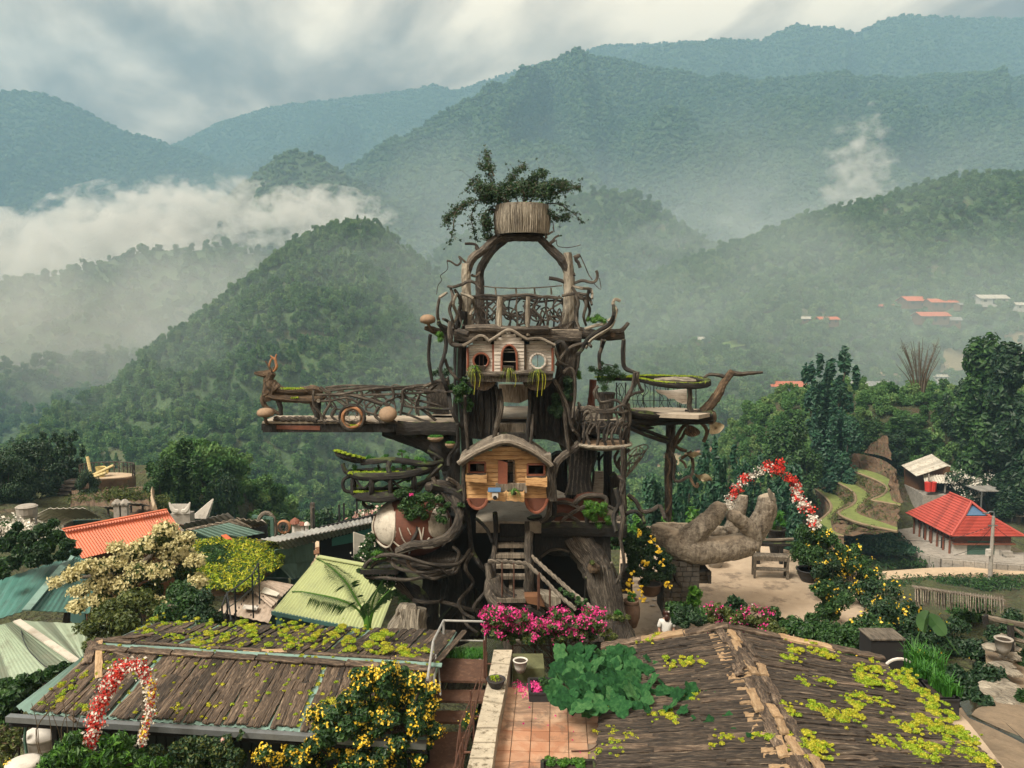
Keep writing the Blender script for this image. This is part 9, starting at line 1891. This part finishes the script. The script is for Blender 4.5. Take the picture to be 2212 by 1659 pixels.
for i in range(120):
 x=rs.uniform(700,1830);yt=165-25*math.sin((x-700)/1130*math.pi*3)*.6-20;d=min(1,(x-660)/200,(1880-x)/120);y=lerp(yt+10,yt+40+230*max(.15,d),rs.random());BG.append((tuple(P(*L5(x,y),16.7+rs.uniform(-.35,.45))-o_),(rs.uniform(40,70)*s_,)*2+(rs.uniform(32,55)*s_,)))
for x,y in((720,340),(740,290),(770,330),(750,250),(985,440),(1380,430),(1260,440)):BG.append((tuple(P(*L5(x,y),16.6)-o_),(36*s_,)*3))
t=thing('bougainvillea',o_,'magenta bougainvillea hedge hanging over the chain link fence','bush');leaf_mass('foliage',BG,12000,.032,M['olive'],4,t);leaf_mass('foliage',BG,8000,.034,M['green'],5,t)
rs2=np.random.RandomState(8);topB=[b for b in BG if b[0][2]>.05];flower_mass(topB,620,.024,M['magenta'],5,t,7,1.3);flower_mass([b for b in BG if b[0][2]<.15],90,.022,M['magenta'],6,t,6,1.2)
m=MB();[limb(m,[(rs.uniform(.3,.9),.2,-1.4),Vector(b[0])*.6+Vector((0,.1,-.2)),b[0]],.014,3,4)for b in BG[::5]];lbm(m,'stem','board',t)
# second bougainvillea on the crest of the right roof
creeper('sparse bougainvillea with pink flowers on the crest of the right plank roof',L6,[(950,110,40),(1020,100,50),(1090,130,50),(980,180,50),(1060,200,50),(1140,190,50),(1200,160,40),(1250,120,36),(1330,110,30),(1400,120,26),(1280,190,50),(1350,210,50),(1430,200,44),(1480,240,44),(1210,250,50),(1300,280,50),(1400,280,50),(1500,290,44),(1560,300,40),(1200,310,34),(1350,350,44),(1440,350,50),(1540,370,44),(1600,380,40),(1380,420,30),(970,290,22),(980,250,30),(1640,400,30),(1160,330,26),(1480,130,18),(1600,430,24)],15.7,'olive',7000,.034,6,.6,'bush','bougainvillea',[('magenta',85,.024,6),('white',14,.02,4)])
creeper('dark green shrub below the stone pillar beside the plank roof',L6,[(690,190,36),(700,130,50),(760,160,50),(820,180,50),(680,200,50),(740,230,50),(860,220,40),(780,110,40)],21.5,'dark',4200,.055,7,.5,'bush','bush')
# ------------------------------------------------------------ pumpkin vine
def lobed_leaf(t,c,nrm,r_,mat,rs,nm='leaf'):
 z=Vector(nrm).normalized();a0_=rs.uniform(0,6.28);x=z.orthogonal().normalized();x=Matrix.Rotation(a0_,3,z)@x;y=z.cross(x);n=22;V=[Vector(c)-z*.02*r_*4]
 for ring_,f in((0,.55),(1,1.)):
  for k in range(n):
   a=2*math.pi*k/n;w=(1+.16*math.cos(5*a)+.05*math.cos(11*a))*(1-.55*max(0,math.cos(a))**14);rr_=r_*f*(w if f==1 else.9*w);cup=(.10*f*f*r_)*(1+.5*math.sin(2*a+a0_))-(.16*r_ if f==1 and math.sin(3*a+a0_)>.6 else 0);V.append(Vector(c)+x*math.cos(a)*rr_+y*math.sin(a)*rr_+z*cup)
 m=MB();m.add(V,[(0,1+k,1+(k+1)%n)for k in range(n)]+[(1+k,1+n+k,1+n+(k+1)%n,1+(k+1)%n)for k in range(n)]);o=m.build(nm,mat);par(o,t);return o
def pleaf():
 m,g=new_mat('pumpkin_leaf');tc=g.node('ShaderNodeNewGeometry').outputs['Position'];n=g.noise(tc,7,5,.6);rnd=g.node('ShaderNodeObjectInfo').outputs['Random']
 c=g.ramp(g.math('ADD',g.math('MULTIPLY',g.noise(tc,16,4,.6),.7),g.math('MULTIPLY',rnd,.3)),[(.30,(.006,.036,.012)),(.5,(.018,.078,.025)),(.75,(.062,.155,.055))]);p=g.node('ShaderNodeBsdfPrincipled',{'Base Color':c,'Roughness':.85,'Specular IOR Level':.15,'Normal':g.node('ShaderNodeBump',{'Height':n,'Strength':.5,'Distance':.02}).outputs[0]})
 tr=g.node('ShaderNodeBsdfTranslucent',{'Color':c});mx=g.node('ShaderNodeMixShader',{0:.12,1:p.outputs[0],2:tr.outputs[0]});g.node('ShaderNodeOutputMaterial',{'Surface':mx.outputs[0]});return m
M['pleaf']=pleaf();PV=thing('pumpkin_vine',(2.,15,4.2),'pumpkin vine with large lobed leaves spilling over roof and terrace','plant');rs=random.Random(12);out=[(1320,640),(1440,560),(1600,590),(1700,540),(1900,540),(2039,530)]
ppos=[]
for i in range(56):
 x,y=rs.uniform(1330,2039),rs.uniform(540,1090)
 lim=1000 if x<1500 else 1110
 if x<1400 and(y<640 or y>960):continue
 if y>lim:continue
 u,v=L5(x,y);ppos.append((u,v,rs.uniform(.15,.23)))
for i in range(52):
 x,y=rs.uniform(0,480),rs.uniform(480,1000)
 if x>300+((y-480)*.5)or y>960-abs(x-200)*.4:continue
 u,v=L6(x,y);ppos.append((u,v,rs.uniform(.15,.23)))
for x,y,r_ in((560,740,.15),(620,790,.14),(690,830,.14),(800,790,.17),(830,830,.14),(520,800,.16),(570,850,.16),(440,860,.15),(340,870,.16),(350,950,.15),(430,950,.15),(560,980,.17),(730,960,.12),(790,1040,.11),(950,970,.11),(970,1070,.14),(1120,1030,.12),(1140,1165,.12),(430,520,.09),(740,880,.13),(650,900,.12),(480,700,.15),(420,620,.16),(1290,1180,.08),(1110,830,.07),(1010,830,.06),(930,810,.05),(500,560,.06),(1740,1120,.0)):
 if r_:u,v=L6(x,y);ppos.append((u,v,r_*.92))
for u,v,r_ in ppos:
 K0=lambda a,b:(a,b);p=on_right_roof(K0,u,v)if u>1290 else PZ(u,v,4.15);h_=rs.uniform(.10,.34)if u<1500 else rs.uniform(.06,.16);d=(Vector((0,0,CZ))-p).normalized();p2=p+d*h_*1.4
 lobed_leaf(PV,p2,d*.45+Vector((rs.uniform(-.75,.75),rs.uniform(-.7,.5),.5)),r_,M['pleaf'],rs);m=MB();m.tube([p2-d*.02,p2+(p-p2)*.5-Vector((0,0,.05)),p+Vector((0,0,-.03))],.008,4);pb(m,'leaf_stalk','fresh',PV)
for l in([(450,880),(700,870),(860,840),(1000,830),(1120,850),(1240,800),(1330,780)],[(600,1040),(740,1080),(900,1060),(1020,1110),(1120,1150),(1200,1210),(1280,1270),(1360,1330),(1410,1360),(1440,1410)],[(500,700),(560,680),(540,640),(500,590)],[(1200,1210),(1320,1280),(1300,1350)]):
 m=MB();S=smooth_path([on_right_roof(L6,x,y,.06)for x,y in l],5);m.tube(S,rads([.014,.006],len(S)),5);pb(m,'runner','fresh',PV)
# ------------------------------------------------------------ yellow flowering shrub, banana, front left plants
def bigbush(name,label,K,l,Y,leafs,flw,seed,cat='shrub',dY=.5):
 o_=P(*K(l[0][0],l[0][1]),Y);k_={L3:2.212,L4:2.212,L1:2.37}[K];s=Y/FP*.5719/k_;rs=random.Random(seed);B=[]
 for q in l:
  for _ in range(4):B.append((tuple(P(*K(q[0]+rs.uniform(-.6,.6)*q[2],q[1]+rs.uniform(-.6,.6)*q[2]),Y+rs.uniform(-dY,dY))-o_),(q[2]*s*.8,)*2+(q[2]*s*.62,)))
 t=thing(name,o_,label,cat)
 for mt,n,sz,asp in leafs:leaf_mass('foliage',B,n,sz,M[mt],seed+n,t,asp=asp)
 for mt,n,sz,cl in flw:flower_mass(B,n,sz,M[mt],seed+n,t,cl,1.3)
 m=MB();low=Vector((0,.2,min(b[0][2]for b in B)-.6));[limb(m,[low,(low+Vector(b[0]))*.5+Vector((0,.1,.1)),b[0]],.018,3,4)for b in B[::6]];lbm(m,'stem','trunk',t);return t
bigbush('yellow_flower_shrub','big dark shrub full of yellow flowers in front of the left plank roof',L4,[(1130,720,90),(1250,720,90),(1400,740,90),(1540,880,90),(1600,1010,60),(1620,900,50),(1000,680,70),(1100,660,70),(1230,640,80),(1350,680,80),(1480,700,70),(980,780,80),(1080,780,90),(1200,780,100),(1330,800,100),(1460,820,100),(1560,800,70),(900,900,90),(1030,920,110),(1170,920,110),(1320,940,110),(1460,960,110),(1580,960,80),(640,1020,80),(740,1010,100),(860,1020,110),(1000,1060,120),(1150,1080,120),(1300,1090,120),(1450,1100,110),(1580,1090,90),(560,1140,90),(680,1140,110),(820,1160,120),(980,1200,120),(1140,1220,120),(1300,1230,120),(1430,1240,100),(480,1270,80),(600,1270,100),(760,1300,120),(920,1340,120),(1080,1360,120),(1240,1370,120),(1380,1380,100),(480,1380,90),(620,1400,100),(330,1370,60),(1660,1130,50),(1640,780,40),(1480,1330,80),(1530,1200,80),(1500,1420,70),(1200,1440,110),(900,1430,110)],14.2,
  [('green',34000,.045,.6),('dark',16000,.048,.6)],[('yellow',900,.028,7)],21,dY=.6)
bigbush('yellow_shrub_spray','small spray of yellow flowers left of the big yellow shrub',L4,[(190,1310,60),(160,1350,40),(230,1330,40),(300,1370,50)],14.0,[('green',700,.04,.6)],[('yellow',60,.026,5)],22)
bigbush('lime_shrub_top','lime green new growth on the crest of the yellow flowered shrub',L4,[(1220,620,40),(1180,640,30),(1280,650,40),(1060,640,40),(1440,670,40),(990,640,40)],14.6,[('fresh',1500,.035,.5)],[],23)
bigbush('rose_bush','dusty green rose bush with one pink bud before the dark wall',L3,[(1500,1240,70),(1580,1220,70),(1660,1260,80),(1760,1250,70),(1850,1220,70),(1920,1210,60),(1480,1310,70),(1580,1320,80),(1700,1340,90),(1820,1320,80),(1930,1300,80),(1990,1330,60),(1500,1400,80),(1640,1420,90),(1800,1420,90),(1950,1420,90),(2000,1180,30),(2020,1140,20),(1280,1270,50),(1330,1300,50),(1250,1320,40)],14.0,[('dark',5200,.036,.65),('olive',2600,.036,.65)],[],24)
p=P(*L3(1860,1210),13.7);t=thing('rosebud',p,'single pink rose bud above the dusty green bush','flower');m=MB();m.blob((0,0,0),(.035,.035,.045),8,6,.2);lbm(m,'bud','pink',t)
bigbush('broad_green_plant','bright green cassava like plant in the lower left',L3,[(420,1380,90),(520,1290,80),(600,1220,70),(660,1190,50),(500,1400,90),(620,1340,90),(700,1280,60),(700,1420,90),(900,1210,60),(960,1260,90),(1060,1240,70),(920,1340,90),(1040,1340,90),(1150,1340,80),(1280,1370,80),(1380,1400,60),(850,1420,90),(1000,1430,90),(1160,1430,90),(1020,1180,40),(780,1400,80)],13.6,[('fresh',3000,.075,.42),('green',3600,.075,.42)],[],25)
bigbush('climbing_vine','dense dark green climbing vine at the left edge',L3,[(30,760,60),(120,760,70),(220,740,70),(320,700,60),(400,650,50),(60,850,80),(160,830,80),(30,950,90),(120,920,60),(60,1060,80),(460,630,30),(130,1000,50),(540,600,34),(600,590,24)],17.0,[('green',4200,.08,.7),('dark',3000,.08,.7)],[],26)
bigbush('brown_bush','brownish shrub under the vine at the left edge',L3,[(40,1150,70),(130,1120,60),(60,1240,70),(150,1200,60),(50,1330,60),(170,1150,40),(30,1400,60)],15.2,[('olive',2600,.045,.5),('dead',700,.05,.3)],[],27)
o_=P(*L3(90,1420),13.6);t=thing('yellow_flower',o_,'lone yellow flower cluster in the lower left corner','flower');flower_mass([((0,0,0),(.08,.08,.05))],16,.028,M['yellow'],3,t,5)
# front-left flower arch
pa=pts(L3,[(735,1370,13.6),(760,1240,13.6),(800,1100,13.6),(830,960,13.7),(880,820,13.8),(950,700,13.9),(1040,610,14.0),(1130,600,14.0),(1210,660,14.0),(1250,760,13.9),(1260,880,13.8),(1250,1000,13.7),(1220,1120,13.6),(1180,1240,13.6)])
rs=np.random.RandomState(7);S=smooth_path(pa,6);FA=thing('garden_flower_arch',S[0],'arch of red and white silk flowers standing before the left plank roof','flower arch');o_=Vector(S[0])
wl=[.11,.10,.15,.12,.16,.13,.16,.13,.12,.10,.07,.05,.07,.06];ww=rads(wl,len(S));B=[(tuple(p-o_),(w*.8,w*.8,w*.8))for p,w in zip(S,ww)];nL_=int(len(B)*.62)
flower_mass(B[:nL_],320,.024,M['red'],3,FA,6,1.6,'red_blossom');flower_mass(B[:nL_],300,.030,M['white'],4,FA,2,2.2,'white_leaf');flower_mass(B[nL_:],210,.026,M['white'],5,FA,3,1.3,'white_leaf');flower_mass(B[nL_:],60,.022,M['red'],6,FA,5,1.3,'red_blossom');flower_mass(B[-30:],34,.024,M['yellow'],7,FA,5,1.2,'yellow_blossom')
m=MB();m.tube([p-o_ for p in S],.018,6);m.build('hoop',M['rust'],FA);add_limb(FA,'post',L3,[(1205,700,14.1),(1200,860,14.1),(1195,1000,14.1),(1170,1140,14.1),(1135,1240,14.1)],.035,'board');add_limb(FA,'post',L3,[(700,1140,14.0),(715,1330,14.0)],.04,'bark',n=6)
# water tank and frame
c=P(*L3(380,1340),15.4);t=thing('water_tank',c,'round grey water tank with pale lid under the left roof corner','tank');r_=160*15.4/FP*.5719/2.212;h_=P(*L3(380,1150),15.4).z-c.z
m=MB();m.lathe((0,0,0),[(r_,-.5),(r_,h_*.2),(r_*1.02,h_*.22),(r_,h_*.24),(r_,h_*.55),(r_*1.02,h_*.57),(r_,h_*.6),(r_,h_*.95)],30);m.build('tank_wall',M['concrete'],t,False);m=MB();m.lathe((0,0,h_*.95),[(r_*1.05,0),(r_*1.05,.04),(r_*.6,.13),(r_*.2,.16)],30);m.build('tank_lid',M['white_wall'],t,True)
t=thing('corner_frame',P(*L3(220,1300),14.9),'dark metal corner post and bar under the left roof','frame')
for l in([(220,1010),(205,1200),(240,1440)],[(175,1085),(560,1065)],[(470,1010),(470,1060)]):m=MB();m.tube(pts(L3,[(x,y,14.8)for x,y in l]),.03,6);pb(m,'bar','shutter',t)
c=P(*L3(200,1420),13.6);t=thing('white_lamp_bowl',c,'white round bowl at the bottom left','bowl');m=MB();m.lathe((0,0,0),[(.1,-.12),(.28,-.02),(.3,.06),(.22,.1),(.05,.12)],20);m.build('bowl',M['white_wall'],t,True)
p=P(*L3(600,1250),14.0);t=thing('dry_twigs',p,'bare dry twigs before the water tank','twigs');rs=random.Random(3)
for i in range(9):x=rs.uniform(-.9,.3);m=MB();limb(m,[(x,0,-.3),(x+rs.uniform(-.1,.1),0,.3),(x+rs.uniform(-.3,.3),0,rs.uniform(.5,1.0))],.007,3,4);lbm(m,'twig','dead',t)
# banana plant
BN=thing('banana_plant',P(*L2(1690,1330),19.5),'banana plant with ragged arching leaves before the lime green roof','plant');Yn=19.5
def banana_leaf(l,w,seed,Y0=None,droop=1.):
 rs=random.Random(seed);S=smooth_path(pts(L2,[(x,y,(q[0]if q else Yn))for x,y,*q in l]),12);n=len(S);m=MB();m.tube(S,rads([.035,.02,.006],n),5);pb(m,'midrib','fresh',BN);m=MB()
 for i in range(n-1):
  f=i/(n-1)
  if f<.28:continue
  a,b=S[i],S[i+1];d=(b-a).normalized();g_=(f-.28)/.72;ww=w*(math.sin(min(1,g_*1.15+.12)*math.pi))**.6;ww=max(ww,.02)
  for sd_ in(-1,1):
   for k in range(3):
    p=a.lerp(b,k/3);p1=a.lerp(b,(k+1.)/3);out_=Vector((0,-.5*sd_,0))+Vector((-.55*abs(d.z)if sd_>0 else.55*abs(d.z),0,-.9*(1-abs(d.z)*.5)if sd_>0 else-.25))*droop+d*.35;out_.normalize();l_=ww*rs.uniform(.7,1.1);q_=p+out_*l_*.55+Vector((0,0,.02));q2=p1+out_*l_*.55;e=(p+p1)/2+out_*l_+Vector((0,0,-.04));m.add([p,p1,q2,e,q_],[(0,1,2,3,4)])
 o=m.build('blade',M['green']);par(o,BN)
banana_leaf([(1690,1320),(1660,1150),(1600,1040),(1500,870),(1400,760),(1300,680),(1215,635)],.46,1);banana_leaf([(1690,1320),(1650,1180),(1560,1080),(1400,1010),(1200,965),(1080,945),(990,945)],.46,2);banana_leaf([(1700,1320),(1720,1180),(1740,1050),(1790,920),(1840,830)],.42,3,droop=.9);banana_leaf([(1705,1320),(1740,1150),(1800,1040),(1870,960),(1930,900)],.38,4,droop=.8)
banana_leaf([(1695,1300),(1690,1180),(1670,1100),(1660,1040)],.26,5,droop=.7)
m=MB();m.tube(pts(L2,[(1692,1350,Yn),(1690,1240,Yn),(1688,1160,Yn)]),[.11,.09,.04],9);pb(m,'trunk','fresh',BN)
# ------------------------------------------------------------ small pieces belong to the part they sit on
bpy.context.view_layer.update()
NEST={'window_bar':'window_frame','door_slat':'door_frame','bracket_rim':'round_bracket','soil':('flower_box','pot_wall','stump_wall','pot_body','trough_wall','planter_board'),'ridge_cap':('roof','roof_slope'),'hip_cap':'roof','log_end':'belly','antler_tine':'antler','vein':'shell','fingernail':None,
  'pane':'window','balcony_edge':'upper_wall','railing_bar':'railing_post','cup_inside':'cup','net_string':'hoop','clear_sheet':'roof','patched_sheet':'roof','roof_hole':'roof','leaf_stalk':None,'lens':'lamp_body','solar_panel':'lamp_body','bark_rib':'bark_wall','midrib':None,'hair_flower':'hair','lamp_head':'arm'}
def ctr(o):return o.matrix_world@(sum((Vector(c)for c in o.bound_box),Vector())/8)
def stem_of(o):return o.name.split('.')[0]
for T_ in[o for o in SC.objects if o.parent is None and o.children]:
 kids=list(T_.children);by={}
 for c in kids:by.setdefault(stem_of(c),[]).append(c)
 for a,b in NEST.items():
  for c in by.get(a,[])if b else[]:
   cand=[p for q in((b,)if isinstance(b,str)else b)for p in by.get(q,[])]
   if not cand or c.children:continue
   cc=ctr(c);p=min(cand,key=lambda q:(ctr(q)-cc).length);mw=c.matrix_world.copy();c.parent=p;c.matrix_parent_inverse=p.matrix_world.inverted();c.matrix_basis=mw
